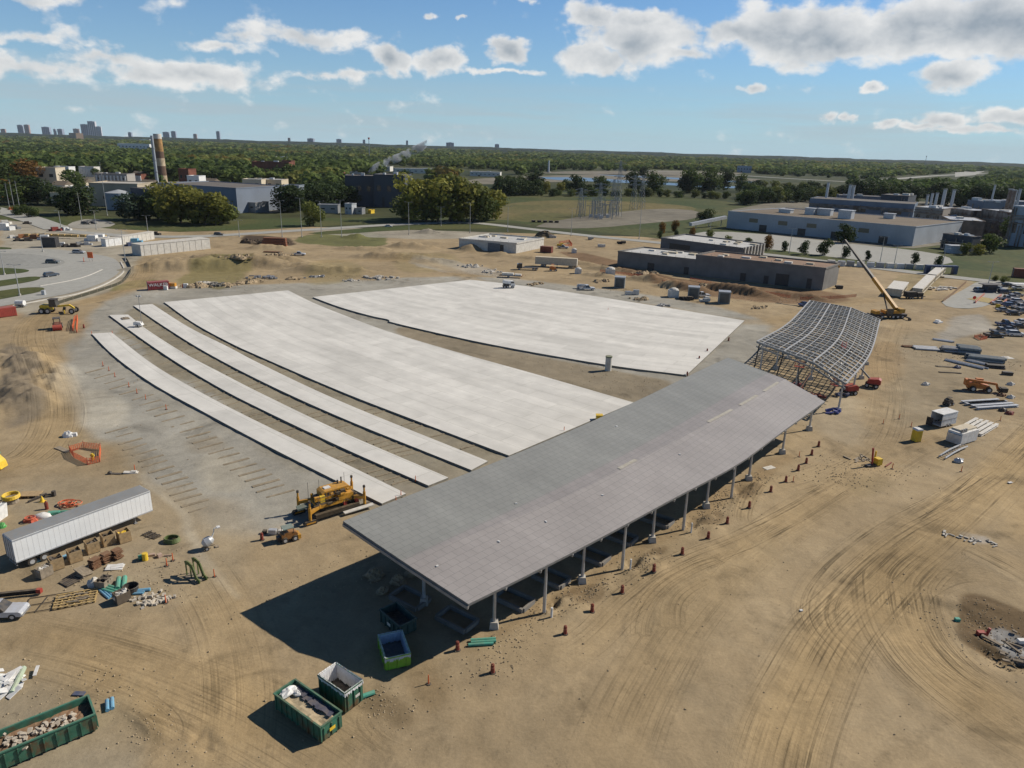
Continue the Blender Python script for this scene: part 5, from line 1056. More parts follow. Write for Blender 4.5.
# ---- dark red drums in front of the shelter
DP=[(457.5,650),(492.5,672.8),(565,634),(592,612),(622,593),(653.5,573.5),(682,554.5),(708,538.5),(727,523.5),(749,507.8),(770.6,492),(785.6,482),(798,470.5),(806,463.5),(811.5,455),(818.4,446.5)]
DL=['dark red drum at the edge of the roof shadow, by the teal pipes','dark red drum nearest the camera, alone on open sand']
for i,(x,y) in enumerate(DP):
    l=DL[i] if i<2 else 'dark red drum, number %s in the line counted from the camera end'%['','','three','four','five','six','seven','eight','nine','ten','eleven','twelve','thirteen','fourteen','fifteen','sixteen'][i]
    put(_drum,gpx(x,y),rs.random(),l.replace('number ',''))
put(_drum,gpx(687,376),label='dark red drum at the near tip of the back concrete slab'); put(_drum,gpx(699,360),label='dark red drum on the right edge of the back slab, nearest its tip'); put(_drum,gpx(707,352.5),label='dark red drum on the right edge of the back slab, farther from its tip'); put(_drum,gpx(728.5,341),label='dark red drum beyond the right corner of the back slab')
put(_del,gpx(428.5,684),label='red delineator post on open sand below the lime green dumpster'); 
for (x,y),l in zip([(103,366),(109,371),(115,377),(129,387),(137,393.5),(145.8,399.5),(166.3,409.5)],['first','second','third','fourth','fifth','sixth','seventh']):
    put(_del,gpx(x,y),label='%s orange post from the far end of the row left of the first lane'%l)
for (x,y),l in (((92,335),'orange post at the far tip of the first concrete lane'),((112.5,334.5),'orange post between the tips of the first and second lanes'),((401,497),'orange post at the near tip of the first concrete lane, left one of two'),((396,503),'orange post at the near end of the first lane beside the paver'),((415.5,482),'orange post on the end of the second concrete lane'),((564,432),'orange post at the end of the main slab by the roof'),((608,311),'small orange post on the far slab edge'),):
    put(_del,gpx(x,y),label=l)
for i,((x,y),l) in enumerate([((793,482),'small orange post beside the pale plate right of the shelter'),((799,457),'small orange post left of the last drums'),((883,424),'red post left of the ring of posts on the sand'),((899,419),'red post on the right of the ring of posts'),((911,427),'red post at the bottom of the ring of posts'),((961,472),'red post on the sand left of the yellow toilet'),((1000,421),'red post near the pale steel beams at the right edge')]): put(_del,gpx(x,y),label=l)
put(_del,gpx(892,469),label='small red post on the sand left of the yellow toilet')
one('pale_plate','small pale plate on the sand right of the shelter columns','plate',MB().bx((0,0,.05),(2.0,1.0,.08),.3),OFFW,gpx(769,468),.2)
one('standpipe','short white pipe stub by the fourth shelter column','pipe stub',MB().cyl((0,0,-.3),(0,0,1.4),.11,n=10),WHITE,gpx(630,571)); one('standpipe','short white pipe stub by the sixth shelter column','pipe stub',MB().cyl((0,0,-.3),(0,0,1.3),.11,n=10),WHITE,gpx(691,533)); one('standpipe','short white pipe stub by the second shelter column','pipe stub',MB().cyl((0,0,-.3),(0,0,1.2),.13,n=10),WHITE,gpx(551.5,617))
# things on the slabs
t=thing('concrete_column','stout pale column stub standing in the gap before the back slab','concrete column',gpx(608,370.5)); MB().cyl((0,0,0),(0,0,3.2),.75,n=18).build('shaft',CONCL,t); MB().cyl((0,0,3.2),(0,0,3.5),.8,n=18).build('cap',mat('greenish_cap',(.16,.19,.13),.8),t)
t=thing('yellow_bin','small bright yellow bin at the near corner of the main slab','bin',gpx(599,421)); MB().box(-.6,.6,-.5,.5,0,1.2).build('body',YEL2,t); MB().box(-.65,.65,-.55,.55,1.2,1.3).build('lid',YEL2,t)
P=on(*flat(139,328)[:2],.42); t=thing('light_tower','towable light tower with a white base on the second concrete lane','light tower',P); MB().prism([(-1.1,.4),(-1.1,1.2),(-.5,1.4),(.8,1.2),(1.2,.4)],-.6,.6).build('engine_box',WHITE,t); MB().cyl((.9,0,.4),(1.0,0,8.2),.07,n=8).build('mast',GREY,t)
for x in (-.4,.4): MB().bx((1.0+x,0,8.2),(.5,.3,.35)).build('lamp_head',LGREY,t)
for sy in (-1,1): wheel(t,-.1,sy*.7,.33,.33,.2)
MB().beam((1.1,0,.45),(2.2,0,.4),.1).build('tow_bar',BLACK,t)
for x in (-1,1): MB().beam((x*.6,-1.3,.1),(x*.6,1.3,.1),.08).build('outrigger',BLACK,t)
mb=MB().box(-2.6,-.4,-.9,.9,0,.14); mb.bx((-1.6,0,.22),(1.2,.8,.15),.2); one('wood_forms','small pale stack of forms at the far tip of the second lane','boards',mb,WOODG,on(*flat(127,321)[:2],.42),R(-50))
# truck-like white machine on the far edge of the back slab
t=thing('concrete_truck','small white and black concrete machine at the far edge of the back slab','concrete machine',on(*flat(508,289)[:2],.42),R(10))
MB().prism([(-1.8,.7),(-1.8,1.5),(.4,1.5),(.4,.7)],-1.0,1.0).build('chassis',BLACK,t); MB().prism([(.8,.8),(.8,2.6),(1.7,2.6),(2.3,1.7),(2.4,.8)],-1.0,1.0).build('cab',WHITE,t); MB().cyl((-1.9,0,2.4),(.7,0,1.9),.7,1.0,14).build('mixing_drum',WHITE,t); MB().box(.86,2.0,-1.02,1.02,1.8,2.4).build('windows',GLASS,t)
for x in (-1.4,-.3,1.6):
    for sy in (-1,1): wheel(t,x,sy*.95,.5,.5,.35)
# ---- upper left machines
def grader(P,rz,label,body,name='motor_grader'):
    t=thing(name,label,'grader',P,rz); MB().prism([(-3.4,.8),(-3.4,1.9),(-3,2.1),(-1.2,2.0),(-1.0,.8)],-.8,.8).build('engine_hood',body,t)
    MB().prism([(-1.2,1.6),(-1.1,3.3),(.3,3.3),(.5,1.6)],-.8,.8).build('cab_glass',GLASS,t); MB().bx((-.4,0,3.38),(1.8,1.8,.14)).build('cab_roof',BLACK,t)
    MB().beam((.2,0,1.6),(3.2,0,1.9),.35,.4).beam((3.2,0,1.9),(4.2,0,1.1),.35,.4).build('front_frame',body,t); MB().bx((1.7,0,.5),(.16,3.8,.65),R(30)).build('mouldboard',body,t); MB().beam((2.0,0,1.4),(1.7,0,.6),.5).build('circle_drive',BLACK,t)
    for x in (-2.9,-1.5,4.0):
        for sy in (-1,1): wheel(t,x,sy*1.05,.68,.68,.4)
    return t
grader(gpx(57,313),R(8),'yellow motor grader with a black cab roof left of the slab yard',YEL2).scale=(1.15,1.25,1.2)
t=thing('asphalt_roller','dark red compactor roller in front of the yellow grader','roller',gpx(58,329),R(-60)); MB().prism([(-1.8,.7),(-1.8,1.5),(-.6,1.8),(0,1.5),(.9,1.3),(.9,.7)],-.8,.8).build('body',mat('dark_maroon_paint',(.12,.02,.02),.5),t); MB().cyl((1.7,-1.0,.75),(1.7,1.0,.75),.75,n=18).build('drum',RED,t); MB().bx((-.2,0,2.9),(2.2,1.7,.15)).build('canopy_top',BLACK,t)
for x,y in ((-1.1,.7),(.8,.7),(-1.1,-.7),(.8,-.7)): MB().cyl((x,y,1.5),(x,y,2.85),.06,n=6).build('canopy_post',BLACK,t)
for sy in (-1,1): wheel(t,-1.3,sy*.85,.7,.7,.5)
NETM=mat('orange_netting',(.62,.12,.04),.7,0,.4,4)
def netting(px,name_label,pts,h=1.1):
    O_=gpx(*px); t=thing('safety_netting',name_label,'safety netting',O_); mb=MB(); P=[gpx(*p)-O_ for p in pts]
    for a,b in zip(P[:-1],P[1:]):
        L_=(b-a).length; n=max(2,int(L_/.3)); 
        for i in range(n): p=a.lerp(b,i/n); mb.beam(p+Vector((0,0,.05)),p+Vector((0,0,h)),.05)
        for k in range(5): mb.beam(a+Vector((0,0,.1+k*h/5)),b+Vector((0,0,.1+k*h/5)),.06)
    mb.build('mesh_sheet',NETM,t)
    for p in P: MB().cyl(p,p+Vector((0,0,h+.2)),.05,n=6).build('stake',RED,t)
    return t
netting((86,459),'orange safety netting around a pit left of the lanes',[(70,452),(84,448),(101,450),(100,462),(88,465),(74,458),(70,452)])
one('wood_plank','long plank lying above the orange netting left of the lanes','plank',MB().bx((0,0,.1),(3.4,.9,.1)),WOODG,gpx(63,450),R(-30)); one('yellow_hydrant','small yellow post inside the orange netting','hydrant',MB().cyl((0,0,0),(0,0,1.1),.2,n=10).bx((0,0,.8),(.6,.2,.2)),YEL2,gpx(93,460))
mb=MB().blob((0,0,0),.95,.7,.95,8,12,5,.12).bx((.9,.2,.3),(.8,.6,.6),.3); one('white_bag','plump white bulk bag on the gravel left of the lanes','bulk bag',mb,WHITE,gpx(68.5,436.5),smooth=False)
netting((75,327),'orange safety netting behind the roller left of the slabs',[(73,331),(75,321),(78,319),(77,333)],1.4)
put(_drum,gpx(84,328),label='red drum beside the netting near the far tip of the lanes')
a,b=gpx(148,290),gpx(169,288.5); th=ang(a,b); P=(a+b)/2
o=container(P,th,(b-a).length,2.5,2.7,mat('container_crimson',(.28,.03,.045),.5,0,.15,1),'crimson storage container with white lettering by the curved road',group='storage containers'); label_text(o,'WALKER',(0,-1.34,1.7),(PI/2,0,0),1.5,WHITE)
t=thing('orange_compressor','small orange and white machine at the right end of the crimson container','compressor',gpx(172.5,288.5)); MB().box(-1.2,1.2,-.7,.7,.8,1.9).build('hood',mat('orange_yellow_paint',(.55,.25,.03),.5),t); MB().box(-1.5,1.4,-.72,.72,.1,.8).build('base',OFFW,t)
t=thing('white_sign_box','small white box beside the crimson container','utility box',gpx(166,290)); MB().box(-.6,.6,-.4,.4,.1,1.4).build('body',WHITE,t)
t=thing('white_sign_box','small white and red box right of the orange machine','utility box',gpx(186,288)); MB().box(-.7,.7,-.4,.4,.1,1.5).build('body',WHITE,t); MB().box(-1.1,-.7,-.4,.4,.1,1.3).build('red_end',RED,t)
a,b=gpx(-6,318),gpx(12,315.5); container((a+b)/2,ang(a,b),6.0,2.5,2.6,mat('container_red',(.33,.045,.035),.5,0,.15,1),'red storage container cut by the left edge of the picture',group='storage containers')
t=thing('water_tank','small white tank trailer beside the red container','tank trailer',gpx(21,307)); MB().cyl((-1.2,0,1.3),(1.2,0,1.3),.75,n=16).build('tank',WHITE,t); MB().bx((0,0,.5),(3.0,1.2,.2)).build('frame',GREY,t)
for sy in (-1,1): wheel(t,0,sy*.7,.35,.35,.2)
t=thing('portable_toilet','grey-blue cabinet on the bend of the curved road','cabinet',gpx(44,295)); MB().box(-.5,.5,-.4,.4,0,1.5).build('body',LGREY,t)
# silt fence along the outer bend
P=resample(crom([flat(x,y) for x,y in ((125,258),(129,264),(131,272),(122,283),(104,290),(82,297),(62,303),(48,308))],8),26); mb=MB(); O_=P[13]; t=thing('silt_fence','black silt fence on low stakes following the outer bend of the road','silt fence',O_)
for a,b in zip(P[:-1],P[1:]): mb.beam(a-O_+Vector((0,0,.5)),b-O_+Vector((0,0,.5)),.06,.9)
mb.build('fabric',mat('dark_fence_fabric',(.035,.04,.03),.9),t); mb=MB()
for a in P: mb.beam(a-O_,a-O_+Vector((0,0,1.2)),.1)
mb.build('stakes',WOODG,t)
# ---------------------------------------------------------------- right-hand yard
def steelstack(px,th,n,L,w,label,m=LGREY,layers=1,name='steel_beams',gap=1.6):
    t=thing(name,label,'steel beams',gpx(*px),th)
    for l in range(layers):
        for i in range(n):
            y=(i-(n-1)/2)*w*gap; z=.25+l*.55; dl=random.uniform(-.5,.5); h=.45
            o=MB().bx((dl,y,z+h/2),(L,w,.08)).bx((dl,y,z-h/2+.05),(L,w,.08)).bx((dl,y,z),(L,.08,h-.1)); o.build('beam',m,t)
    for x in (-.35,.35): MB().bx((x*L,0,.04),(.2,n*w*gap,.1)).build('bearer',WOODG,t)
    return t
# crane
P=gpx(888,318); t=thing('mobile_crane','yellow and black telescopic mobile crane with its boom raised over the steel frame','mobile crane',P,R(8))
MB().box(-5.5,5.5,-1.35,1.35,.9,1.5).build('carrier',mat('crane_black',(.03,.03,.035),.5),t); MB().prism([(-5.5,1.5),(-5.5,2.4),(-4.2,2.6),(-3.8,1.5)],-1.3,1.3).build('driver_cab',YEL,t)
for x in (-4.6,-3.0,.8,2.4,4.0):
    for sy in (-1,1): wheel(t,x,sy*1.15,.65,.65,.5)
for x in (-5.0,4.9): MB().bx((x,0,.75),(.35,7.2,.35)).bx((x,3.6,.35),(.7,.7,.7)).bx((x,-3.6,.35),(.7,.7,.7)).build('outrigger',BLACK,t)
MB().box(-2.2,3.6,-1.3,1.3,1.7,2.6).cyl((0,0,1.45),(0,0,1.72),1.0,n=16).build('turntable',YEL,t); MB().box(2.6,4.4,-1.5,1.5,1.9,3.2).build('counterweight',mat('crane_yellow_dark',(.45,.26,.04),.55,0,.3,2),t); MB().box(-2.0,.2,-1.9,-1.32,1.8,3.3).build('operator_cab',GLASS,t)
# boom tip seen at (845,240); solve for the height at a boom length of 38 m in the picture plane
piv=Vector((2.2,0,3.0)); tipd=None
for hh in range(14,46):
    d=ray(845,240); tt=(hh-CH)/d.z; Q=Vector((d.x*tt,d.y*tt,hh)); L_=(Q-(P+piv)).length
    if tipd is None or abs(L_-36)<tipd[0]: tipd=(abs(L_-36),Q)
tl=(tipd[1]-P); tl=Matrix.Rotation(-R(8),4,'Z')@tl; dv=(tl-piv)
for f0,f1,w,m_,nm in ((0,.42,.95,YEL,'boom_base'),(.40,.62,.78,mat('boom_dark',(.05,.05,.055),.5),'boom_section'),(.60,.82,.62,MC['boom_dark'],'boom_section'),(.80,1.0,.5,MC['boom_dark'],'boom_section')):
    MB().beam(piv+dv*f0,piv+dv*f1,w,w*1.15).build(nm,m_,t)
MB().beam(tl,tl+Vector((-.6,0,-.9)),.5,.6).build('boom_head',BLACK,t); MB().cyl((-.6,0,2.3),piv+dv*.25,.22,n=10).build('lift_cylinder',BLACK,t); 
MB().cyl(tl+Vector((-.5,0,-.8)),tl+Vector((-.5,0,-9)),.04,n=5).build('hoist_rope',BLACK,t); MB().bx(tl+Vector((-.5,0,-9.3)),(.5,.3,.8)).build('hook_block',YEL,t)
# lifts
def boomlift(px,rz,label,col=RED,reach=((.4,0,1.6),(3.2,0,4.2),(6.6,0,8.0))):
    t=thing('boom_lift',label,'boom lift',gpx(*px),rz); MB().box(-1.3,1.3,-.9,.9,.5,.9).build('chassis',DARK,t); MB().prism([(-1.7,.95),(-1.7,1.9),(-1.2,2.2),(.9,1.9),(1.1,.95)],-.95,.95).build('turret',col,t)
    for x in (-.95,.95):
        for sy in (-1,1): wheel(t,x,sy*.95,.5,.5,.4)
    for a,b,w in zip(reach[:-1],reach[1:],(.32,.24)): MB().beam(a,b,w).build('arm',mat('lift_arm_grey',(.16,.17,.18),.5),t)
    e=Vector(reach[-1]); mb=MB()
    for dx in (0,.9):
        for dy in (-.9,.9): mb.beam(e+Vector((dx,dy,0)),e+Vector((dx,dy,1.1)),.06)
    for z in (0,.55,1.1): 
        mb.beam(e+Vector((0,-.9,z)),e+Vector((.9,-.9,z)),.06).beam(e+Vector((0,.9,z)),e+Vector((.9,.9,z)),.06).beam(e+Vector((0,-.9,z)),e+Vector((0,.9,z)),.06).beam(e+Vector((.9,-.9,z)),e+Vector((.9,.9,z)),.06)
    mb.bx(e+Vector((.45,0,-.02)),(.95,1.8,.06)); mb.build('basket',col,t); return t
boomlift((871.5,387),R(150),'red boom lift with its arm up at the right edge of the steel frame')
boomlift((797,392),R(60),'red boom lift working beneath the near corner of the steel frame',reach=((.4,0,1.6),(-2,0,4.0),(-3.5,0,6.5)))
boomlift((848,394),R(190),'low red boom lift under the right side of the steel frame',reach=((.4,0,1.5),(1.8,0,2.0),(3.2,0,2.2)))
for (x,y),l in (((842,397),'blue-black pallet of parts at the foot of the frame'),((833,413),'blue tarp bundle beside the front column of the steel frame'),((815,398),'red and grey parts piled under the steel frame'),((786,398),'pale boards and parts piled beneath the middle of the steel frame')):
    mb=MB(); r=random.Random(x); 
    for k in range(9): mb.bx((r.uniform(-1.3,1.3),r.uniform(-.8,.8),.2+r.random()*.5),(r.uniform(.4,1.6),r.uniform(.2,.6),r.uniform(.2,.5)),r.random()*3,r.uniform(-.3,.3))
    one('parts_pile',l,'parts pile',mb,{842:NAVY,833:mat('blue_tarp',(.05,.08,.30),.5),815:DRED,786:OFFW}[x],gpx(x,y))
mb=MB().beam((-3.5,0,.2),(.8,.8,5.2),.3); one('leaning_board','long pale board leaning under the near corner of the steel frame','board',mb,mat('salmon_board',(.50,.30,.20),.8),gpx(806,398),R(20))
# telehandler
t=thing('telehandler','orange telehandler with its boom lowered, beside the pale steel beams','telehandler',gpx(979,391),R(-12))
MB().prism([(-2.6,.7),(-2.6,1.9),(-1.6,2.1),(1.6,1.5),(2.0,.9),(2.0,.7)],-.75,.75).build('body',ORMACH,t); MB().box(-.9,.5,.3,1.15,1.2,2.6).build('cab',GLASS,t); MB().box(-.95,.55,.25,1.2,2.6,2.72).build('cab_roof',ORMACH,t)
MB().beam((-2.8,-.35,2.5),(2.9,-.35,2.0),.42,.5).beam((2.9,-.35,2.1),(3.5,-.35,.8),.35,.4).build('boom',ORMACH,t); MB().bx((3.7,-.3,.8),(.2,1.5,1.0)).bx((4.5,-.75,.35),(1.4,.15,.1)).bx((4.5,.15,.35),(1.4,.15,.1)).build('fork_carriage',BLACK,t); MB().bx((-2.9,0,1.9),(.7,1.3,1.4)).build('counterweight',ORMACH,t); MB().bx((4.6,-.3,.9),(1.3,1.4,.9)).build('load_box',DARK,t)
for x in (-1.7,1.5):
    for sy in (-1,1): wheel(t,x,sy*1.0,.65,.65,.45)
steelstack((984,403),R(14),2,9.5,.8,'pale box beams laid side by side, upper pair below the orange telehandler'); steelstack((993,406),R(14),3,10.5,.8,'pale box beams laid side by side, lower set below the orange telehandler')
t=thing('skid_steer','small dark machine on the sand left of the pale steel beams','compact machine',gpx(948,405),R(30)); MB().prism([(-1,.4),(-1,1.3),(-.2,1.5),(.8,1.0),(.9,.4)],-.5,.5).build('body',BLACK,t); MB().bx((0,0,1.7),(.8,.8,.08)).build('canopy',DARK,t); MB().bx((.1,0,1.1),(.4,.4,.3)).build('seat',BLACK,t)
for x in (-.6,.6):
    for sy in (-1,1): wheel(t,x,sy*.6,.35,.35,.25)
# open white box and toilet and long white box
t=thing('box_trailer','white box with its dark open end facing left, above the yellow toilet','box trailer',gpx(942,425),R(28)); MB().box(-2.3,2.3,-1.15,-1.07,.4,2.8).box(-2.3,2.3,1.07,1.15,.4,2.8).box(2.2,2.3,-1.07,1.07,.4,2.8).box(-2.3,2.2,-1.07,1.07,.4,.48).build('side_walls',WHITE,t); MB().box(-2.35,2.35,-1.2,1.2,2.8,2.9).build('roof',WHITE,t)
for x in (-.5,.4):
    for sy in (-1,1): wheel(t,x,sy*1.05,.35,.35,.2)
MB().bx((-2.8,.9,.9),(.1,1.2,1.6)).build('open_door',DARK,t); MB().bx((0,-1.17,1.6),(4.3,.03,.15)).build('side_stripe',GREY,t)
t=thing('portable_toilet','bright yellow portable toilet with a white roof on open sand','portable toilet',gpx(915.5,441),R(15)); MB().box(-.6,.6,-.6,.6,0,2.2).build('cabin',YEL2,t); MB().prism([(-.68,2.2),(-.5,2.5),(.5,2.5),(.68,2.2)],-.66,.66).build('roof',WHITE,t); MB().box(-.45,.45,-.63,-.602,.15,2.0).build('door',mat('deep_yellow',(.62,.42,.03),.5),t); MB().bx((0,0,.03),(1.3,1.3,.1)).build('skid',BLACK,t); MB().cyl((.45,.45,2.2),(.45,.45,2.8),.06,n=6).build('vent_pipe',BLACK,t)
t=thing('white_tank_box','large white box with long pale rails beside it near the right edge','storage box',gpx(961,441),R(30)); MB().box(-2.6,2.6,-1.3,1.3,.2,2.3).build('body',WHITE,t); MB().box(-1.8,2.8,-.8,1.2,2.302,2.6).build('lid',CREAM,t); 
for k in range(3): MB().bx((-2.2+k*.6,-.9,2.6),(.3,.3,.7)).build('valve',GREY,t)
MB().box(-2.9,-2.65,-1.2,1.2,.2,1.9).build('end_panel',LGREY,t)
steelstack((978,428),R(40),5,9,.6,'long pale beams laid beside the large white box',OFFW,1,gap=1.5); 
t=thing('scaffold_rails','pair of curved pale lattice rails lying below the white box','rail',gpx(953,453),R(38))
for sy in (-.5,.5):
    mb=MB(); P_=[(-4.5+i*.9,sy,.35+.25*math.sin(i/10*PI)) for i in range(11)]; mb.tube(P_,.13); 
    mb.build('rail',LGREY,t)
mb=MB()
for i in range(10): mb.beam((-4.3+i*.95,-.5,.5),(-4.3+i*.95,.5,.5),.1)
mb.build('rungs',GREY,t)
for (x,y),m_,l in (((958,462),LGREY,'small blue-grey stand below the white box'),((1010,398),OFFW,'small pale sack at the right edge by the beams'),((1002,411),BLACK,'small black box right of the pale beams'),((1009,414),DRED,'red-brown spool near the right edge'),((1001,396),RUST,'small rusty rack between the telehandler and the right edge'),((1010,385),OFFW,'pale bag on dark sheet near the right edge'),((957,368),NAVY,'tiny blue box left of the steel pipe piles'),((925,385),OFFW,'tiny pale stone on the sand left of the telehandler')):
    mb=MB(); r=random.Random(x); mb.blob((0,0,0),.8,.6,.7,x,9,4,.2); mb.bx((.8,.3,.2),(.8,.4,.4),r.random()*3); one('site_clutter',l,'small item',mb,m_,gpx(x,y))
t=thing('repair_rig','small orange and yellow drilling rig in a scraped patch of sand','drill rig',gpx(872,466),R(20)); MB().cyl((0,0,0),(-.3,.2,3.2),.16,n=8).build('mast',RED,t); MB().box(.6,1.6,-.5,.5,.2,1.3).build('engine_box',YEL2,t); MB().bx((0,0,.2),(2.6,.8,.25)).build('frame',BLACK,t); MB().cyl((1.2,.8,.2),(1.2,.8,2.2),.14,n=8).build('post',YEL2,t); MB().blob((2.4,1.0,0),.7,.5,.6,3).build('bag',NAVY,t); MB().bx((3.0,-.5,.15),(2.4,.2,.15),.4).build('arm',DRED,t)
mb=MB(); r=random.Random(7)
for k in range(14): mb.bx((r.gauss(0,1.4),r.gauss(0,1.2),.08),(r.uniform(.5,1.6),r.uniform(.1,.5),.1),r.random()*3)
one('board_scraps','scraps of boards strewn beside the small drill rig','scrap boards',mb,WOODG,gpx(864,460))
# pipe piles right of the crane
for (x,y,rz,n,L,r_,ly),m_,l in (((925,349,-8,6,6,.28,1),STEEL,'flat pale pile of galvanised parts left of the dark pipes'),((956,352,-15,5,7,.35,2),GREY,'dark grey pipe pile, left end of the long row'),((967,353,-22,5,5,.5,2),mat('blue_grey_pipe',(.17,.21,.23),.5,.2),'tallest dark pipe pile in the long row'),((985,361,-20,5,8,.35,2),MC['blue_grey_pipe'],'dark pipe pile at the right end of the long row'),
    ((966,365,-52,4,9,.22,1),STEEL,'slanting pale beams in front of the dark pipe piles, left group'),((985,365,-52,3,8,.25,1),LGREY,'slanting white beams in front of the dark pipe piles, right group'),((995,368,-10,4,4,.25,2),BLACK,'black pipe offcuts at the end of the long row'),((943,341,-30,4,5,.2,1),LGREY,'small silver parts above the flat pale pile'),((908,347,-5,4,3,.2,1),RUST,'brown offcuts left of the flat pale pile'),((947,367,-5,4,5,.1,1),WOODG,'thin brown rods below the pipe piles'),((950,373,-5,3,5,.1,1),DARK,'thin dark rods below the brown ones')):
    pipes(gpx(x,y),R(rz),n,L,r_,m_,l,'pipe_pile',layers=ly,group='pipe and beam piles in the yard')
one('white_plates','white sheets stacked by the crane yard','sheets',MB().bx((0,0,.3),(2.6,1.5,.5)).bx((.3,.4,.7),(1.6,1.2,.3),.3),WHITE,gpx(938,323),R(30))
netting((980,338),'red-orange netting heap above the dark pipes',[(974,337.5),(980,336.5),(987,339),(980,340.5),(974,337.5)],.7)
one('pale_tarp','pale tarp lying flat near the right edge','tarp',MB().bx((0,0,.05),(4.5,2.2,.08),.1).blob((0.5,.2,0),1.2,.8,.3,2),OFFW,gpx(1004,358),.1)
one('dark_box_and_board','dark box with a pale board at the right edge above the telehandler','box',MB().bx((0,0,.4),(2.2,1.0,.8)),BLACK,gpx(1007,375),-.2)
# parked vehicles at the right
WH=(.66,.67,.68); BL=(.05,.11,.25); BK=(.03,.035,.04); SL=(.30,.32,.34); DB=(.05,.07,.11)
VL=[((994,337),0,BK,'pickup','black pickup truck in the nearest row by the right edge'),((1000,333),0,SL,'pickup','silver pickup truck behind the black one in the nearest row'),((1015,336),0,WH,'suv','white car half out of frame in the nearest row'),((1005,325.5),0,BL,'pickup','blue pickup truck alone in the middle row'),((1019,328),0,BK,'sedan','black car right of the blue pickup truck'),
  ((1003,311.5),0,SL,'sedan','silver saloon car at the front of the upper row'),((1010,307),0,BL,'suv','blue car behind the silver saloon'),((1006,300),0,WH,'pickup','white pickup truck in the upper row'),((1018,303),0,WH,'suv','white estate car at the right edge, upper row'),((1004,293.5),0,DB,'suv','dark car below the red hoarding'),((1017,296),0,SL,'sedan','grey car under the white awning at the right edge'),((1020,313),0,SL,'pickup','grey pickup truck at the right edge below the upper row'),((1018,289),0,WH,'sedan','white saloon nearest the red hoarding'),((1012,298),0,SL,'sedan','silver saloon tucked among the upper row'),((1012,304.5),0,DB,'sedan','dark blue saloon in the middle of the upper row'),((1020,308.5),0,WH,'pickup','white pickup truck right of the blue car in the upper row'),((999,304.5),0,WH,'sedan','white saloon at the left end of the upper row'),((1013,315),0,BK,'sedan','black saloon at the foot of the upper row'),((1022,323.5),0,WH,'sedan','white saloon behind the middle row at the right edge'),((1009,331),0,DB,'sedan','dark blue saloon between the middle and nearest rows'),((1008,287),0,BK,'suv','black car in the back of the upper row'),
  ((979,291.5),15,SL,'suv','grey car parked at the left of the gate hut'),((998,290.5),-60,mat and (.25,.26,.22),'suv','olive grey car parked at the right of the gate hut'),((891,292.5),25,WH,'pickup','white pickup truck nearest the site offices'),((897,288.5),25,WH,'pickup','white pickup truck behind the other, left of the site offices')]
for (x,y),rz,c_,k,l in VL: car(gpx(x,y),R(rz+random.uniform(-5,5)),l,c_,k)
t=thing('gate_hut','dark gate hut with a flat roof on the access road','gate hut',gpx(988.5,292),R(5)); MB().box(-2.0,2.0,-1.5,1.5,0,2.9).build('walls',DWALL,t); MB().box(-3.6,3.6,-2.0,2.0,2.95,3.15).build('roof',BLACK,t); MB().box(-1.6,1.6,-1.56,-1.505,1.1,2.2).build('window',GLASS,t)
one('hay_mat','straw coloured mat patch on the access road','mat',MB().bx((0,0,.12),(9,10,.1)),mat('straw_mat',(.34,.27,.10),.95,0,.3,1),gpx(986.5,300.5),R(-60))
t=thing('stop_paddle','small red round sign on a stake on the access road','sign',gpx(973,304)); MB().cyl((0,0,0),(0,0,2.0),.05,n=6).build('stake',WOODG,t); MB().cyl((0,-.06,2.3),(0,.0,2.3),.65,n=8).build('sign_face',mat('bright_red_sign',(.75,.03,.02),.5),t)
one('yellow_barrier','small yellow barrier on the road verge left of the parked cars','barrier',MB().bx((0,0,.7),(.3,1.6,1.3)),YEL2,gpx(997.5,308),R(20))
for pts,l in (([(975,303.5),(979,299),(984,295)],'red low barrier left of the straw mat'),([(990,304),(996,299.5),(1001,296)],'red low barrier right of the straw mat'),([(1002,305),(1007,300),(1009,296)],'white and red barrier beside the parked cars')):
    O_=gpx(*pts[0]); mb=MB(); Q=[gpx(*p)-O_ for p in pts]
    for a,b in zip(Q[:-1],Q[1:]): mb.beam(a+Vector((0,0,.4)),b+Vector((0,0,.4)),.3,.8)
    one('road_barrier',l,'road barrier',mb,mat('faded_red_barrier',(.45,.16,.12),.7),O_)
a,b=gpx(1012,277),gpx(1040,279); t=container((a+b)/2,ang(a,b),(b-a).length,2.6,4.0,mat('brown_red_hoarding',(.22,.05,.03),.6),'brown-red container at the right edge behind the parked cars',group='storage containers')
t=thing('white_awning','low white awning roof above the upper row of cars','awning',gpx(1020,290),0); MB().box(-4,4,-2,2,2.4,2.6).build('awning_top',WHITE,t)
for x in (-3.6,3.6):
    for y in (-1.8,1.8): MB().cyl((x,y,0),(x,y,2.4),.07,n=6).build('post',GREY,t)
for (x,y),sz,l in (((1004,283),3,'low green bushes beside the red container'),((995,281),2.4,'low scrubby bush at the end of the access road')): tree(gpx(x,y),sz,'olive',l,wf=1.4)
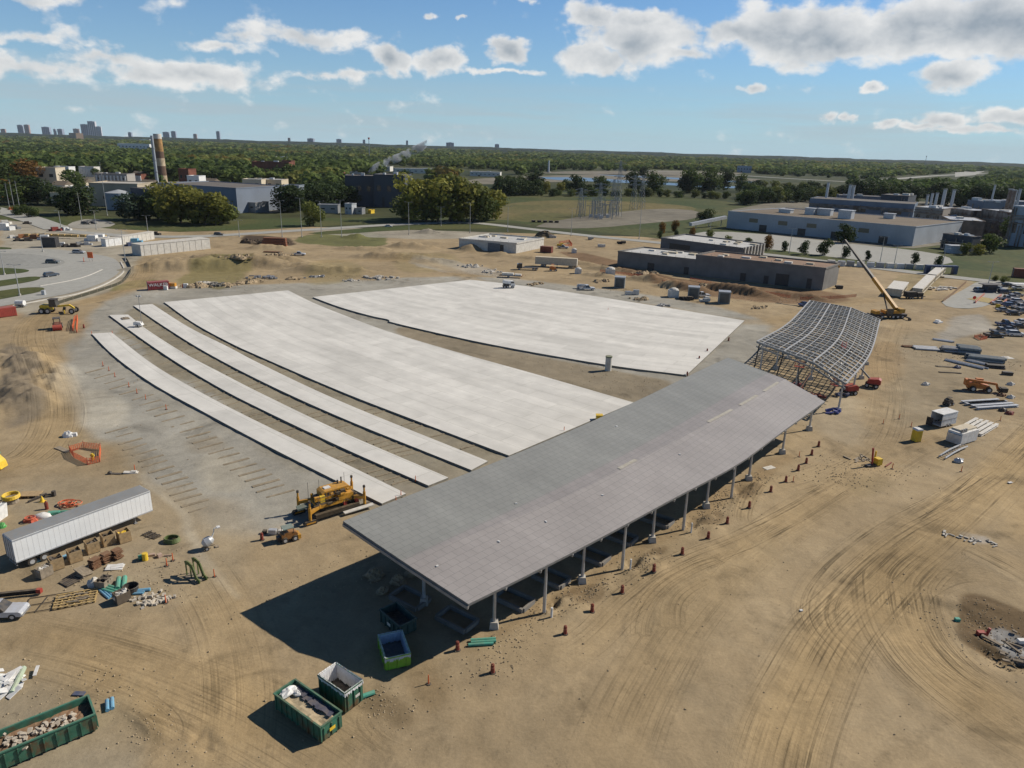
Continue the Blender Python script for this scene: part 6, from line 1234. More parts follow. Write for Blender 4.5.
# site offices
def trailer_office(a,b,depth,h,label,roofm=OFFW,wallm=CREAM):
    A=gpx(*a);B=gpx(*b); th=ang(A,B); L_=(B-A).length; t=thing('site_office',label,'site office',A,th,'site office cabins'); MB().box(0,L_,0,depth,.4,h).build('walls',wallm,t); MB().box(-.15,L_+.15,-.15,depth+.15,h,h+.2).build('roof',roofm,t)
    for i in range(int(L_/2.6)): MB().bx((1.3+i*2.6,-.03,h*.6),(1.0,.08,.9)).build('window',GLASS,t)
    MB().bx((L_*.5,-.03,1.4),(.9,.1,2.0)).build('door',GREY,t); MB().box(.2,L_-.2,.2,depth-.2,0,.4).build('skirt',DARK,t); MB().bx((L_*.5,-.8,.3),(1.4,1.4,.5)).build('steps',WOODG,t); return t
trailer_office((901,298),(907,290),5,2.9,'white-roofed site cabin nearest the crane, left of the long row'); trailer_office((921,297),(934,283),3.2,2.9,'near half of the long row of cream site cabins'); trailer_office((935,282),(945,273),3.2,2.9,'far half of the long row of cream site cabins')
t=thing('portal','dark blue box frame at the far end of the site cabins','frame',gpx(940,274)); MB().box(-7,-5.2,-1,1,0,3.2).box(5.2,7,-1,1,0,3.2).box(-7,7,-1,1,3.202,3.9).build('frame',NAVY,t)
t=thing('dark_trailer','low black flatbed trailer loaded with dark boxes by the site cabins','flatbed trailer',gpx(913,298.5),R(10)); MB().box(-4,4,-1.2,1.2,.8,1.0).build('bed',BLACK,t); MB().box(-3.5,.5,-1.1,1.1,1.0,2.6).box(.8,3.2,-1.0,1.0,1.0,2.2).build('cargo',DARK,t)
for x in (-2,-1,2.8):
    for sy in (-1,1): wheel(t,x,sy,.4,.4,.3)
mb=MB(); r=random.Random(31)
for i in range(16): mb.bx((r.uniform(-6,6),r.uniform(-3,3),.3),(r.uniform(1,3),r.uniform(.4,1),r.uniform(.2,.7)),r.random()*3)
one('board_piles','loose pile of white and tan boards right of the site cabins','board pile',mb,OFFW,gpx(944,289),.3)
P=resample([gpx(943,302),gpx(950,297),gpx(958,290),gpx(966,283)],14); O_=P[0]; mb=MB()
for a,b in zip(P[:-1],P[1:]): mb.beam(a-O_+Vector((0,0,.6)),b-O_+Vector((0,0,.6)),.06,1.1)
one('silt_fence','reddish low fence running beside the access road','fence',mb,mat('rusty_fence',(.20,.12,.07),.9,0,.3,1),O_)
mb=MB(); r=random.Random(32)
for i in range(10): mb.bx((-14+i*3.1,r.uniform(-.6,.6),.8),(2.2,1.6,1.6),r.uniform(-.2,.2))
t=thing('container_row','row of small white and grey storage boxes along the far road behind the crane','box row',gpx(885,268),R(-8)); 
for i in range(11): MB().bx((-24+i*4.3,r.uniform(-.6,.6),1.2),(3.2,2.2,2.4),r.uniform(-.2,.2)).build('box',[OFFW,LGREY,GREY][i%3],t)
# blue car behind the steel frame, small items
car(gpx(805,306),R(20),'small blue car behind the far left corner of the steel frame',BL,'sedan'); 
# ---------------------------------------------------------------- site block buildings
th0=ang(flat(617,266),flat(822,290.5)); A=flat(617,266); B=flat(822,290.5); Lf=(B-A).length; u=(B-A).normalized(); n_=Vector((-u.y,u.x,0)); K=A+u*((flat(694.5,275)-A).length)
def corner(A,B,px):
    u=(B-A).normalized(); w=flat(*px)-B; return w.dot(Vector((-u.y,u.x,0))),w.dot(u)
def blockbuilding(A,B,depth,h,label,roof,skew,openings,posts=True,name='block_building',wall=BLOCK,front_only=True):
    th=ang(A,B); l=(B-A).length; t=thing(name,label,'building',A,th,'unfinished block buildings on the site'); q=[(0,0),(l,0),(l+skew,depth),(skew,depth)]
    wl=MB(); k=.4
    MB().plan(q,-.2,h).build('walls',wall,t); MB().plan([(k,k),(l-k,k),(l+skew-k,depth-k),(skew+k,depth-k)],h+.004,h+.15).build('roof',roof,t)
    p=MB()
    for i in range(4): a,b=q[i],q[(i+1)%4]; p.beam((a[0],a[1],h+.35),(b[0],b[1],h+.35),.45,.7)
    p.build('parapet',wall,t)
    for x,w,hh in openings: MB().bx((x*l,-.02,hh/2),(w,.2,hh)).build('door_opening',BLACK,t)
    r=random.Random(int(l*10))
    if posts:
        for i in range(int(l/4)): p_=MB().cyl((2+i*4,1.0,h+.1),(2+i*4,1.0,h+1.3),.07,n=6); p_.build('guard_post',GREY,t)
    for i in range(7): MB().bx((r.uniform(.1,.9)*l,r.uniform(.2,.8)*depth,h+.45),(r.uniform(2,4),r.uniform(1.5,2.5),.7)).build('roof_pallet',OFFW if i%2 else CREAM,t)
    return t
SK=0
blockbuilding(A,K,22,6.0,'lower left half of the long grey block building behind the trench',WROOF,3,[(.45,3,3.0),(.9,2,3.0)])
_d,_s=corner(A,B,(836.7,284.6)); blockbuilding(K+u*.05-n_*.3,B,_d,8.0,'taller right half of the long grey block building behind the trench',mat('brown_roof_deck',(.22,.13,.09),.9,0,.3,.2),_s,[(.40,2.2,3.2),(.58,1.8,3.2),(.70,5,4.6),(.9,1.8,4.0)])
A2=flat(660,250.5); B2=flat(741,262); _d,_s=corner(A2,B2,(763,256.7)); t=blockbuilding(A2,B2,_d,6.0,'grey building with a wide pale roof and pillars behind the long block building',WROOF,_s,[(.25,12,4.5)],wall=mat('blue_grey_block',(.11,.12,.135),.85,0,.15,.3))
l=(B2-A2).length; 
for i in range(7): MB().bx((l+.5+_s*(i+.5)/7,_d*(i+.5)/7,3.4),(.7,.7,6.9)).build('pillar',CONCL,t)
A3=flat(459,248.5); B3=flat(516,253.5); _d,_s=corner(A3,B3,(543.5,247.6)); t=blockbuilding(A3,B3,_d,4.4,'low white block building beside the dirt heaps',WROOF,_s,[(.73,3.4,3.6)],wall=CONCL); l=(B3-A3).length
MB().bx((l*.62,-.08,2.0),(6.5,.3,4.0)).build('recess_shade_panel',mat('recess_shade_paint',(.12,.14,.16),.8),t)  # dark panel painted as the shade of a recess that is not modelled
# machines and boxes near the trench (small in the picture)
def truck_flat(px,rz,label,cabc,L=9,cargo=None):
    t=thing('flatbed_truck',label,'truck',gpx(*px),rz); MB().prism([(L/2-.2,.7),(L/2-.2,2.7),(L/2+1.2,2.7),(L/2+2.0,1.7),(L/2+2.1,.7)],-1.15,1.15).build('cab',cabc,t); MB().box(L/2+.1,L/2+1.9,-1.17,1.17,1.8,2.45).build('windows',GLASS,t)
    MB().box(-L/2,L/2-.3,-1.2,1.2,.9,1.15).build('bed',BLACK,t)
    if cargo: MB().box(-L/2+.2,L/2-.6,-1.1,1.1,1.15,2.9).build('cargo',cargo,t)
    for x in (-L/2+.9,-L/2+2.1,L/2+1.0):
        for sy in (-1,1): wheel(t,x,sy,.5,.5,.35)
    return t
truck_flat((530,270),R(178),'black truck with a dark cab in front of the cream trailer box',BLACK,7)
t=thing('cream_box_trailer','long cream box trailer standing behind the black truck','box trailer',gpx(556,267),R(-10)); MB().box(-9,9,-1.3,1.3,1.0,4.1).build('box_body',CREAM,t); 
for x in (-6,-4.8,6):
    for sy in (-1,1): wheel(t,x,sy*1.1,.5,.5,.4)
MB().box(8.9,9.05,-1.1,1.1,1.2,3.9).build('end_door',OFFW,t)
t=thing('orange_lift','orange forklift in front of the cream box trailer','forklift',gpx(553,271),R(0)); MB().prism([(-1.5,.5),(-1.5,1.8),(0,2.0),(1.3,1.2),(1.3,.5)],-.8,.8).build('body',ORMACH,t); MB().box(-.8,.4,-.7,.7,2.7,2.8).build('canopy',ORMACH,t); MB().bx((1.6,0,1.6),(.15,1.2,3.0)).build('mast',BLACK,t)
for x in (-1,1):
    for sy in (-1,1): wheel(t,x,sy*.85,.45,.45,.3)
for (x,y),sz,l in (((578,273.5),2.6,'small white storage box right of the cream trailer'),((610,276),3.6,'round white tank-like bag beside the trench'),((624,288),0,'x'),((574,253),2.4,'small white box behind the trench berm'),((673,297),3.4,'round white tank left of two grey cabinets')):
    if sz==0: continue
    mb=MB().box(-sz/2,sz/2,-sz*.4,sz*.4,0,sz*.75); mb.blob((0,0,sz*.7),sz*.5,sz*.4,sz*.3,3,10,4,.05); one('white_store',l,'storage box',mb,OFFW,gpx(x,y))
for (x,y),l in (((619.5,287.5),'grey block cabinet with a dark face, leftmost of three by the trench'),((693,298),'grey block cabinet in the middle of the three'),((723.5,303),'grey block cabinet, rightmost of the three')):
    t=thing('block_cabinet',l,'cabinet',gpx(x,y),R(-12),'block cabinets by the trench'); MB().box(-1.9,1.9,-1.7,1.7,0,4.0).build('walls',mat('grey_cabinet',(.22,.24,.24),.8),t); MB().box(-2.0,2.0,-1.8,1.8,4.0,4.15).build('lid',STEEL,t); MB().box(-1.5,1.5,-1.74,-1.705,.3,3.6).build('door',mat('dark_cabinet_door',(.08,.09,.09),.6),t)
car(gpx(587,290),R(5),'white pickup truck with gear in its bed at the edge of the back slab',WH,'pickup'); car(gpx(702,297),R(10),'white pickup truck between two grey cabinets',WH,'pickup'); car(gpx(563,248.5),R(-10),'silver pickup truck beside the red container on the far sand',SL,'pickup'); car(gpx(299,255.5),R(8),'white pickup truck on the sand above the slabs',WH,'pickup')
for (x,y),m_,l in (((583,288.5),LGREY,'grey compressor loaded beside the white pickup truck'),((707,302),OFFW,'tan pallet load below the white pickup truck'),((686,300),DARK,'small dark pallet load below the round white tank'),((632,295),STEEL,'low silver parts right of the left cabinet'),((601,247),OFFW,'small white cabin on the far sand'),((592,240),GREY,'grey parts heap near the far road'),((621,244),DARK,'dark parts heap near the far road'),((553,238),GREY,'grey parts beside the dark soil heap'),((780,277),DARK,'dark truck body at the right end of the block building'),((838,288.5),BLACK,'black skip right of the block building'),((560,246),YEL2,'yellow excavator-like machine on the far sand'),((66,441),OFFW,'x')):
    if l=='x': continue
    mb=MB(); r=random.Random(x)
    for k in range(5): mb.bx((r.uniform(-1.6,1.6),r.uniform(-.8,.8),r.uniform(.3,1.1)),(r.uniform(1.2,2.6),r.uniform(.8,1.6),r.uniform(.7,1.8)),r.uniform(-.3,.3))
    one('parts_load',l,'parts load',mb,m_,gpx(x,y),0,'small loads about the far site')
a,b=gpx(541,252),gpx(552,253); container((a+b)/2,ang(a,b),(b-a).length,2.5,3,mat('dark_red_container',(.16,.035,.025),.6),'dark red container beside the low white block building',group='storage containers')
netting((565,243),'red-orange fence round machines on the far sand',[(559,244),(569,242),(572,246),(562,247.5)],1.4); 
for pts,l in (([(600,272),(640,279),(668,284)],'orange safety fence along the left of the trench'),([(690,280),(740,291),(790,298)],'orange safety fence along the middle of the trench'),([(800,300),(830,299),(856,297)],'orange safety fence right of the block building')): netting(pts[0],l,pts,1.1)
t=thing('lumber_stack','rust red stack of steel sheets on the sand at the far left','steel stack',gpx(275,248)); 
for i in range(5): MB().bx((0,(i-2)*.4,.4+i*.75),(12-i*.4,2.2,.5)).build('sheet_bundle',mat('red_brown_steel',(.22,.07,.035),.8,0,.2,1),t)
one('flat_slabs','dark flat slabs stacked below the rust red stack','slabs',MB().bx((0,0,.3),(8,2,.5)),RUST,gpx(273,252.5)); 
mb=MB(); r=random.Random(77)
for k in range(30): mb.bx((r.gauss(0,3),r.gauss(0,1.5),.3),(r.uniform(.5,2),r.uniform(.4,1.2),r.uniform(.3,.8)),r.random()*3)
one('rubble_heap','grey rubble heap on the sand above the main slab','rubble heap',mb,CONC,gpx(378,278)); 
mb=MB(); 
for k in range(18): mb.bx((r.gauss(0,2.4),r.gauss(0,1.2),.4),(r.uniform(.5,2),r.uniform(.4,1.2),r.uniform(.3,.8)),r.random()*3)
one('rubble_heap','mixed debris heap with a blue drum at the left above the slabs','rubble heap',mb,GREY,gpx(265,278)); mb=MB()
for k in range(24): mb.bx((r.gauss(0,2.6),r.gauss(0,1.4),.4),(r.uniform(.5,1.6),r.uniform(.4,1.2),r.uniform(.3,.9)),r.random()*3)
one('rubble_heap','dark grey rubble heap above the left slab corner','rubble heap',mb,mat('dark_rubble',(.15,.15,.14),.9,0,.3,1),gpx(216,285))
t=thing('parts_trailer','low white and rust loaded trailer above the back slab','flatbed trailer',gpx(511,277.5),R(-6)); MB().box(-4.5,4.5,-1.2,1.2,.7,.9).build('bed',RUST,t); MB().box(-3.5,1,-1.0,1.0,.9,1.8).box(1.5,4,-1,1,.9,1.5).build('cargo',OFFW,t)
for sy in (-1,1): wheel(t,-1,sy,.4,.4,.3)
mb=MB().blob((0,0,0),5.5,4,3.8,41,16,6,.15); one('soil_heap','dark soil heap beside the far road','soil heap',mb,mat('dark_soil',(.06,.045,.03),.95,0,.3,.5),flat(545,237)-Vector((0,0,.6)))
# pit at the lower right
P=gpx(985,640); mb=MB(); r=random.Random(44)
for k in range(15): mb.bx((r.uniform(-1,7),r.uniform(-3.5,1.5),.25),(r.uniform(.4,2.2),r.uniform(.12,.5),.14),R(-40)+r.uniform(-.5,.5),r.uniform(-.2,.2))
tag(mb.build('pit_debris',mat('muddy_boards',(.16,.13,.10),.9,0,.35,2),loc=P),'muddy boards and stones strewn in the pit at the lower right','debris')['kind']='stuff'
t=thing('red_pump','small red pump beside the grey patch in the pit','pump',gpx(980.5,635)); MB().bx((0,0,.4),(.8,.5,.5)).cyl((.7,.1,.1),(.9,.1,1.0),.16,n=8).build('body',RED,t)
for sy in (-1,1): wheel(t,-.1,sy*.3,.2,.2,.12)
one('teal_scrap','tiny teal scrap on the brown soil of the pit','scrap',MB().bx((0,0,.25),(.5,.4,.4)),TEAL,gpx(957,621)); one('white_scrap','small white block at the right edge of the pit','block',MB().bx((0,0,.3),(.9,.5,.4)),WHITE,gpx(1022,642)); 
mb=MB()
for k in range(22): mb.bx((r.gauss(0,1.5),r.gauss(0,.5),.1),(r.uniform(.2,.9),r.uniform(.1,.4),.12),r.random()*3)
one('pale_rubble_patch','patch of pale broken stone on the sand above the pit','rubble',mb,CONC,gpx(969,540),R(-25))
one('small_white_scrap','tiny white scrap alone on the sand at the right','scrap',MB().bx((0,0,.1),(.8,.4,.1),.3),WHITE,gpx(1010,483)); one('small_white_scrap','tiny white scrap alone on the sand in the lower middle','scrap',MB().bx((0,0,.1),(.35,.25,.1),.3),WHITE,gpx(801,611))

# more spoil and rubble left along the far edge of the slabs
for (x,y),m_,sz,l in (((196,287),SANDY,1.6,'brown spoil heap right of the small white boxes'),((204,285),CONC,1.5,'pale rubble heap left of the dark grey rubble'),((232,285),SANDY,1.3,'brown spoil heap right of the dark grey rubble'),((248,283),SANDY,1.5,'brown spoil heap left of the blue drum debris'),((292,279),SANDY,1.2,'low brown heap above the main slab'),((350,281),CONC,1.0,'small pale rubble heap left of the larger grey one'),((240,268),SANDY,1.8,'brown heap on the graded bank'),((280,262),SANDY,1.6,'brown heap in the middle of the graded bank'),
  ((316,277),GREY,.9,'small grey pile on the sand above the main slab'),((470,267),CONC,1.4,'pale stone heap left of the cream trailer'),((490,272),CONC,1.3,'pale stone heap above the back slab corner'),((640,300),SANDY,1.2,'brown heap between the cabinets and the back slab'),((660,306),GREY,.9,'small dark pile near the back slab edge'),((760,308),SANDY,1.0,'brown heap left of the steel frame'),((537,284),SANDY,1.0,'small brown heap at the top of the back slab'),((575,268),SANDY,1.4,'brown heap right of the cream trailer'),((600,282),SANDY,1.3,'brown heap by the left cabinet'),((648,276),SANDY,1.7,'large brown heap before the long block building'),((700,288),SANDY,1.6,'brown heap before the taller block building')):
    mb=MB(); r=random.Random(x*7)
    for k in range(5): mb.blob((r.uniform(-2,2)*sz,r.uniform(-.8,.8)*sz,-.2),r.uniform(.8,1.6)*sz,r.uniform(.6,1.2)*sz,r.uniform(.5,1.0)*sz,x+k,11,4,.22)
    for k in range(10): mb.bx((r.gauss(0,2)*sz,r.gauss(0,1)*sz,.25),(r.uniform(.4,1.2),r.uniform(.3,.8),r.uniform(.3,.7)),r.random()*3)
    one('rubble_heap',l,'dirt heap',mb,m_,gpx(x,y),r.random())
mb=MB(); r=random.Random(8)
for k in range(8): mb.blob((-9+k*2.6,r.uniform(-1,1),-.3),r.uniform(2,3.4),r.uniform(1.6,2.4),r.uniform(1.4,2.6),k+60,12,5,.2)
one('soil_heap','long dark soil heap behind the rust red steel stack','dirt heap',mb,mat('black_brown_soil',(.07,.05,.035),.95,0,.3,.5),gpx(266,243.5),R(2))

# loose stones and clods shed over the dirt, thicker by the diggings
def stones():
    r=np.random.default_rng(12); P=[]
    def cl(px,py,n,sx,sy,a=0.0):
        c=flat(px,py); u=r.normal(size=(n,2))*[sx,sy]; ca,sa=math.cos(R(a)),math.sin(R(a)); P.extend([(c.x+x*ca-y*sa,c.y+x*sa+y*ca) for x,y in u])
    for px,py in ((500,640),(530,622),(551,606),(580,596),(605,588),(632,566),(655,560),(692,526),(712,515),(739,493),(760,478)): cl(px,py,70,2.2,1.0,42)
    cl(975,622,260,3.5,2.4,-35); cl(1010,655,160,3,2,-35); cl(385,705,110,2.0,1.2,-40); cl(330,580,120,5,2,35); cl(160,735,120,2.5,1.5,-40); cl(70,690,120,4,2); cl(95,575,160,6,3,20); cl(860,470,160,4,3); cl(840,480,90,3,1.5); cl(970,360,200,9,4,-20); cl(150,590,90,3,2); cl(720,500,90,3,1.2,60); cl(500,665,110,4,1.5,30); cl(640,385,160,14,3,-40); cl(560,385,140,12,2.5,-30)
    for px,py in ((500,275),(620,290),(700,297),(780,300),(215,287),(265,280),(330,277),(380,279)): cl(px,py,90,9,2.5,-10)
    n=450; ang_=r.uniform(-.62,.62,n); d=45*(220/45)**r.random(n); P.extend([(math.sin(a)*q,math.cos(a)*q) for a,q in zip(ang_,d)])
    V=[];F=[]; base=np.array([(-1,-1,-.3),(1,-1,-.3),(1,1,-.3),(-1,1,-.3),(-.6,-.6,.7),(.6,-.5,.6),(.5,.6,.8),(-.6,.5,.6)])
    fc=[(0,1,5,4),(1,2,6,5),(2,3,7,6),(3,0,4,7),(4,5,6,7)]
    for x,y in P:
        q=math.hypot(x,y); s=.025+.055*r.random()**2+q*.00028; b=base*s*r.uniform(.6,1.3,(8,3)); a=r.uniform(0,6.28); c,s_=math.cos(a),math.sin(a); z=gz(x,y)+.03
        o=len(V); V.extend([(x+u*c-v*s_,y+u*s_+v*c,z+w) for u,v,w in b]); F.extend([tuple(i+o for i in f) for f in fc])
    o=MB().add(V,F).build('loose_stones',mat('dusty_clod',(.36,.28,.18),.95,0,.35,.7)); o['kind']='stuff'; o['label']='loose stones and clods shed over the dirt'
stones()
# ---------------------------------------------------------------- light poles
def pole(xb,yb,yt,label,kind='lamp',group='tall slim poles along the roads',hmax=None):
    P=gpx(xb,yb); h=min(hpx(P,yb-yt),hmax or 99); t=thing('street_lamp' if kind=='lamp' else 'utility_pole',label,'street lamp' if kind=='lamp' else 'utility pole',P,0,group)
    MB().cyl((0,0,0),(0,0,h),.17,.09,8).build('pole',mat('pale_pole',(.42,.43,.42),.5,.2),t); MB().cyl((0,0,0),(0,0,.7),.35,n=10).build('base',CONC,t)
    if kind=='lamp':
        for s_ in (-1,1): MB().beam((0,0,h-.1),(s_*1.6,0,h+.1),.08).bx((s_*1.8,0,h+.1),(.9,.35,.15)).build('lamp_arm',GREY,t)
    else: MB().bx((0,0,h-.7),(2.4,.14,.16)).bx((0,0,h-1.8),(1.8,.14,.14)).build('crossarm',WOODG,t)
    return t
PL=[(14.5,209,186,'slim pole, middle of the three left of the orange box at the far left road'),(20.3,211,187.5,'slim pole, right one of the three at the far left road'),(9.6,208,189,'slim pole, left one of the three at the far left road'),(48,205,186,'slim pole left of the dark round tree'),(107.4,215.5,172,'tallest pale pole, standing right of the dark tree by the tanks'),
 (82,222,198,'pole at the right side of the dark tree beside two cars'),(61,227,214,'short pole on the verge of the left road'),(96.5,229.5,214,'short pole by the gravel lot at the left'),(148,232,218,'pole on the grass left of the yellow-green trees'),(125.7,262.5,234.6,'pole beside the left end of the long white wall'),(43,252,237,'pole with a dark base in the asphalt lot'),(4.6,275,256,'pole at the left edge on the asphalt lot'),(20,296,270.5,'pole on the nearest grass island'),
 (239.5,237,222,'pole on the roadside right of the yellow-green trees'),(282.3,237,204,'first of four tall poles along the middle road, from the left'),(302,237,201.6,'second of four tall poles along the middle road'),(321.6,237,204,'third of four tall poles along the middle road'),(341.7,237,203,'fourth of four tall poles along the middle road'),(409,234.6,204,'tall pole in front of the yellow-green tree mass'),(470,233,204.4,'tall pole in front of the right end of the tree mass'),(441,226,208,'short pole between the two tall ones before the tree mass'),
 (507.6,231.6,207.5,'tall pole at the left of the brown field'),(639,239,203.7,'tall pole right of the substation'),(789,253.4,231,'pole in front of the white factory, left part'),(879.5,264.5,240.8,'pole in front of the white factory, right part'),(894,265,248,'short pole right of it in front of the factory'),(988,285,266,'pole on the access road beside the gate hut'),(940,276,253,'pole at the end of the site cabins'),(709,240,222,'slim pole by the factory conveyor'),(571,236,210,'slim pole left of the substation')]
for xb,yb,yt,l in PL: pole(xb,yb,yt,l,'lamp' if yb<300 and yt>200 else 'utility')
# ---------------------------------------------------------------- the left-hand yard
def wallblock(a,b,w,h,label,m,group=None,name='concrete_wall'):
    A=gpx(*a);B=gpx(*b); th=ang(A,B); L_=(B-A).length; t=thing(name,label,'concrete wall',A,th,group); MB().box(0,L_,-w/2,w/2,0,h).build('wall_body',m,t); MB().box(-.1,L_+.1,-w/2-.15,w/2+.15,h,h+.18).build('coping',CONCL,t)
    r=MB(); 
    for i in range(int(L_/3)): r.bx((1.5+i*3,-w/2-.04,h/2),(.12,.08,h))
    r.build('panel_joints',CONC,t); return t
wallblock((137,255.3),(206,248),7,4.6,'longest pale concrete wall block right of the curved road',CONCL); wallblock((104,246.5),(120,244.5),3,3.4,'short white wall block nearest the orange sign',WHITE); wallblock((120,244.5),(152,239),3,3.6,'white wall block in the middle behind the longest wall',CONCL)
t=thing('dark_box','black storage box left of the short white wall block','storage box',gpx(51,247)); MB().box(-3.2,3.2,-1.5,1.5,0,4.2).build('body',mat('black_box',(.02,.025,.035),.5),t); MB().box(-3.3,3.3,-1.6,1.6,4.2,4.4).build('lid',BLACK,t)
mb=MB(); r=random.Random(91)
for i in range(12): mb.bx((-18+i*3.2,r.uniform(-1,1),1.4),(2.6,1.6,1.2),r.uniform(-.1,.1))
one('yellow_boards','long low row of yellow lumber above the black box','lumber row',mb,WOODY,gpx(67,238.5),R(4))
for i,(x,y,m_,s_) in enumerate([(62,246,WHITE,2.4),(66,247,BLACK,2),(74,247,DARK,2.4),(79,245,GREY,2),(87,245,LGREY,2),(93,241,WHITE,4),(100,240,WHITE,4),(22,238,mat('rust_orange',(.40,.16,.06),.8),2.6),(18,241,DARK,2),(27,241,BLACK,2.2),(34,239,RUST,3),(12,238,OFFW,2),(45,240,WHITE,3.4),(5,224,OFFW,3),(3,230,WHITE,5),(14,229,GREY,3),(55,231,DRED,3),(66,230.5,WHITE,2.5),(27,224,DARK,2.2),(135,243,BLUE,3.2),(155,235,DARK,2.6),(130,246,NAVY,2.4),(12,210,ORANGE,2.6)]):
    lab=['white crate right of the black box','black crate right of the white one','dark crate stack mid yard','grey crate near the short wall block','pale grey crate near the short wall block','left white slab stack behind the wall','right white slab stack behind the wall','rust orange box in the left yard','dark crate left of the rust orange box','black crate right of the rust orange box','brown scrap heap in the left yard','pale crate at the far left','white sheet stack above the black box','pale cabin at the left edge','white plank stack at the left edge','grey pile right of the white planks','dark red crate left of the road bend','white van-like box on the road bend','dark skip beside the left road','bright blue tarp behind the longest wall','dark crate at the far end of the wall blocks','navy crate beside the blue tarp','orange box at the foot of the slim poles'][i]
    mb=MB(); mb.bx((0,0,s_*.35),(s_,s_*.7,s_*.7),r.random()); mb.bx((s_*.8,.4,s_*.2),(s_*.6,s_*.5,s_*.4),r.random()*2); mb.bx((-s_*.7,-.3,s_*.15),(s_*.5,s_*.4,s_*.3),r.random()*2); one('yard_crate',lab,'yard item',mb,m_,gpx(x,y),0,'stores in the left yard')
for (x,y),rz,c_,k,l in (((79,253.5),0,(.35,.37,.4),'suv','silver car on the curved road nearest the orange sign'),((53,263.5),5,(.04,.07,.08),'suv','dark green car on the asphalt lot'),((51.5,276.5),60,(.05,.08,.12),'suv','dark blue car by the second grass island'),((86,224.5),0,(.03,.03,.03),'suv','black car on the gravel lot, left one'),((93,224),0,(.03,.04,.05),'sedan','black car on the gravel lot, right one'),((66,230.5),10,(.7,.7,.7),'suv','white car rounding the left road bend'),((388.5,227),-3,(.6,.62,.64),'sedan','white car on the middle road'),((219,235.5),0,(.04,.05,.06),'suv','dark car on the road above the sand')):
    car(gpx(x,y),R(rz),l,c_,k)
t=thing('road_work_sign','bright orange road work sign on the curved road','road sign',gpx(91,261.5)); MB().bx((0,0,2.6),(2.2,.1,2.4)).build('sign_face',mat('vivid_orange',(.85,.14,.02),.5),t); MB().cyl((-.6,0,0),(-.6,.0,1.5),.07,n=6).cyl((.6,0,0),(.6,0,1.5),.07,n=6).build('posts',GREY,t)
put(_del,gpx(84,262),label='red post left of the orange road work sign',scale=1.8)
# ---------------------------------------------------------------- far buildings on the left
def bpx(name,label,fl,fr,ytop,depth,wall,roof,**k):
    a=flat(*fl); h=hpx((a+flat(*fr))/2,(fl[1]+fr[1])/2-ytop); return building(name,label,[fl,fr],depth,h,wall,roof,**k)
def rowwin(t,l,h,n,z,w,hh,m=GLASS):
    for i in range(n): MB().bx((l*(i+.5)/n,-.03,z),(w,.1,hh)).build('window',m,t)
t=bpx('warehouse','blue-grey clad warehouse with a dark roof behind the yellow-green trees',(160,207),(238,213.5),189.5,48,mat('warehouse_blue',(.17,.21,.27),.6,0,.12,.1),DROOF,windows=[(40,5,4,2)],doors=[(60,4,5)])
t=bpx('low_shed','dark low shed in front of the blue-grey warehouse',(133,209),(160,212),193,18,DWALL,DROOF,windows=[(5,3,2,1)],doors=[(12,3,3)])
# chimneys
P=flat(163,183); t=thing('chimney','tall banded rust and cream chimney behind the warehouse','chimney',P); H=51.0; 
for k,(z0,z1,m_) in enumerate(((0,8,mat('cream_band',(.45,.36,.24),.8,0,.3,.3)),(8,18,mat('dark_rust_band',(.12,.07,.05),.9,0,.4,.3)),(18,26,MC['cream_band']),(26,33,MC['dark_rust_band']),(33,46,mat('ochre_band',(.34,.19,.07),.9,0,.4,.3)),(46,51,mat('white_band',(.62,.58,.52),.8,0,.2,.3)))):
    MB().cyl((0,0,z0),(0,0,z1),5.0-.9*z0/51,5.0-.9*z1/51,20).build('band',m_,t)
P=flat(157.5,184); t=thing('white_flue','slim pale steel flue left of the banded chimney','flue'+'',P); MB().cyl((0,0,0),(0,0,49),1.6,1.4,14).build('shaft',mat('pale_flue',(.30,.34,.38),.5),t); 
for z in (12,24,36): MB().cyl((0,0,z),(0,0,z+.8),1.9,n=14).build('collar',GREY,t)
# tanks and the concrete hall
t=bpx('concrete_hall','pale concrete hall behind the blue-grey tank',(92,206),(140,207),188,30,mat('tan_concrete',(.40,.34,.25),.85,0,.2,.1),CONC,windows=[(10,6,3,2)])
for (x,y,rr_,h_),l in (((121,209,8.5,11),'wide blue-grey storage tank'),((131,210.5,5,8),'smaller pale tank right of the wide one')):
    P=flat(x,y); t=thing('storage_tank',l,'storage tank',P); MB().cyl((0,0,0),(0,0,h_),rr_,n=28).build('shell',mat('tank_blue_grey',(.27,.32,.37),.6,0,.15,.1),t); MB().cyl((0,0,h_),(0,0,h_+2),rr_,.6,28).build('roof',mat('tank_top',(.36,.40,.43),.6),t); MB().beam((rr_+.3,0,0),(rr_+.3,0,h_),.5,.3).build('ladder',GREY,t)
